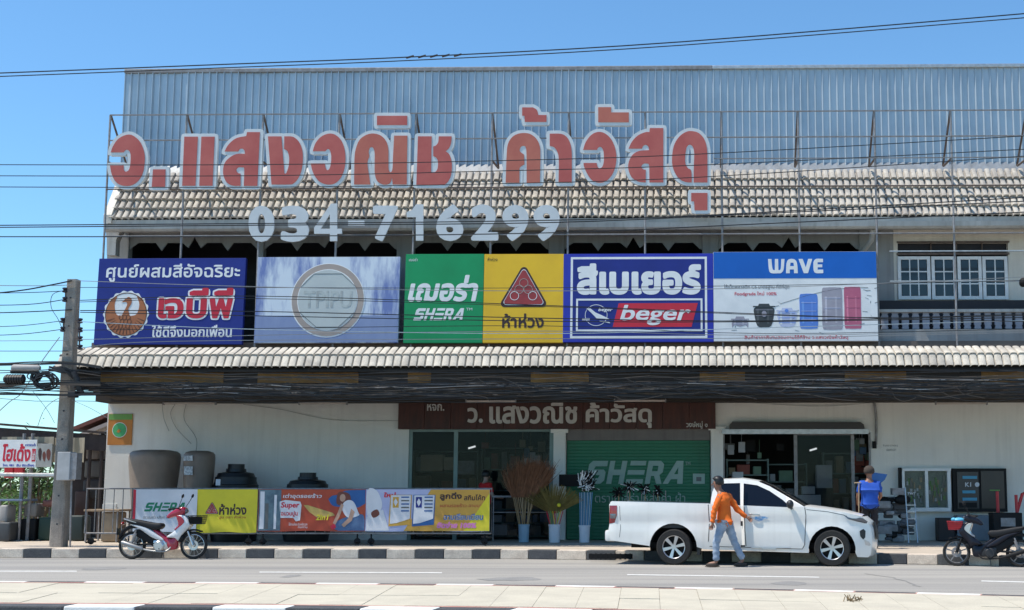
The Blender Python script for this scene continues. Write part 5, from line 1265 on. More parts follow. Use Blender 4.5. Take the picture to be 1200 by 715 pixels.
J = dict(pelvis=V3(-.07, 0, .86), chest=V3(-.09, 0, 1.17), neck=V3(-.15, .0, 1.42), head=V3(-.205, 0, 1.555), face=V3(-1, -.05, 0),
 shL=V3(-.17, -.13, 1.31), elL=V3(-.27, -.16, 1.06), wrL=V3(-.31, -.17, .81), hdL=V3(-.325, -.17, .745),
 shR=V3(.02, .12, 1.30), elR=V3(.19, .10, 1.06), wrR=V3(.36, .06, .92), hdR=V3(.42, .04, .885),
 hpL=V3(-.12, -.08, .80), knL=V3(-.24, -.09, .45), anL=V3(-.235, -.09, .09), toL=V3(-.40, -.10, .05),
 hpR=V3(-.0, .08, .80), knR=V3(.12, .08, .45), anR=V3(.28, .08, .12), toR=V3(.18, .06, .05))
person('man in orange long sleeve shirt and pale jeans reaching back to the pickup door', gp+Vector((0, -.35, 0)), J, M['skinm'], M['orange'], M['denim'], M['hair'], M['sandal'], scale=1.0, lo=1.06)
M['blue_shirt'] = mat('blue work shirt', (.01, .085, .46, 1), (.008, .055, .32, 1), .8, scale=4, bump=.15)
M['darkpants'] = mat('dark trousers', (.02, .02, .025, 1), rough=.9)
def standing(lift=0, fwd=V3(0, 1, 0)):
    r = V3(fwd.y, -fwd.x, 0)
    def q(a, b, z): return r*a+fwd*b+V3(0, 0, z)
    return dict(pelvis=q(0, 0, .92), chest=q(0, 0, 1.22), neck=q(0, .0, 1.45), head=q(0, .02, 1.585), face=fwd,
     shL=q(-.18, 0, 1.36), elL=q(-.24, .05, 1.08), wrL=q(-.22, .22, .95), hdL=q(-.20, .29, .94), shR=q(.18, 0, 1.36), elR=q(.25, .06, 1.1), wrR=q(.25, .25, 1.05), hdR=q(.24, .32, 1.06),
     hpL=q(-.09, 0, .86), knL=q(-.10, .02, .47), anL=q(-.11, 0, .09), toL=q(-.12, .16, .05), hpR=q(.09, 0, .86), knR=q(.10, .02, .47), anR=q(.11, 0, .09), toR=q(.12, .16, .05))
bp = P(1020, 628, 28.0); bp.z = KZ
person('person in royal blue shirt seen from behind, standing beyond the front of the pickup', bp, standing(), M['skinm'], M['blue_shirt'], M['darkpants'], mat('brown grey cap hair', (.055, .04, .032, 1), rough=.9), M['sandal'], sleeve='short', scale=1.02, lo=1.12)
M['redshirt'] = mat('red shirt', (.55, .012, .015, 1), rough=.8)
rp_ = P(568, 620, 32.3); rp_.z = KZ
person('person in a red shirt standing between the amber banner and the glass front', rp_, standing(fwd=V3(.75, .65, 0).normalized()), mat('pale skin', (.40, .26, .20, 1), rough=.5), M['redshirt'], M['darkpants'], M['hair'], M['sandal'], sleeve='short', scale=1.01)
# blue dustpan-like sheet over the shoulder and broom
b = MB(); c = [P(x, y, 28.3) for x, y in ((1019, 553), (1040, 556), (1037, 562), (1030, 568), (1021, 568), (1018, 560))]
b.add([p for p in c]+[p+Vector((0, .12, -.02)) for p in c], [tuple(range(6)), tuple(range(11, 5, -1))]+[(i, (i+1) % 6, 6+(i+1) % 6, 6+i) for i in range(6)])
tag(b.build('plastic_scoop', mat('blue plastic scoop', (.012, .09, .30, 1), rough=.35)), 'blue plastic scoop held up beside the head of the person in the blue shirt', 'scoop')
b = MB(); b.tube([P(1006.5, 566, 27.9), P(1006.5, 600, 27.9), Vector((P(1006.5, 600, 27.9).x, 27.9, KZ))], .012, 6); b.tube([P(1001, 566, 27.9), P(1009, 565.5, 27.9)], .012, 6)
tag(b.build('long_handled_tool', mat('pale wood', (.45, .33, .2, 1))), 'pale wooden pole with a short cross bar beside the person in the blue shirt', 'tool')
# ------------------------------------------------------------------ utility pole
YP = 28.5
def pole_x(y): return 87-(y-328)/(638-328)*18.5
pb = G(68.5, 640.3, KZ); pt = P(86.8, 328, pb.y)
pb = Vector((pb.x, pb.y, KZ)); pt = Vector((pt.x, pb.y, pt.z)); YP = pb.y
pl = thing('utility_pole', 'square concrete utility pole with a grey meter box left of the shop', 'pole', pb)
b = MB()
v = []
for p, h in ((pb-Vector((0, 0, .1)), .155), (pt, .115)):
    for (sx_, sy_) in ((-1, -1), (1, -1), (1, 1), (-1, 1)):
        for (ex, ey) in ((sx_*h, sy_*h*.82), (sx_*h*.82, sy_*h)) if sx_*sy_ > 0 else ((sx_*h*.82, sy_*h), (sx_*h, sy_*h*.82)): v.append(p+Vector((ex, ey, 0)))
b.add(v, [(i, (i+1) % 8, 8+(i+1) % 8, 8+i) for i in range(8)]+[tuple(range(8, 16))]); b.build('shaft', M['concrete'], pl, world=True)
def onp(y): # centre of the pole at picture height y
    z = P(80, y, YP).z; f = (z-pb.z)/(pt.z-pb.z); return pb.lerp(pt, f)
for k in range(9):
    c = onp(350+k*33); b = MB(); b.lathe([(0, -.005), (.02, -.005), (.02, .01), (0, .01)], c+Vector((.01, -.15, 0)), 8, 'y'); b.build('bolt_hole', M['dark'], pl, world=True)
b = MB(); a = P(76.5, 530, YP-.2); c = P(96, 563, YP-.2); b.bbox(P(77, 546, YP).x, P(92, 546, YP).x, YP-.42, YP-.12, c.z, a.z, .015); mb2 = b.build('meter_box', mat('grey enamel box', (.48, .47, .46, 1), (.38, .37, .36, 1), .5, scale=3, streak=.2), pl, world=True)
b = MB(); b.box(P(92, 546, YP).x+.001, P(92, 546, YP).x+.14, YP-.40, YP-.14, c.z+.02, a.z-.02); b.build('box_side', M['steel_gray'], mb2, world=True)
b = MB(); b.tube([P(84, 563, YP-.25), P(83, 600, YP-.25), Vector((P(83, 600, YP-.25).x, YP-.2, KZ))], .02, 6); b.build('conduit', M['steel_gray'], pl, world=True)
# racks with insulators
for x, ys_, s in ((76, (340, 351), -1), (73.5, (375.5, 386), -1), (94, (376, 386.5, 397, 407), 1)):
    c = onp(ys_[0]); b = MB(); xx = P(x, ys_[0], YP-.14).x
    b.tube([P(x-s*1.0, ys_[0]-3, YP-.1), P(x-s*1.0, ys_[-1]+3, YP-.1)], .02, 5)
    for y in ys_: b.tube([P(x-s*5, y, YP-.1), P(x+s*1, y, YP-.1)], .015, 4)
    rk = b.build('insulator_rack', M['steel'], pl, world=True)
    for y in ys_: b = MB(); b.lathe([(.02, -.06), (.055, -.05), (.055, -.02), (.03, 0), (.055, .02), (.055, .05), (.02, .06)], P(x, y, YP-.12), 10); b.build('insulator', mat('dark porcelain', (.03, .02, .03, 1), rough=.3), rk, world=True)
# ------------------------------------------------------------------ cables
def cable(pts, Y, r, m, label, grp='overhead cables', nm='overhead_cable', n=5, sides=4):
    b = MB(); b.tube(cpath([P(x, y, Y) for x, y in pts], n), r, sides); return tag(b.build(nm, M[m]), label, 'cable', grp)
cable([(-60, 88), (250, 76), (500, 66), (800, 49), (1260, 11)], 26, .014, 'cable', 'upper strand of the twin cable rising across the sky above the screen')
cable([(-60, 92), (250, 80), (500, 70), (800, 53), (1260, 16)], 26.1, .012, 'cable', 'lower strand of the twin cable rising across the sky above the screen')
b = MB()
for k in range(5):
    x = 476+k*14; b.tube([P(x, 68-k*.5, 26.05), P(x+9, 65.5-k*.5, 26.05)], .022, 4)
tag(b.build('cable_splice', M['cable3']), 'dark knotted splice where the two sky cables meet', 'cable splice')
C = [([(-60, 193), (300, 193), (600, 188), (833, 180), (1260, 156)], 'through the middle of the red letters, topmost'),
 ([(-60, 206), (300, 206), (600, 200), (833, 193), (1260, 172)], 'through the lower part of the red letters'),
 ([(-60, 219), (300, 219.5), (600, 215), (833, 207), (1260, 179)], 'along the feet of the red letters'),
 ([(-60, 264.5), (300, 262), (600, 259), (833, 252), (1260, 228)], 'through the upper half of the phone digits'),
 ([(-60, 267), (300, 264), (640, 261), (900, 250), (1260, 233)], 'just under the one through the phone digits'),
 ([(-60, 277.5), (300, 277), (640, 273), (900, 262), (1260, 246)], 'along the feet of the phone digits'),]
for i, (q, l) in enumerate(C): cable(q, 28.2, .011 if i < 3 else .014, 'cable', 'thin straight black cable '+l)
# from the pole to the right, in front of the billboards
RP = [([(88, 329), (300, 336), (600, 341), (900, 337), (1260, 322)], 'cable2', .009), ([(94, 337), (300, 337), (620, 337.5), (1000, 333), (1260, 327)], 'cable', .008), ([(94, 352), (300, 347), (640, 358), (1000, 372), (1260, 378)], 'cable', .011),
 ([(94, 354), (300, 350), (660, 360), (1000, 372), (1260, 366)], 'cable', .009), ([(94, 364), (300, 365), (640, 373), (900, 376), (1260, 368)], 'cable', .013), ([(94, 366), (340, 371), (640, 376.5), (900, 377), (1260, 371)], 'cable', .012),
 ([(94, 377), (300, 386), (640, 391), (900, 384), (1260, 374)], 'galv', .010), ([(94, 387), (300, 385), (640, 382), (900, 391), (1260, 384)], 'cable', .009), ([(94, 398), (300, 393), (640, 388), (900, 393), (1260, 386)], 'cable2', .009), ([(94, 408), (200, 400), (640, 397), (900, 396), (1260, 388)], 'cable2', .009)]
for i, (q, m_, r_) in enumerate(RP): cable(q, 28.4+.02*i, r_, m_, ['grey service cable leaving the pole top and crossing the tops of the billboards', 'fine black cable crossing the billboards just under the pole top one', 'black cable sloping down to the right across the bird emblem and ring', 'thin black cable running close under the sloping one over the billboards', 'thick black cable sagging across the middle of the billboards', 'thick black cable just below the sagging one across the billboards', 'bright silver cable from the right rack across the lower billboards', 'thin black cable low across the green and yellow billboards', 'pale grey cable from the third right insulator across the billboard feet', 'pale grey cable from the lowest right insulator along the billboard feet'][i])
LP = [([(-60, 334), (40, 335), (84, 334)], 'cable2', .01), ([(-60, 349), (20, 341), (60, 334), (84, 329)], 'cable', .018), ([(-60, 344), (30, 343), (76, 341)], 'cable', .01), ([(-60, 358), (30, 357), (76, 351)], 'cable', .011), ([(-60, 368), (20, 366), (84, 363)], 'cable', .014), ([(-60, 384), (20, 382), (73, 376)], 'cable', .009), ([(-60, 394), (20, 392), (73, 386)], 'cable', .010), ([(-60, 400), (80, 399)], 'cable2', .008), ([(-60, 411.5), (80, 411.5)], 'cable', .009)]
for i, (q, m_, r_) in enumerate(LP): cable(q, YP-.15, r_, m_, 'cable left of the pole, number %s down from the pole top' % ['one', 'two, thick and rising', 'three', 'four', 'five, thick', 'six', 'seven', 'eight', 'nine'][i])
cable([(-20, 500), (10, 472), (26, 460), (48, 425), (70, 395)], YP-.3, .010, 'cable2', 'slanting stay wire rising from the lower left to the pole')
cable([(44, 500), (52, 480), (66, 468), (78, 466)], YP-.3, .007, 'cable2', 'thin curved wire bending below the bundle left of the pole')
cable([(38, 458), (55, 480), (64, 496)], YP-.3, .006, 'cable2', 'thin wire falling right below the bundle left of the pole')
cable([(78, 340), (62, 345), (60, 360), (68, 374), (74, 388)], YP-.2, .007, 'cable', 'looped jumper wire left of the pole between the insulators')
cable([(84, 469), (105, 478), (126, 490)], YP-.1, .006, 'cable2', 'thin wire sagging from the pole toward the tiled house roof')
# main messy bundle in front of the awning edge
r_ = random.Random(11)
b1_, b2_, b3_ = MB(), MB(), MB()
def wob(y0, amp, x0, x1, n): return [(x0+(x1-x0)*k/n, y0(k/n)+r_.uniform(-amp, amp)) for k in range(n+1)]
for i in range(44):
    base = 434+33*r_.random()**.55; sag = r_.uniform(-3, 6); x0 = 82 if i % 4 else -60
    end = base+r_.uniform(-6, 3)
    pts = wob(lambda t: (base*(1-t)+end*t)+sag*math.sin(math.pi*min(1, t*1.5))+1.5*math.sin(t*r_.choice((9, 13, 17))+base), 1.7, x0, 1260, 26)
    m_ = (b1_, b3_, b1_, b2_, b3_)[i % 5] if i % 2 else b1_
    if m_ is b2_ and r_.random() < .4: m_ = b3_
    m_.tube(cpath([P(x, min(y, 472), 28.95+r_.uniform(-.25, .25)) for x, y in pts], 2), r_.uniform(.006, .014), 3)
for i in range(60):  # loose curls and tails
    x = r_.uniform(100, 1190); y = r_.uniform(440, 464); pts = [(x, y)]
    for k in range(4): pts.append((pts[-1][0]+r_.uniform(2, 26), pts[-1][1]+r_.uniform(-5, 6)))
    (b1_, b3_)[i % 2].tube(cpath([P(a, min(c, 470), 28.65) for a, c in pts], 3), .007, 3)
for i, (q, m_, l) in enumerate(((b1_, 'cable', 'tangled mass of black telecom cables slung below the awning edge'), (b3_, 'cable3', 'brown and dusty cables woven through the black bundle below the awning'), (b2_, 'cable2', 'pale grey cables standing out in the bundle below the awning'))):
    tag(q.build('cable_bundle', M[m_]), l, 'cables', 'telecom bundle along the awning', 'stuff')
# left of the pole: thicker strands, coils, closures
LB = [(425.5, .02), (427, .03), (433.5, .012), (436.5, .012), (447, .012), (449.5, .035), (451.5, .03), (457, .012), (461, .03)]
for i, (y, rr_) in enumerate(LB):
    cable([(-60, y+(2 if i % 2 else -1)), (0, y+.6), (35, y-1+(i % 3)), (80, y+(2 if y > 455 else -1)), (118, y+4 if y < 440 else y)], YP-.25-.03*i, rr_, 'cable' if i % 3 else 'cable3', ['thin dark', 'thick dark', 'fine black', 'second fine black', 'thin black', 'thick brown', 'thick black', 'fine lower', 'lowest thick grey'][i]+' strand of the bundle running off left of the pole', 'bundle strands left of the pole')
b = MB(); 
for i in range(9):
    cx_, cy_, rx, ry = 53+r_.uniform(-5, 6), 447+r_.uniform(-3, 3), 10+r_.uniform(-2, 3), 9+r_.uniform(-3, 2)
    b.tube([P(cx_+rx*math.cos(2*math.pi*k/18), cy_+ry*math.sin(2*math.pi*k/18), YP-.4-.02*i) for k in range(19)], .018, 4)
tag(b.build('cable_coil', M['cable']), 'untidy coil of black cable hanging left of the pole', 'cable coil')
b = MB()
for i in range(6):
    cx_, cy_ = 41+r_.uniform(-3, 3), 441+r_.uniform(-2, 2)
    b.tube([P(cx_+(5+i*.3)*math.cos(2*math.pi*k/14), cy_+(5-i*.2)*math.sin(2*math.pi*k/14), YP-.4-.02*i) for k in range(15)], .014, 4)
tag(b.build('cable_coil', M['cable']), 'smaller coil of cable beside the grey splice tube', 'cable coil')
b = MB(); b.tube([P(14, 431, YP-.45), P(16, 431, YP-.45), P(44, 431.5, YP-.45), P(47, 431.5, YP-.45)], [.05, .075, .075, .05], 10); tag(b.build('splice_closure', M['cable2'], smooth=50), 'long grey splice tube on the cables left of the pole, the upper of two', 'splice closure')
b = MB(); b.tube([P(13, 435.5, YP-.4), P(43, 436, YP-.4)], [.05, .05], 8); tag(b.build('splice_closure', M['cable'], smooth=50), 'dark slim splice tube right under the long grey one', 'splice closure')
b = MB(); b.tube([P(5, 444.5, YP-.45), P(7, 444.5, YP-.45), P(27, 444, YP-.45), P(29, 444, YP-.45)], [.06, .10, .10, .06], 10)
for k in range(7): b.tube([P(8+k*3, 444.5, YP-.45), P(9.3+k*3, 444.5, YP-.45)], .112, 10)
tag(b.build('splice_closure', M['cable'], smooth=30), 'ribbed black splice box lowest at the far left of the cables', 'splice closure')
b = MB()
b.tube(cpath([P(86, 436, YP-.35), P(90, 444, YP-.35), P(93, 455, YP-.35), P(96, 463, YP-.3)], 4), .07, 6)
for i in range(8): b.tube(cpath([P(60+r_.uniform(-4, 4), 428+r_.uniform(0, 6), YP-.3), P(72+r_.uniform(-3, 3), 434+r_.uniform(-4, 6), YP-.4), P(88+r_.uniform(-3, 5), 438+r_.uniform(-4, 10), YP-.3)], 4), .025, 5)
tag(b.build('cable_knot', M['cable'], smooth=60), 'dark knot of tied cables strapped round the pole', 'cable knot')
b = MB(); b.bbox(P(91, 463, YP).x, P(100, 463, YP).x, YP-.5, YP-.3, P(95, 466, YP-.4).z, P(95, 459, YP-.4).z, .02); tag(b.build('junction_box', M['cable']), 'small black junction box hanging right of the pole under the cables', 'box')

# ------------------------------------------------------------------ barriers with banners on the pavement
YB = 29.6
def banner(label, x0, y0, x1, y1, m, Y=YB, tilt=0):
    """sheet with soft waves"""
    A = P(x0, y1, Y); B_ = P(x1, y1, Y); T = P((x0+x1)/2, y0, Y)
    W_, H_ = B_.x-A.x, T.z-A.z
    t = thing('banner', label, 'banner', A, 'banners tied to the pavement barriers')
    def wv_(x, z): return .018*math.sin(x*3.1+z*1.3+x0)+.010*math.sin(x*7+z*4)+.012*math.sin(z*3)
    n_, m2 = 30, 8; b = MB(); v = []
    for j in range(m2+1):
        for i in range(n_+1):
            x, z = W_*i/n_, H_*j/m2; v.append((x, wv_(x, z), z-.012*math.sin(math.pi*i/n_*3) * (1-j/m2)))
    b.add(v, [(j*(n_+1)+i, j*(n_+1)+i+1, (j+1)*(n_+1)+i+1, (j+1)*(n_+1)+i) for j in range(m2) for i in range(n_)])
    sheet_ = b.build('sheet', m, t, smooth=80)
    def lay(nm, cons, m_, lv=1, par=None):
        U = [[((p[0]-x0)/(x1-x0)*W_, (y1-p[1])/(y1-y0)*H_) for p in c] for c in cons]
        # subdivide long edges so that the print follows the folds
        U2 = []
        for c in U:
            r = []
            for i in range(len(c)):
                a, d_ = Vector(c[i]), Vector(c[(i+1) % len(c)]); k = max(1, int((d_-a).length/.12))
                r += [tuple(a.lerp(d_, q/k)) for q in range(k)]
            U2.append(r)
        V, T_ = gridpoly2(U2); b = MB(); b.add([(p.x, wv_(p.x, p.y)-.004*lv, p.y) for p in V], T_)
        if T_: b.build(nm, m_, par or t)
    return t, lay
def gridpoly2(cons):
    vs = []; es = []
    for c in cons:
        n = len(vs); vs += [Vector(p) for p in c]; es += [(n+i, n+(i+1) % len(c)) for i in range(len(c))]
    xs_ = [v.x for v in vs]; zs_ = [v.y for v in vs]
    if max(xs_)-min(xs_) > .3:
        x = min(xs_)+.1
        while x < max(xs_)-.02:
            z = min(zs_)+.08
            while z < max(zs_)-.02:
                vs.append(Vector((x+.003, z+.002))); z += .12
            x += .12
    V, E, T, *_ = delaunay_2d_cdt(vs, es, [], 0, 1e-6)
    K = []
    for t in T:
        cx_ = sum(V[i].x for i in t)/3; cy_ = sum(V[i].y for i in t)/3; w_ = 0
        for c in cons:
            for i in range(len(c)):
                (xa, ya), (xb, yb) = c[i-1], c[i]
                s_ = (xb-xa)*(cy_-ya)-(cx_-xa)*(yb-ya)
                if ya <= cy_ < yb and s_ > 0: w_ += 1
                elif yb <= cy_ < ya and s_ < 0: w_ -= 1
        if w_: K.append(t)
    return V, K
M['bn_white'] = mat('white banner cloth', (.66, .68, .72, 1), (.56, .58, .62, 1), .7, scale=2); M['bn_yel'] = mat('lemon banner cloth', (.68, .60, .03, 1), (.58, .51, .03, 1), .7, scale=2)
M['g_ink'] = mat('green ink', (.01, .22, .11, 1)); M['bn_red'] = mat('orange red banner', (.42, .07, .025, 1), (.34, .045, .02, 1), .6, scale=1.5)
t_, lay = banner('white banner with slanted green lettering behind the red and white motorcycle', 155.5, 573.5, 229.5, 624, M['bn_white'])
lay('lettering', shera(167.5, 589, 214, 599.5, 3.4), M['g_ink']); lay('lettering', txt('ตราเฌอร่า หลังคา ไม้ฝา', 167, 604, 200, 608, 0), M['grayink'])
lay('red_hem', rect(154.5, 574, 157.5, 611), M['red'], 1)
t_, lay = banner('yellow banner with a small red triangle emblem, beside the white one', 229.5, 573.5, 300, 624, M['bn_yel'], YB+.02)
class _B:  # adapter so the triangle emblem can be laid on cloth
    def layer(s, nm, cons, m_, lv=1, par=None, **k): lay(nm, cons, m_, lv, par); return None
triang(_B(), 240, 589, 255, 602.5)
lay('lettering', txt('ห้าห่วง', 256, 590.5, 287.5, 603.5, .03), M['ink']); lay('lettering', txt('ปูน ตรา ห้าห่วง', 256, 604.5, 287, 608.5, .01), M['bn_red'])
t_, lay = banner('long orange banner with a kneeling woman in a white top and blue flag shape', 301.5, 573.5, 427.5, 622.5, M['bn_red'])
M['pr_teal'] = mat('grey teal print', (.12, .20, .24, 1), (.07, .12, .16, 1), .6, scale=4, contrast=.1); M['pr_blue'] = mat('strong blue print', (.02, .12, .34, 1), (.015, .08, .26, 1)); M['pr_skin'] = mat('printed skin', (.48, .30, .22, 1)); M['pr_hair'] = mat('printed auburn hair', (.16, .045, .03, 1)); M['pr_jean'] = mat('printed jeans', (.08, .16, .30, 1), (.05, .10, .22, 1), scale=8); M['pr_gold'] = mat('printed gold', (.52, .38, .10, 1), (.35, .26, .08, 1), scale=6)
lay('product_panel', rect(302, 574, 328, 622), M['pr_teal'])
for k, (x, y0, y1, h_) in enumerate(((303.5, 576, 620, 5), (309.5, 590, 620, 4), (315, 577, 621, 3.5), (320, 580, 620, 3))):
    lay('printed_bag', rect(x, y0, x+h_, y1), (M['bn_white'], M['grayink'], M['pr_teal'], M['bn_white'])[k], 2)
lay('lettering', txt('เต่าอุดรอยร้าว', 330, 578.5, 376, 585, .02, .15), M['bn_white']); 
plate = [(326, 588), (333, 586), (351, 588), (352.5, 592), (351, 610), (346, 611), (343, 607), (328, 607)]
lay('name_plate', [plate], M['bn_white'], 1); lay('lettering', txt('Super', 328, 588.5, 350, 597, .03, .1), M['red'], 2); lay('lettering', txt('ฉนวนปูน', 328.5, 599, 348, 606, .03), M['red'], 2)
lay('printed_trowel', [[(355, 592), (360, 592), (389, 601), (392, 604), (388, 605), (372, 607), (362, 600)]], M['pr_gold']); lay('lettering', txt('2in1', 370, 603, 385, 609.5, .03, .2), M['bn_yel'], 2)
lay('lettering', txt('ใช้งานง่าย ประหยัดเวลา', 338, 612.5, 360, 616, 0), M['bn_white']); lay('lettering', txt('ทนทาน', 349, 617, 360, 619, 0), M['bn_white'])
lay('blue_shape', [cat([(383.5, 585, 1), (388, 581), (394, 580), (404, 575), (427, 574, 1), (427, 590, 1), (418, 595), (408, 592), (396, 594), (388, 592)], 3)], M['pr_blue'])
lay('printed_hair', [cat([(393, 586), (395, 578), (401, 576.5), (408, 579), (410, 586), (405, 590), (398, 592), (394, 591)], 3)], M['pr_hair'], 2)
lay('printed_face', [ell2(400.5, 583.5, 3.4, 4.5, 14)], M['pr_skin'], 3)
lay('printed_top', [cat([(402, 589), (408, 586), (414, 589), (419, 600), (420, 604), (410, 607), (404, 604), (400, 596)], 3)], M['bn_white'], 3)
lay('printed_arm', [[(399, 590), (402, 592), (398, 604), (393, 615), (390, 613), (395, 601)]], M['pr_skin'], 4); lay('printed_arm', [[(411, 596), (415, 600), (412, 610), (403, 618), (400, 615), (408, 607)]], M['pr_skin'], 4)
lay('printed_legs', [cat([(393, 612, 1), (400, 608), (412, 604), (424, 603), (427, 610, 1), (427, 622, 1), (396, 622, 1), (391, 619, 1)], 3)], M['pr_jean'], 2)
lay('printed_shoe', [[(387, 617), (392, 613), (394, 618), (390, 621)]], M['red'], 3)
t_, lay = banner('pale blue and amber banner with two printed product bags at the right end', 427.5, 573.5, 573.5, 622.5, mat('pale blue banner', (.34, .37, .58, 1), (.42, .46, .64, 1), .6, scale=1.2))
M['amber'] = mat('amber banner print', (.56, .34, .05, 1), (.50, .27, .045, 1), .6, scale=1.5)
lay('amber_field', [[(504, 573.8), (573.3, 573.8), (573.3, 622.3), (473, 622.3)]], M['amber'])
lay('yellow_corner', [[(573.3, 578), (573.3, 622.3), (543, 622.3)]], M['bn_yel'], 2)
lay('printed_helmet', [cat([(429, 574.5), (440, 574.5), (447, 590), (444, 600), (436, 605), (429, 603)], 3)], M['bn_white']); lay('printed_shirt', [[(428.5, 606), (448, 597), (456, 622), (428.5, 622)]], M['bn_white']); lay('printed_hands', [cat([(434, 601), (441, 597), (444, 603), (437, 607)], 3)], M['pr_hair'], 2)
lay('lettering', txt('ใหม่', 449, 577, 463, 583, .04, .1), M['red'], 2)
for x0, c_, o_ in ((456.5, 'pr_gold', 'amber'), (484, 'pr_blue', 'pr_blue')):
    lay('bag_outline', [[(x0, 580), (x0+25.5, 580), (x0+24.5, 615), (x0-1.5, 617)]], M[o_], 2); lay('printed_bag', [[(x0+1, 580.5), (x0+24.5, 580.5), (x0+23.5, 608), (x0+8, 613), (x0, 614)]], M['bn_white'], 3)
    lay('bag_logo', rect(x0+3, 582.5, x0+10, 595), M['amber'] if c_ == 'pr_gold' else M['navy'], 4); lay('bag_diamond', [[(x0+6.5, 584), (x0+9, 588.5), (x0+6.5, 593.5), (x0+4, 588.5)]], M['bn_white'], 5)
    for k in range(5): lay('bag_line', rect(x0+13, 582+k*4, x0+22.5, 583.6+k*4), M['grayink'] if k % 2 else M['pr_blue'], 4)
lay('lettering', txt('ลูกดิ่ง', 514.5, 577, 540.5, 587, .04), M['ink'], 2); lay('lettering', txt('สกิมโค้ท', 543, 579.5, 568, 586.5, .025), M['ink'], 2); lay('lettering', txt('ผสานรอยร้าว ฉาบบาง', 515, 590, 567, 594.5, .01), M['bn_red'], 2)
lay('lettering', txt('ฉาบเรียบเนียน', 519.5, 602, 566, 609.5, .05, .1), M['bn_white'], 3); lay('lettering', txt('ฉาบเรียบเนียน', 519.5, 601.8, 566, 609.3, .02, .1), M['pr_blue'], 4); lay('lettering', txt('ขัดง่าย 100%', 512, 611.5, 558, 619, .06, .1), mat('pink print', (.60, .20, .45, 1)), 3)
# barrier frames on castors behind the banners
for x0, x1, l in ((100.5, 154, 'low tube railing with upright bars left of the white banner'), (155.5, 300, 'steel barrier frame behind the white and yellow banners'), (301.5, 427, 'steel barrier frame behind the orange banner'), (428, 576, 'steel barrier frame behind the amber banner at the right end')):
    base = P(x0, 622, YB+.06); A = Vector((P(x0, 600, YB+.06).x, YB+.07, KZ)); B_ = Vector((P(x1, 600, YB+.06).x, YB+.07, KZ)); top = P(x0, 572.8, YB+.06).z
    t = thing('barrier', l, 'barrier', A, 'tube barriers on the pavement')
    b = MB(); lo_ = P(x0, 625, YB+.06).z
    b.tube([Vector((A.x, A.y, lo_)), Vector((A.x, A.y, top)), Vector((B_.x, A.y, top)), Vector((B_.x, A.y, lo_)), Vector((A.x, A.y, lo_))], .022, 6)
    b.build('frame', M['steel_gray'], t, world=True)
    nb2 = int((B_.x-A.x)/.21)
    for k in range(1, nb2):
        x = A.x+(B_.x-A.x)*k/nb2; b = MB(); b.tube([(x, A.y, lo_), (x, A.y, top)], .011, 4); b.build('bar', M['steel_gray'], t, world=True)
    for x in (A.x+.15, B_.x-.15):
        b = MB(); b.lathe([(.001, -.03), (.07, -.03), (.08, 0), (.07, .03), (.001, .03)], (x, A.y, KZ+.08), 12, 'y'); b.tube([(x, A.y, KZ+.08), (x, A.y, lo_)], .02, 5); b.tube([(x, A.y-.25, KZ+.06), (x, A.y+.25, KZ+.06)], .02, 5); b.build('castor', M['black'], t, world=True)

# ------------------------------------------------------------------ tanks by the wall
YK = 31.9
def tank(label, cx_, y0, w_, prof, m, ct='water tank', Y=YK, sub=None):
    c = P(cx_, y0, Y); c.z = KZ; k = w_/2/1500*Y
    top = P(cx_, y0, Y).z-KZ
    t = thing('water_tank', label, ct, c, 'plastic tanks against the wall')
    b = MB(); b.lathe([(r*k, h*top) for r, h in prof], c, 36); b.build('tank_shell', m, t, world=True, smooth=40)
    for ph in (.35, .55, .72):
        rr_ = np.interp(ph, [h for r, h in prof if r > .2], [r for r, h in prof if r > .2])*k
        b = MB(); b.lathe([(rr_-.005, ph*top-.03), (rr_+.018, ph*top-.01), (rr_+.018, ph*top+.01), (rr_-.005, ph*top+.03)], c, 36); b.build('rib_band', m, t, world=True, smooth=40)
    return t, c, k, top
M['tk1'] = mat('grey brown tank plastic', (.27, .205, .16, 1), (.19, .145, .115, 1), .5, scale=2); M['tk2'] = mat('dark grey brown tank plastic', (.23, .175, .14, 1), (.16, .125, .10, 1), .5, scale=2); M['tkb'] = mat('black tank plastic', (.012, .013, .016, 1), rough=.45)
pr1 = [(.001, 1), (.55, 1.0), (.86, .985), (.97, .96), (1, .92), (.99, .85), (.90, .6), (.78, .3), (.70, .05), (.67, 0)]
t_, c, k, top = tank('widest grey brown open tank, leftmost against the wall beside the sticker', 182, 527.5, 58, pr1, M['tk1'])
b = MB(); b.box(c.x+.62, c.x+.72, c.y-.62, c.y-.55, top*.72, top*.82); 
t_, c, k, top = tank('slim grey brown tank with white label print, between the wide one and the black one', 234, 528.5, 36, pr1, M['tk2'], Y=31.6)
onwall('label', rect(222.5, 534.5, 233, 540.5)+rect(223, 547, 233, 557), mat('white label', (.55, .58, .6, 1), (.3, .32, .34, 1), scale=20, contrast=.05), t_, k*.97+.05, .03, 31.6)
pr2 = [(.001, 1), (.34, 1), (.34, .94), (.40, .94), (.42, .90), (.72, .88), (.80, .82), (.84, .83), (.84, .78), (.93, .70), (1, .5), (1, .2), (.9, 0)]
tank('squat black septic tank with a stepped collar, behind the yellow banner', 277, 544, 56, pr2, M['tkb'], 'septic tank'); tank('squat black septic tank behind the orange banner, right of the other black one', 361, 554, 56, pr2, M['tkb'], 'septic tank')
b = MB(); c = P(256, 566, 30.9); b.box(c.x-.06, c.x+.05, 30.88, 30.9, c.z-.06, c.z+.09)
tag(b.build('paper_tag', M['bn_white']), 'small white tag on the left side of the first black septic tank', 'tag')

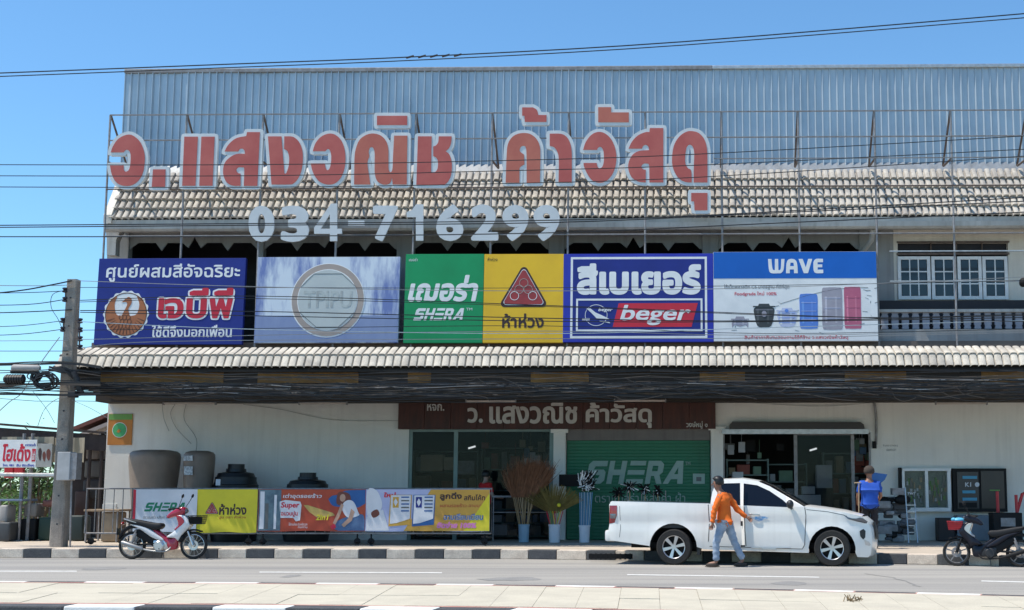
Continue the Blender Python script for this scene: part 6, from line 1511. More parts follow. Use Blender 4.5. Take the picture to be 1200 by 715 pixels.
# ------------------------------------------------------------------ brooms, mops and buckets by the door
def bucket(label, x, y0, y1, w_, Y, m, g='buckets of brooms beside the shop door'):
    c = P(x, y0, Y); c.z = KZ; h = P(x, y0, Y).z-KZ; k = w_/2/1500*Y
    t = thing('bucket', label, 'bucket', c, g); b = MB(); b.lathe([(.001, .02), (k*.88, 0), (k*.98, h*.9), (k*1.05, h*.92), (k*1.05, h), (k*.95, h), (k*.8, .04)], c, 20); b.build('pail', m, t, world=True, smooth=40); return c, k, h
Yb = 31.3
M['straw'] = mat('brown grass broom', (.25, .115, .058, 1), (.14, .065, .036, 1), .95, scale=12); M['straw2'] = mat('yellow green broom', (.24, .18, .05, 1), (.15, .11, .03, 1), .95, scale=12); M['bamboo'] = mat('bamboo stick', (.42, .30, .16, 1), (.3, .2, .1, 1), .6, scale=10)
r_ = random.Random(8)
c1_, k1, h1 = bucket('pale blue bucket full of long brown grass brooms', 614, 614.5, 632, 13, Yb, mat('pale blue pail', (.28, .42, .52, 1), (.22, .34, .44, 1), .5, scale=8))
for i in range(14):
    x0 = c1_.x+r_.uniform(-.09, .09); top_ = P(613+(i-6)*2.3, 583, Yb); y0 = Yb+r_.uniform(-.06, .06)
    hd = thing('broom', 'long brown grass broom standing head up in the pale blue bucket', 'broom', (x0, y0, KZ+.05), 'grass brooms in the blue bucket')
    T1 = Vector((top_.x*.85+x0*.15, y0, top_.z)); b = MB(); b.tube([(x0, y0, KZ+.05), T1], .012, 5); b.build('handle', M['bamboo'], hd, world=True)
    T2 = P(620+(i-6)*3.7+r_.uniform(-2, 2), 541+r_.uniform(0, 8)+abs(i-6)*1.0, Yb+r_.uniform(-.1, .1)); b = MB()
    for k in range(70):
        e = T2+Vector((r_.gauss(0, .10), r_.gauss(0, .07), r_.gauss(0, .10))); md = T1.lerp(e, .5)+Vector((r_.gauss(0, .02), 0, 0)); b.tube([T1+Vector((r_.gauss(0, .015), 0, 0)), md, e], [.010, .008, .003], 3)
    b.build('bristles', M['straw'], hd, world=True)
c2_, k2, h2 = bucket('white bucket holding coloured sticks under the fan broom', 650, 614.5, 632, 14, Yb-.15, M['bn_white'])
for i in range(9):
    x0 = c2_.x+r_.uniform(-.07, .07); m_ = [M['red'], M['bamboo'], M['g2'], M['vinyl_yellow']][i % 4]; q = P(650+(i-4)*2.4, 599, Yb-.15)
    b = MB(); b.tube([(x0, Yb-.15, KZ+.05), (q.x, Yb-.15, q.z)], .01, 5); tag(b.build('broom_stick', m_), 'thin stick standing in the white bucket', 'stick', 'sticks in the white bucket')
b = MB()
for i in range(900):
    a = r_.uniform(-1.05, 1.1); L_ = r_.uniform(.25, .92); o_ = P(648, 604, Yb-.05); b.tube([o_+Vector((.1*math.sin(a), 0, .05)), o_+Vector((L_*math.sin(a)*.98, r_.uniform(-.1, .1), L_*math.cos(a)*.78+.05))], [.009, .004], 3)
tag(b.build('fan_broom', M['straw2']), 'wide yellow green fan of broom grass spreading over the white bucket', 'broom', kind=None)
b = MB(); o_ = P(655, 592, Yb-.3); b.ell(o_, (.05, .05, .05), 8, 6); tag(b.build('yellow_ball', M['bn_yel'], smooth=60), 'small bright yellow knob on the front of the fan broom', 'knob')
c3_, k3, h3 = bucket('pale grey clear bucket of blue handled mops', 685, 615.5, 632.5, 13, Yb-.1, M['bn_white'])
for i in range(9):
    x0 = c3_.x+(-.1+.025*i); q = P(679.5+i*1.8, 577, Yb-.1); t = thing('mop', 'mop with pale blue handle standing head up in the clear bucket', 'mop', (x0, Yb-.1, KZ+.05), 'blue handled mops')
    b = MB(); b.tube([(x0, Yb-.1+.02*(i % 3), KZ+.05), (q.x, Yb-.1+.02*(i % 3), q.z)], .010, 5); b.build('handle', (mat('blue handle', (.12, .32, .60, 1), rough=.4), mat('pale blue handle', (.40, .52, .66, 1), rough=.4))[i % 2], t, world=True)
    b = MB(); 
    for k in range(40):
        e = P(688+r_.gauss(0, 4.2)+(i-4)*1.0, 554+r_.uniform(-3, 22), Yb-.1+r_.uniform(-.12, .1)); b.tube([q.lerp(P(686+(i-4)*1.5, 562, Yb-.1), .4), e], .012, 3)
    b.build('mop_head', M['black'] if i % 3 else M['vinyl_white'], t, world=True)
# dark low cart / shelf between the buckets
b = MB(); wbox(b, 655, 556, 684, 570, Yb+.7, .4); tag(b.build('storage_crate', M['black']), 'dark crate on the stand behind the fan broom', 'crate')
t = thing('wire_rack', 'dark wire rack with black mop heads in front of the green shutter', 'rack', P(745, 630, Yb))
for x in (721, 735, 752, 766, 780):
    b = MB(); A = P(x, 575, Yb); b.tube([(A.x, Yb, KZ), A], .014, 4); b.build('upright', M['steel_gray'], t, world=True)
b = MB(); A = P(716, 588, Yb); B_ = P(784, 588, Yb); b.tube([A, B_], .02, 5); A = P(716, 620, Yb); B_ = P(784, 620, Yb); b.tube([A, B_], .02, 5); b.build('rail', M['steel_gray'], t, world=True)
for i, (x, y, wd) in enumerate(((725, 577, 7), (738, 570, 8), (756, 573, 8), (771, 575, 6))):
    hd = thing('mop', 'black and white mop head up behind the pickup bed, '+['leftmost by the tail lamp', 'second from the left', 'third, with white tufts', 'rightmost of the four'][i], 'mop', P(x, y, Yb), 'mops before the green shutter')
    b = MB(); q = P(x, y, Yb-.05); b.tube([(q.x, Yb-.05, KZ), q], .014, 5); b.build('handle', M['bamboo'], hd, world=True)
    for m_, n_ in ((M['black'], 60), (M['vinyl_white'], 14 if i in (1, 2) else 4)):
        b = MB()
        for k in range(n_):
            e = P(x+r_.gauss(0, wd*.55), y+r_.uniform(-7, 8), Yb-.05+r_.uniform(-.15, .12)); b.tube([q, e], .013, 3)
        b.build('mop_strands', m_, hd, world=True)

# ------------------------------------------------------------------ inside the shop
def shelf(label, x0, y0, x1, Y, n_, cols, seed, nm='shelf_unit'):
    t = thing(nm, label, 'shelf', Vector((P(x0, y0, Y).x, Y, FLOOR)), 'shelf units inside the shop'); A = P(x0, y0, Y); B_ = P(x1, y0, Y); H_ = A.z-FLOOR; rs = random.Random(seed)
    for k in range(n_+1):
        b = MB(); z = FLOOR+.05+(H_-.05)*k/n_; b.box(A.x, B_.x, Y, Y+.5, z, z+.03); b.build('shelf_board', M['gframe'], t, world=True)
    for x in (A.x, B_.x): b = MB(); b.box(x-.02, x+.02, Y-.01, Y+.5, FLOOR, A.z+.05); b.build('upright', M['gframe'], t, world=True)
    for k in range(n_):
        z = FLOOR+.08+(H_-.05)*k/n_; x = A.x+.05; hh = (H_-.05)/n_
        while x < B_.x-.2:
            w_ = rs.uniform(.12, .4); b = MB(); b.bbox(x, min(x+w_, B_.x-.05), Y+.05, Y+.4, z+.003, z+hh*rs.uniform(.4, .85), .01); o = b.build('boxed_goods', cols[rs.randrange(len(cols))], t, world=True); x += w_+rs.uniform(.02, .12)
M['card'] = mat('cardboard', (.48, .36, .24, 1), (.38, .28, .18, 1), .9, scale=3)
gc = [M['card'], M['bn_white'], M['steel_gray'], mat('dull blue goods', (.14, .24, .40, 1)), mat('dull red goods', (.42, .10, .07, 1)), M['black'], mat('dull green goods', (.20, .34, .24, 1))]
shelf('pale green display counter shelf just inside the left glass front', 486, 580, 560, 33.6, 3, [gc[1], gc[6], gc[2], gc[0]], 1)
shelf('glass topped counter shelf at the right of the glass front', 575, 582, 645, 33.7, 3, [gc[1], gc[3], gc[2], gc[0]], 2)
shelf('tall goods shelf deep inside behind the left glass', 485, 530, 560, 35.6, 4, gc, 3); shelf('tall goods shelf deep inside behind the brown brooms', 565, 526, 650, 35.9, 4, gc, 4)
shelf('tall goods shelf at the left in the dark doorway', 852, 540, 900, 34.8, 5, gc, 5); shelf('low goods shelf in the middle of the dark doorway', 900, 545, 945, 35.3, 4, gc, 6); shelf('tall goods shelf at the right in the dark doorway', 965, 532, 1020, 35.4, 4, gc, 7)
for x0, y0, x1, y1, Y, m_, l in ((493, 533, 519, 552, 33.7, 'card', 'large brown cardboard carton on the counter behind the left pane'), (520, 536, 531, 551, 33.7, 'card', 'smaller upright carton beside the large carton'), (535, 540, 556, 556, 33.7, 'steel_gray', 'grey machine on the counter right of the mullion'), (858, 553, 871, 574, 34, 'bn_white', 'white box at the left edge of the dark doorway'), (957, 545, 975, 572, 34.2, 'bn_white', 'tall white sheet standing in the dark doorway'), (935, 580, 962, 598, 34, 'bn_white', 'pale box behind the pickup bonnet'), (940, 570, 955, 579, 34.0, 'bn_white', 'small pale box stacked on the pale box behind the bonnet')):
    b = MB(); b.bbox(P(x0, y0, Y).x, P(x1, y0, Y).x, Y, Y+.35, P(x0, y1, Y).z, P(x0, y0, Y).z, .01); tag(b.build('carton', M[m_]), l, 'box')
    b = MB(); b.box(P(x0, y0, Y).x-.02, P(x1, y0, Y).x+.02, Y+.02, Y+.4, FLOOR, P(x0, y1, Y).z-.002)
    if Y > 33.9 and y1 > 571: tag(b.build('plinth_box', M['interior']), 'dark plinth under the '+l, 'plinth')
hg = random.Random(31)
for i in range(26):
    x = hg.choice((hg.uniform(556, 640), hg.uniform(855, 925), hg.uniform(1002, 1016))); y = hg.uniform(512, 540); Y = hg.uniform(34.3, 35.2); c = P(x, y, Y); w_ = hg.uniform(.05, .14); h_ = hg.uniform(.12, .35)
    b = MB(); b.bbox(c.x-w_, c.x+w_, Y, Y+.08, c.z-h_, c.z, .015); b.tube([c+Vector((0, .04, 0)), c+Vector((0, .04, .35))], .005, 3)
    tag(b.build('hanging_goods', gc[hg.randrange(len(gc))]), 'packet of goods hanging on a string inside the shop', 'goods', 'goods hanging inside the shop')
M['lit'] = mat('lit lamp', (1, 1, 1, 1), (1, 1, 1, 1), emit=('#f4fbff', 1.3))
for i, (x, y, l) in enumerate(((553, 524.5, 'behind the right pane of the glass front'), (870, 526.5, 'left in the dark doorway'), (953, 527, 'right in the dark doorway'))):
    c = P(x, y, 36.5); b = MB(); b.tube([c+Vector((-.10, 0, -.025)), c+Vector((.10, 0, .035))], .025, 6); t = thing('ceiling_lamp', 'small lit lamp glowing '+l, 'lamp', c); b.build('bulb', M['lit'], t, world=True)
    b = MB(); b.tube([c+Vector((0, 0, .03)), c+Vector((0, 0, 1.0))], .008, 4); b.build('cord', M['black'], t, world=True)
for i in range(4):
    x, y = (617, 624, 630, 641)[i], (537, 530, 534, 540)[i]
    b = MB(); wbox(b, x-3, y, x+3, y+12, 34.0, .15); tag(b.build('paper_roll', M['bn_white']), 'small white upright pack above the brown brooms, '+['leftmost', 'tallest', 'third from left', 'rightmost'][i], 'pack', 'white packs above the brooms')
    b = MB(); wbox(b, x-3.4, y+12.2, x+3.4, y+13, 34.0, .2); 
b = MB(); wbox(b, 612, 549.5, 646, 551, 34.0, .3); 
for x in (613, 645): wbox(b, x-.6, 551, x+.6, 632, 34.05, .04, FLOOR)
tag(b.build('high_table', M['gframe']), 'narrow high table carrying the white packs behind the brooms', 'table')
b = MB(); wbox(b, 577, 581, 650, 583, 31.9, .5)
for x in (578, 612, 649): wbox(b, x-.6, 583, x+.6, 628, 31.92, .04, KZ)
wbox(b, 577, 600, 650, 601, 31.93, .45)
t = tag(b.build('steel_table', M['steel_gray']), 'low dark steel table on the pavement behind the brooms', 'table')

# ------------------------------------------------------------------ right hand pavement: window case, board, clutter
yc = YW-.22
wc = thing('window_display', 'white framed sliding window unit full of small goods, leaning on the wall', 'window', P(1058, 600, yc))
def fbox(x0, y0, x1, y1, Y, d, m, nm, par, lab=None): b = MB(); wbox(b, x0, y0, x1, y1, Y, d); return b.build(nm, M[m] if isinstance(m, str) else m, par, world=True, label=lab)
fbox(1057.5, 549, 1114.5, 552, yc, .2, 'wframe', 'frame_rail', wc); fbox(1057.5, 595, 1114.5, 599.5, yc, .2, 'wframe', 'frame_rail', wc)
for x0, x1 in ((1057.5, 1060.5), (1084.5, 1088), (1110.5, 1114.5)): fbox(x0, 552.1, x1, 594.9, yc+.002, .19, 'wframe', 'frame_stile', wc)
fbox(1054.5, 548, 1057, 598, yc, .22, 'black', 'side_post', wc)
fbox(1060, 552, 1111, 595, yc+.16, .03, mat('grey green back', (.26, .31, .27, 1), (.16, .19, .17, 1), .7, scale=6), 'back_panel', wc)
for x0, x1 in ((1060.6, 1084.4), (1088.1, 1110.4)): fbox(x0, 552.2, x1, 594.8, yc+.02, .008, mat('clear pane', (.05, .07, .06, 1), rough=.06, alpha=.16), 'pane', wc)
for i in range(60):
    x = r_.uniform(1062, 1107); y = r_.uniform(554, 588); 
    if 1082 < x < 1089: continue
    fbox(x, y, x+r_.uniform(1, 2.5), y+r_.uniform(3, 8), yc+.1, .04, (M['steel_gray'], M['bn_white'], M['g2'], M['card'])[i % 4], 'small_goods', wc)
bdn = thing('black_display', 'black framed double board with blue strips and a white disc on the wall', 'display board', P(1118, 600, yc))
fbox(1117, 549, 1180, 600, yc+.02, .18, 'black', 'cabinet', bdn)
fbox(1122, 553, 1147, 596, yc-.0, .02, mat('dark board face', (.045, .04, .04, 1), (.03, .028, .028, 1), .35), 'left_door', bdn); fbox(1150, 552, 1177, 596, yc, .02, mat('brown black face', (.03, .022, .02, 1), rough=.3), 'right_door', bdn)
M['cy'] = mat('cyan strip', (.07, .35, .55, 1), rough=.5)
for y, a, c in ((559.5, 1128, 1145), (576.5, 1128, 1143), (585, 1128, 1145)): fbox(a, y-1.7, c, y+1.7, yc-.02, .02, 'cy', 'blue_strip', bdn)
onwall('lettering', txt('K1', 1128.5, 565.5, 1135.5, 570.5, .03), M['bn_white'], bdn, .24, .006); onwall('white_disc', [ell2(1142.5, 568, 2.7, 2.7, 16)], M['bn_white'], bdn, .24, .006)
onwall('lettering', txt('SAMPLE', 1157, 573.5, 1169, 575.5, 0)[:0] or [[(1157, 574), (1169, 574), (1169, 575.2), (1157, 575.2)]], M['g2'], bdn, .24, .006)
fbox(1124, 589, 1145, 595, yc-.02, .02, 'black', 'tray', bdn)
# red tubular frames
for pts, l in (([(1168.5, 576), (1169.5, 600), (1171, 625)], 'thin red upright bar in front of the black board'), ([(1191, 603), (1198, 579), (1204, 577)], 'red bent tube at the far right edge'), ([(1190.5, 580), (1192, 606)], 'dark red upright tube at the far right edge')):
    b = MB(); b.tube([P(x, y, 31.5) for x, y in pts]+([Vector((P(pts[-1][0], 600, 31.5).x, 31.5, KZ))] if pts[0][0] < 1180 else []), .04, 6); tag(b.build('red_bar', M['mred2']), l, 'bar')
def simplebox(nm, x0, y0, x1, y1, Y, d, m, l, ct): b = MB(); A = P(x0, y1, Y); b.bbox(P(x0, y1, Y).x, P(x1, y1, Y).x, Y, Y+d, KZ if y1 > 622 else A.z, P(x0, y0, Y).z, .02); return tag(b.build(nm, m), l, ct)
t = simplebox('black_crate', 1165, 601, 1199, 632, 31.2, .5, M['black'], 'black crate with a grey machine showing inside, behind the black motorcycle', 'crate')
fbx = MB(); wbox(fbx, 1173, 607, 1190, 617, 31.17, .02); tag(fbx.build('machine_front', M['steel_gray']), 'grey round shouldered machine front in the black crate', 'machine')
simplebox('dark_box', 1100, 607, 1119, 633, 32.3, .4, mat('dark brown box', (.03, .02, .02, 1)), 'dark brown box standing below the window display', 'box')
simplebox('blue_case', 1122, 604, 1163, 634, 32.4, .4, mat('grey blue case', (.24, .27, .31, 1)), 'grey blue case on the ground below the black board', 'case')
# grey compressor pile and shelf beside the person in blue
pile = thing('machinery_pile', 'grey pile of wrapped machinery and tools right of the person in blue', 'machinery', P(1045, 630, 31.6))
for i in range(46):
    c = P(1033+r_.uniform(0, 32), 583+r_.uniform(0, 50), 31.4+r_.uniform(0, .5)); b = MB(); sx_ = r_.uniform(.07, .2)
    (b.ell(c, (sx_, .15, sx_*.6), 10, 6) if i % 2 else b.bbox(c.x-sx_, c.x+sx_, c.y-.1, c.y+.12, c.z-sx_*.5, c.z+sx_*.5, .03)); b.build('machine_piece', (M['steel_gray'], M['black'], mat('charcoal wrap', (.07, .07, .075, 1)), mat('mid grey wrap', (.15, .15, .16, 1)))[i % 4], pile, world=True, smooth=50)
fbox(1046, 572, 1062, 580, 31.3, .3, 'steel_gray', 'cash_box', pile); onwall('lettering', txt('TWT', 1049, 577, 1058, 579.5, .02), M['bn_white'], pile, 1.73, .01)
ld = thing('step_ladder', 'thin grey step ladder leaning beside the window display', 'ladder', P(1064, 635, 31.2))
for x in (1062.5, 1073.5): b = MB(); A = P(x, 571 if x < 1070 else 585, 31.1); b.tube([(A.x, 31.0, KZ), A+Vector((0, .2, 0))], .018, 5); b.build('rail', M['galv'], ld, world=True)
for y in (592, 600, 608, 616, 624): b = MB(); b.tube([P(1062.5, y, 31.15), P(1073.5, y, 31.15)], .014, 4); b.build('rung', M['galv'], ld, world=True)
# tray fixed at the far right of the awning (bird like black lamp)
b = MB(); c = P(1199, 331, YF-.3); b.ell(c, (.10, .15, .12), 10, 6); b.tube([c, c+Vector((.4, 0, -.05))], .03, 5); tag(b.build('black_lamp', M['black'], smooth=60), 'black round lamp at the right edge in front of the balcony', 'lamp')

# ------------------------------------------------------------------ left: market stall, house roof, vegetation
M['leaf'] = mat('bright leaves', (.10, .20, .028, 1), (.04, .10, .018, 1), .6, scale=2.5); M['leaf2'] = mat('dark leaves', (.05, .10, .02, 1), (.03, .06, .015, 1), .6, scale=2.5); M['bark'] = mat('bark', (.12, .09, .06, 1), rough=.95, bump=.4)
def bush(nm, label, c, rx, ry, rz, n_, m_, seed, trunk=True, lf=.11, ct='shrub'):
    rs = random.Random(seed); t = thing(nm, label, ct, Vector((c[0], c[1], 0))); b = MB()
    cl = [Vector((c[0]+rs.uniform(-rx, rx)*.75, c[1]+rs.uniform(-ry, ry)*.7, c[2]+rs.uniform(-rz, rz)*.75)) for _ in range(max(6, n_//70))]
    for _ in range(n_):
        o = rs.choice(cl)+Vector((rs.gauss(0, rx*.2), rs.gauss(0, ry*.2), rs.gauss(0, rz*.2))); a = Vector((rs.gauss(0, 1), rs.gauss(0, 1), rs.gauss(0, .6))).normalized(); u = a.cross(Vector((rs.random(), rs.random(), 1))).normalized(); s_ = lf*rs.uniform(.6, 1.3)
        b.add([o, o+a*s_+u*s_*.32, o+a*s_*2, o+a*s_-u*s_*.32], [(0, 1, 2, 3)])
    b.build('foliage', m_, t, world=True)
    b = MB()
    for q in cl[:8]: b.tube(cpath([Vector((c[0], c[1], 0)), Vector((c[0], c[1], 0)).lerp(q, .5)+Vector((0, 0, .15)), q], 3), [.06, .05, .045, .04, .03, .025, .02][:7], 5)
    b.build('trunk', M['bark'], t, world=True); return t
for i, (x, y, Y, rx, rz, n_, m_, l) in enumerate(((20, 590, 42, 1.6, 1.6, 900, 'leaf', 'bright green bush behind the left end of the stall'), (48, 585, 40, 1.2, 1.5, 900, 'leaf', 'bright green bush seen under the stall sign beside the pole'), (44, 560, 38, .7, .55, 500, 'leaf2', 'dark hanging foliage under the stall roof'), (12, 610, 44, 2.2, 1.2, 800, 'leaf', 'low green growth behind the stall table'), (58, 612, 39, .9, .8, 600, 'leaf', 'fresh green clump at the foot of the pole'), (-30, 580, 45, 3, 2.5, 1200, 'leaf2', 'dark tree mass beyond the left edge'))):
    c = P(x, y, Y); bush('bush', l, (c.x, Y, c.z), rx, .8, rz, n_, M[m_], i, lf=.10)
# dense growth closing the view under the stall roof
c = P(30, 600, 52); bush('shrub_bank', 'long bright green growth filling the view under the stall roof', (c.x, 52, .9), 6, 1.2, 1.5, 3500, M['leaf'], 77, lf=.14)
# distant greenery line so that the horizon is not bare
rs = random.Random(21); b = MB()
for i in range(9000):
    x = rs.uniform(-75, -14); y = 70+rs.gauss(0, 2); z = abs(rs.gauss(0, 1.1))+rs.random()*(1.5+math.sin(x*.6)+.7*math.sin(x*1.7)); a = Vector((rs.gauss(0, 1), rs.gauss(0, 1), rs.gauss(0, 1))).normalized(); u = a.cross(Vector((0, .3, 1))).normalized(); s_ = rs.uniform(.15, .4); o = Vector((x, y, z))
    b.add([o, o+a*s_+u*s_*.5, o+a*s_*2, o+a*s_-u*s_*.5], [(0, 1, 2, 3)])
tag(b.build('distant_thicket', M['leaf2']), 'far green thicket on the horizon left of the shop', 'thicket', kind='stuff')
# stall
YSt = 33.2
M['tin'] = mat('rusty dark roofing', (.07, .05, .045, 1), (.035, .028, .028, 1), .85, scale=2, streak=.5); M['awn'] = mat('cream canvas', (.40, .35, .26, 1), (.28, .24, .18, 1), .9, scale=3, streak=.3)
stl = thing('market_stall', 'dark roofed open market stall at the left edge behind the pole', 'stall', P(60, 630, YSt))
A = P(-60, 491, YSt+.1); B_ = P(124, 506, YSt+.1)
nseg = 14
for k in range(nseg):
    p0 = A.lerp(B_, k/nseg); p1 = A.lerp(B_, (k+.98)/nseg); b = MB()
    b.add([p0, p1, p1+Vector((0, 3.4, .02)), p0+Vector((0, 3.4, .02)), p0-Vector((0, 0, .05)), p1-Vector((0, 0, .05)), p1+Vector((0, 3.4, -.03)), p0+Vector((0, 3.4, -.03))], [(0, 1, 2, 3), (4, 5, 6, 7), (0, 1, 5, 4), (1, 2, 6, 5), (0, 3, 7, 4)]); b.build('roof_sheet', M['tin'], stl, world=True)
b = MB(); A2 = P(-60, 497, YSt+.2); B2 = P(124, 510, YSt+.2); b.add([A2, B2, B2-Vector((0, 0, .42)), A2-Vector((0, 0, .42))]+[q+Vector((0, .08, 0)) for q in (A2, B2, B2-Vector((0, 0, .42)), A2-Vector((0, 0, .42)))], [(0, 1, 2, 3), (4, 5, 6, 7), (0, 1, 5, 4), (3, 2, 6, 7), (0, 3, 7, 4), (1, 2, 6, 5)]); b.build('eaves_beam', M['tin'], stl, world=True)
b = MB()
for i, (x0, x1, y0, y1) in enumerate(((2, 64, 512, 520), (60, 100, 513, 541))):
    q = P(x0, y0, YSt-.9); w_ = P(x1, y0, YSt-.9); z2 = P(x0, y1, YSt-.9).z; n_ = 10
    v = [(q.x+(w_.x-q.x)*k/n_, YSt-.9+.03*math.sin(k*1.7), zz-(.03*math.sin(k*2.1) if zz == z2 else 0)) for zz in (q.z, z2) for k in range(n_+1)]
    b.add(v, [(k, k+1, n_+2+k, n_+1+k) for k in range(n_)])
b.build('canvas_valance', M['awn'], stl, world=True)
for x in (26, 36, 104, 118, -20):
    yy_ = YSt-.9 if x < 50 else YSt+.3; b = MB(); q = P(x, 560, yy_); b.tube([(q.x, q.y, 0), (q.x, q.y, P(x, 508, yy_).z)], .045, 6); b.build('post', M['steel_gray'] if x < 50 else M['tin'], stl, world=True)
b = MB(); b.tube([P(-60, 555.5, YSt-1.0), P(66, 557, YSt-1.0)], .05, 6); b.build('front_rail', M['galv'], stl, world=True)
b = MB(); A = P(96, 515, YSt+1.2); b.box(P(70, 515, YSt+1.4).x, P(128, 515, YSt+1.4).x, YSt+1.5, YSt+1.6, 0, A.z); b.build('back_panel', M['tin'], stl, world=True)
b = MB(); b.box(P(84, 515, YSt-.5).x, P(122, 515, YSt-.5).x, YSt+.3, YSt+.4, P(90, 520, YSt-.4).z, P(90, 508, YSt-.4).z); b.build('inner_beam', M['tin'], stl, world=True)
s1_ = Board('stall_sign', 'white sign with big red handwritten lettering hanging on the stall', 'sign', -8, 515.5, 41.8, 548, YSt-1.25, M['vinyl_white'], .03)
s1_.layer('lettering', txt('โฮเด้ง', 2, 520, 35, 541, .035, .1), M['red']); s1_.layer('lettering', txt('อาหารตามสั่ง', 28, 519.5, 40.5, 523, .01), M['royal']); s1_.layer('lettering', txt('โทร. 081', 3, 543.5, 16, 546.5, .02)+txt('รับ จัดเลี้ยง', 19, 543.5, 40, 546.8, .02), M['royal']); s1_.layer('side_panel', rect(36.5, 526, 40.8, 541), M['red']); s1_.layer('lettering', txt('ส้มตำ', 37.2, 528, 40.2, 539, .02), M['vinyl_white'], 2)
s2_ = Board('stall_sign', 'smaller faded white sign with dark figures, right of the red lettered sign', 'sign', 42.5, 520, 60, 547.5, YSt-1.25, mat('dull white board', (.42, .42, .40, 1), (.3, .3, .28, 1), scale=4), .03)
for k, (x0, y0, x1, y1, m_) in enumerate(((44, 525, 48, 540, 'ink'), (49, 529, 53, 541, 'pr_hair'), (53.5, 526, 58.5, 540, 'pr_hair'))): s2_.layer('printed_figure', [cat([(x0, y0+3), ((x0+x1)/2, y0), (x1, y0+4), (x1-.5, y1-3), ((x0+x1)/2+.5, y1), (x0+.6, y1-4)], 3)], M[m_])
# tables, red cloths, clutter on the stall
def tbl(x0, x1, y, Y, m_, l):
    t = thing('stall_table', l, 'table', Vector((P(x0, y, Y).x, Y, KZ))); fb = MB(); A = P(x0, y, Y); B_ = P(x1, y, Y); fb.bbox(A.x, B_.x, Y, Y+.8, A.z-.05, A.z, .01); fb.build('tabletop', m_, t, world=True)
    for x in (A.x+.06, B_.x-.06):
        for yy in (Y+.05, Y+.75): fb = MB(); fb.tube([(x, yy, KZ), (x, yy, A.z-.05)], .022, 5); fb.build('leg', M['steel_gray'], t, world=True)
tbl(-20, 26, 585, YSt-1.3, mat('blue grey top', (.14, .20, .30, 1)), 'table with a blue grey top under the red lettered sign'); tbl(98, 140, 597, YSt-2.0, mat('old plank', (.38, .28, .18, 1), (.22, .15, .1, 1), scale=8, stretch=(1, 1, 6)), 'old plank table behind the tube railing'); tbl(26, 60, 592, YSt-.6, M['steel_gray'], 'small dark table by the foot of the pole')
cl_ = [('white_sack', -2, 592, 9, 612, YSt-1.35, mat('white cloth', (.36, .34, .32, 1)), 'white cloth hanging from the table at the left edge', 'cloth'), ('grey_tub', -4, 612, 12, 634, YSt-1.6, mat('dark grey tub', (.05, .055, .06, 1)), 'dark grey tub on the ground at the far left', 'tub'), ('pale_jar', 27, 590, 43, 606, YSt-.9, mat('dull pale jar', (.22, .20, .18, 1)), 'dull pale container left of the pole', 'container'),
 ('dark_crate', 22, 608, 42, 632, YSt-.9, M['black'], 'black crate under the small table left of the pole', 'crate'), ('green_crate', 44, 606, 62, 630, YSt-1.0, mat('dark green crate', (.014, .04, .026, 1)), 'dark green crate just left of the pole', 'crate'), ('brown_crate', 49, 586, 66, 594, YSt-.8, mat('red brown crate', (.20, .07, .05, 1)), 'red brown crate on the small table by the pole', 'crate'),
 ('wood_cabinet', 86, 575, 103, 605, YSt+.4, mat('red brown cabinet', (.10, .045, .03, 1)), 'red brown cabinet behind the right side of the pole', 'cabinet'), ('grey_sack', 98, 540, 118, 560, YSt+.6, mat('dusty sack', (.17, .15, .13, 1)), 'dusty sack stacked high inside the stall', 'sack'), ('grey_sack', 100, 522, 116, 538, YSt+.6, mat('pale dusty sack', (.26, .22, .2, 1)), 'paler sack on top of the stack inside the stall', 'sack'), ('dark_sack', 96, 562, 120, 585, YSt+.5, mat('dark sack', (.07, .055, .05, 1)), 'dark sack low in the stack inside the stall', 'sack'),
 ('wooden_box', 118, 600, 140, 624, YSt-1.9, mat('tan box', (.34, .25, .16, 1), (.22, .16, .1, 1)), 'tan wooden box under the plank table', 'box'), ('dark_bin', 78, 604, 98, 634, YSt-1.2, mat('dark teal bin', (.012, .025, .023, 1)), 'dark teal bin right of the pole', 'bin')]
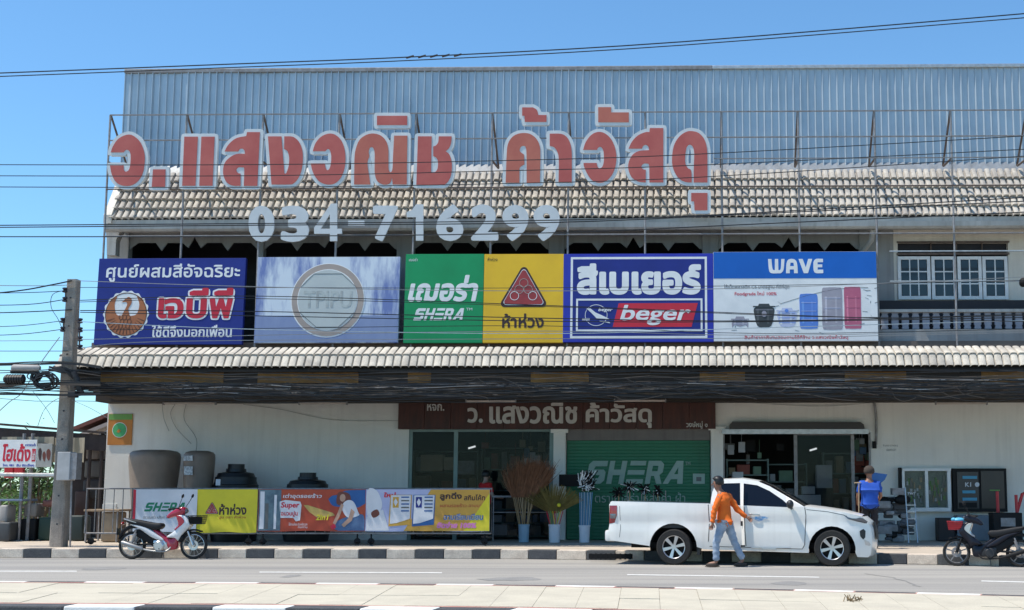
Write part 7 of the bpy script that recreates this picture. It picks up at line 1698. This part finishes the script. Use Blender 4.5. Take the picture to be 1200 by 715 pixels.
for nm, x0, y0, x1, y1, Y, m_, l, ct in cl_:
    b = MB(); A = P(x0, y1, Y); B_ = P(x1, y0, Y); b.bbox(A.x, B_.x, Y, Y+.45, KZ if y1 > 622 else A.z, B_.z, .05); tag(b.build(nm, m_, smooth=60), l, ct)
for i, (x, y) in enumerate(((10, 552), (22, 550))):
    b = MB(); c = P(x, y, YSt-1.0); b.bbox(c.x-.12, c.x+.12, c.y, c.y+.1, c.z-.18, c.z+.12, .03); tag(b.build('red_cloth', M['mred2']), ['left', 'right'][i]+' red cloth hanging below the red lettered sign', 'cloth', 'red cloths on the stall')
# neighbour house roof behind
YH = 38
hs = thing('neighbour_house', 'neighbouring house with a red brown tiled roof, glimpsed between stall and shop', 'house', P(100, 630, YH))
A = P(86, 500, YH); B_ = P(130, 482, YH)
d_ = (B_-A)
for k in range(2):
    off = Vector((0, 0, -.28*k)); b = MB(); q0, q1 = A+off, A+d_*1.6+off
    b.add([q0, q1, q1+Vector((0, 4, .0)), q0+Vector((0, 4, 0)), q0-Vector((0, 0, .12)), q1-Vector((0, 0, .12)), q1+Vector((0, 4, -.12)), q0+Vector((0, 4, -.12))], [(0, 1, 2, 3), (4, 5, 6, 7), (0, 1, 5, 4), (0, 3, 7, 4), (1, 2, 6, 5)]); b.build('roof', mat('red brown tile', (.20, .07, .05, 1), (.13, .045, .035, 1), .8, scale=6) if k == 0 else mat('roof trim', (.40, .32, .28, 1)), hs, world=True)
b = MB(); b.add([A+Vector((.5, .1, -.35)), A+d_*1.55+Vector((0, .1, -.4)), Vector((A.x+d_.x*1.55, YH+.1, 0)), Vector((A.x+.5, YH+.1, 0))]+[p+Vector((0, .2, 0)) for p in (A+Vector((.5, .1, -.35)), A+d_*1.55+Vector((0, .1, -.4)), Vector((A.x+d_.x*1.55, YH+.1, 0)), Vector((A.x+.5, YH+.1, 0)))], [(0, 1, 2, 3), (4, 5, 6, 7)]); b.build('wall', mat('house wall', (.42, .36, .32, 1)), hs, world=True)
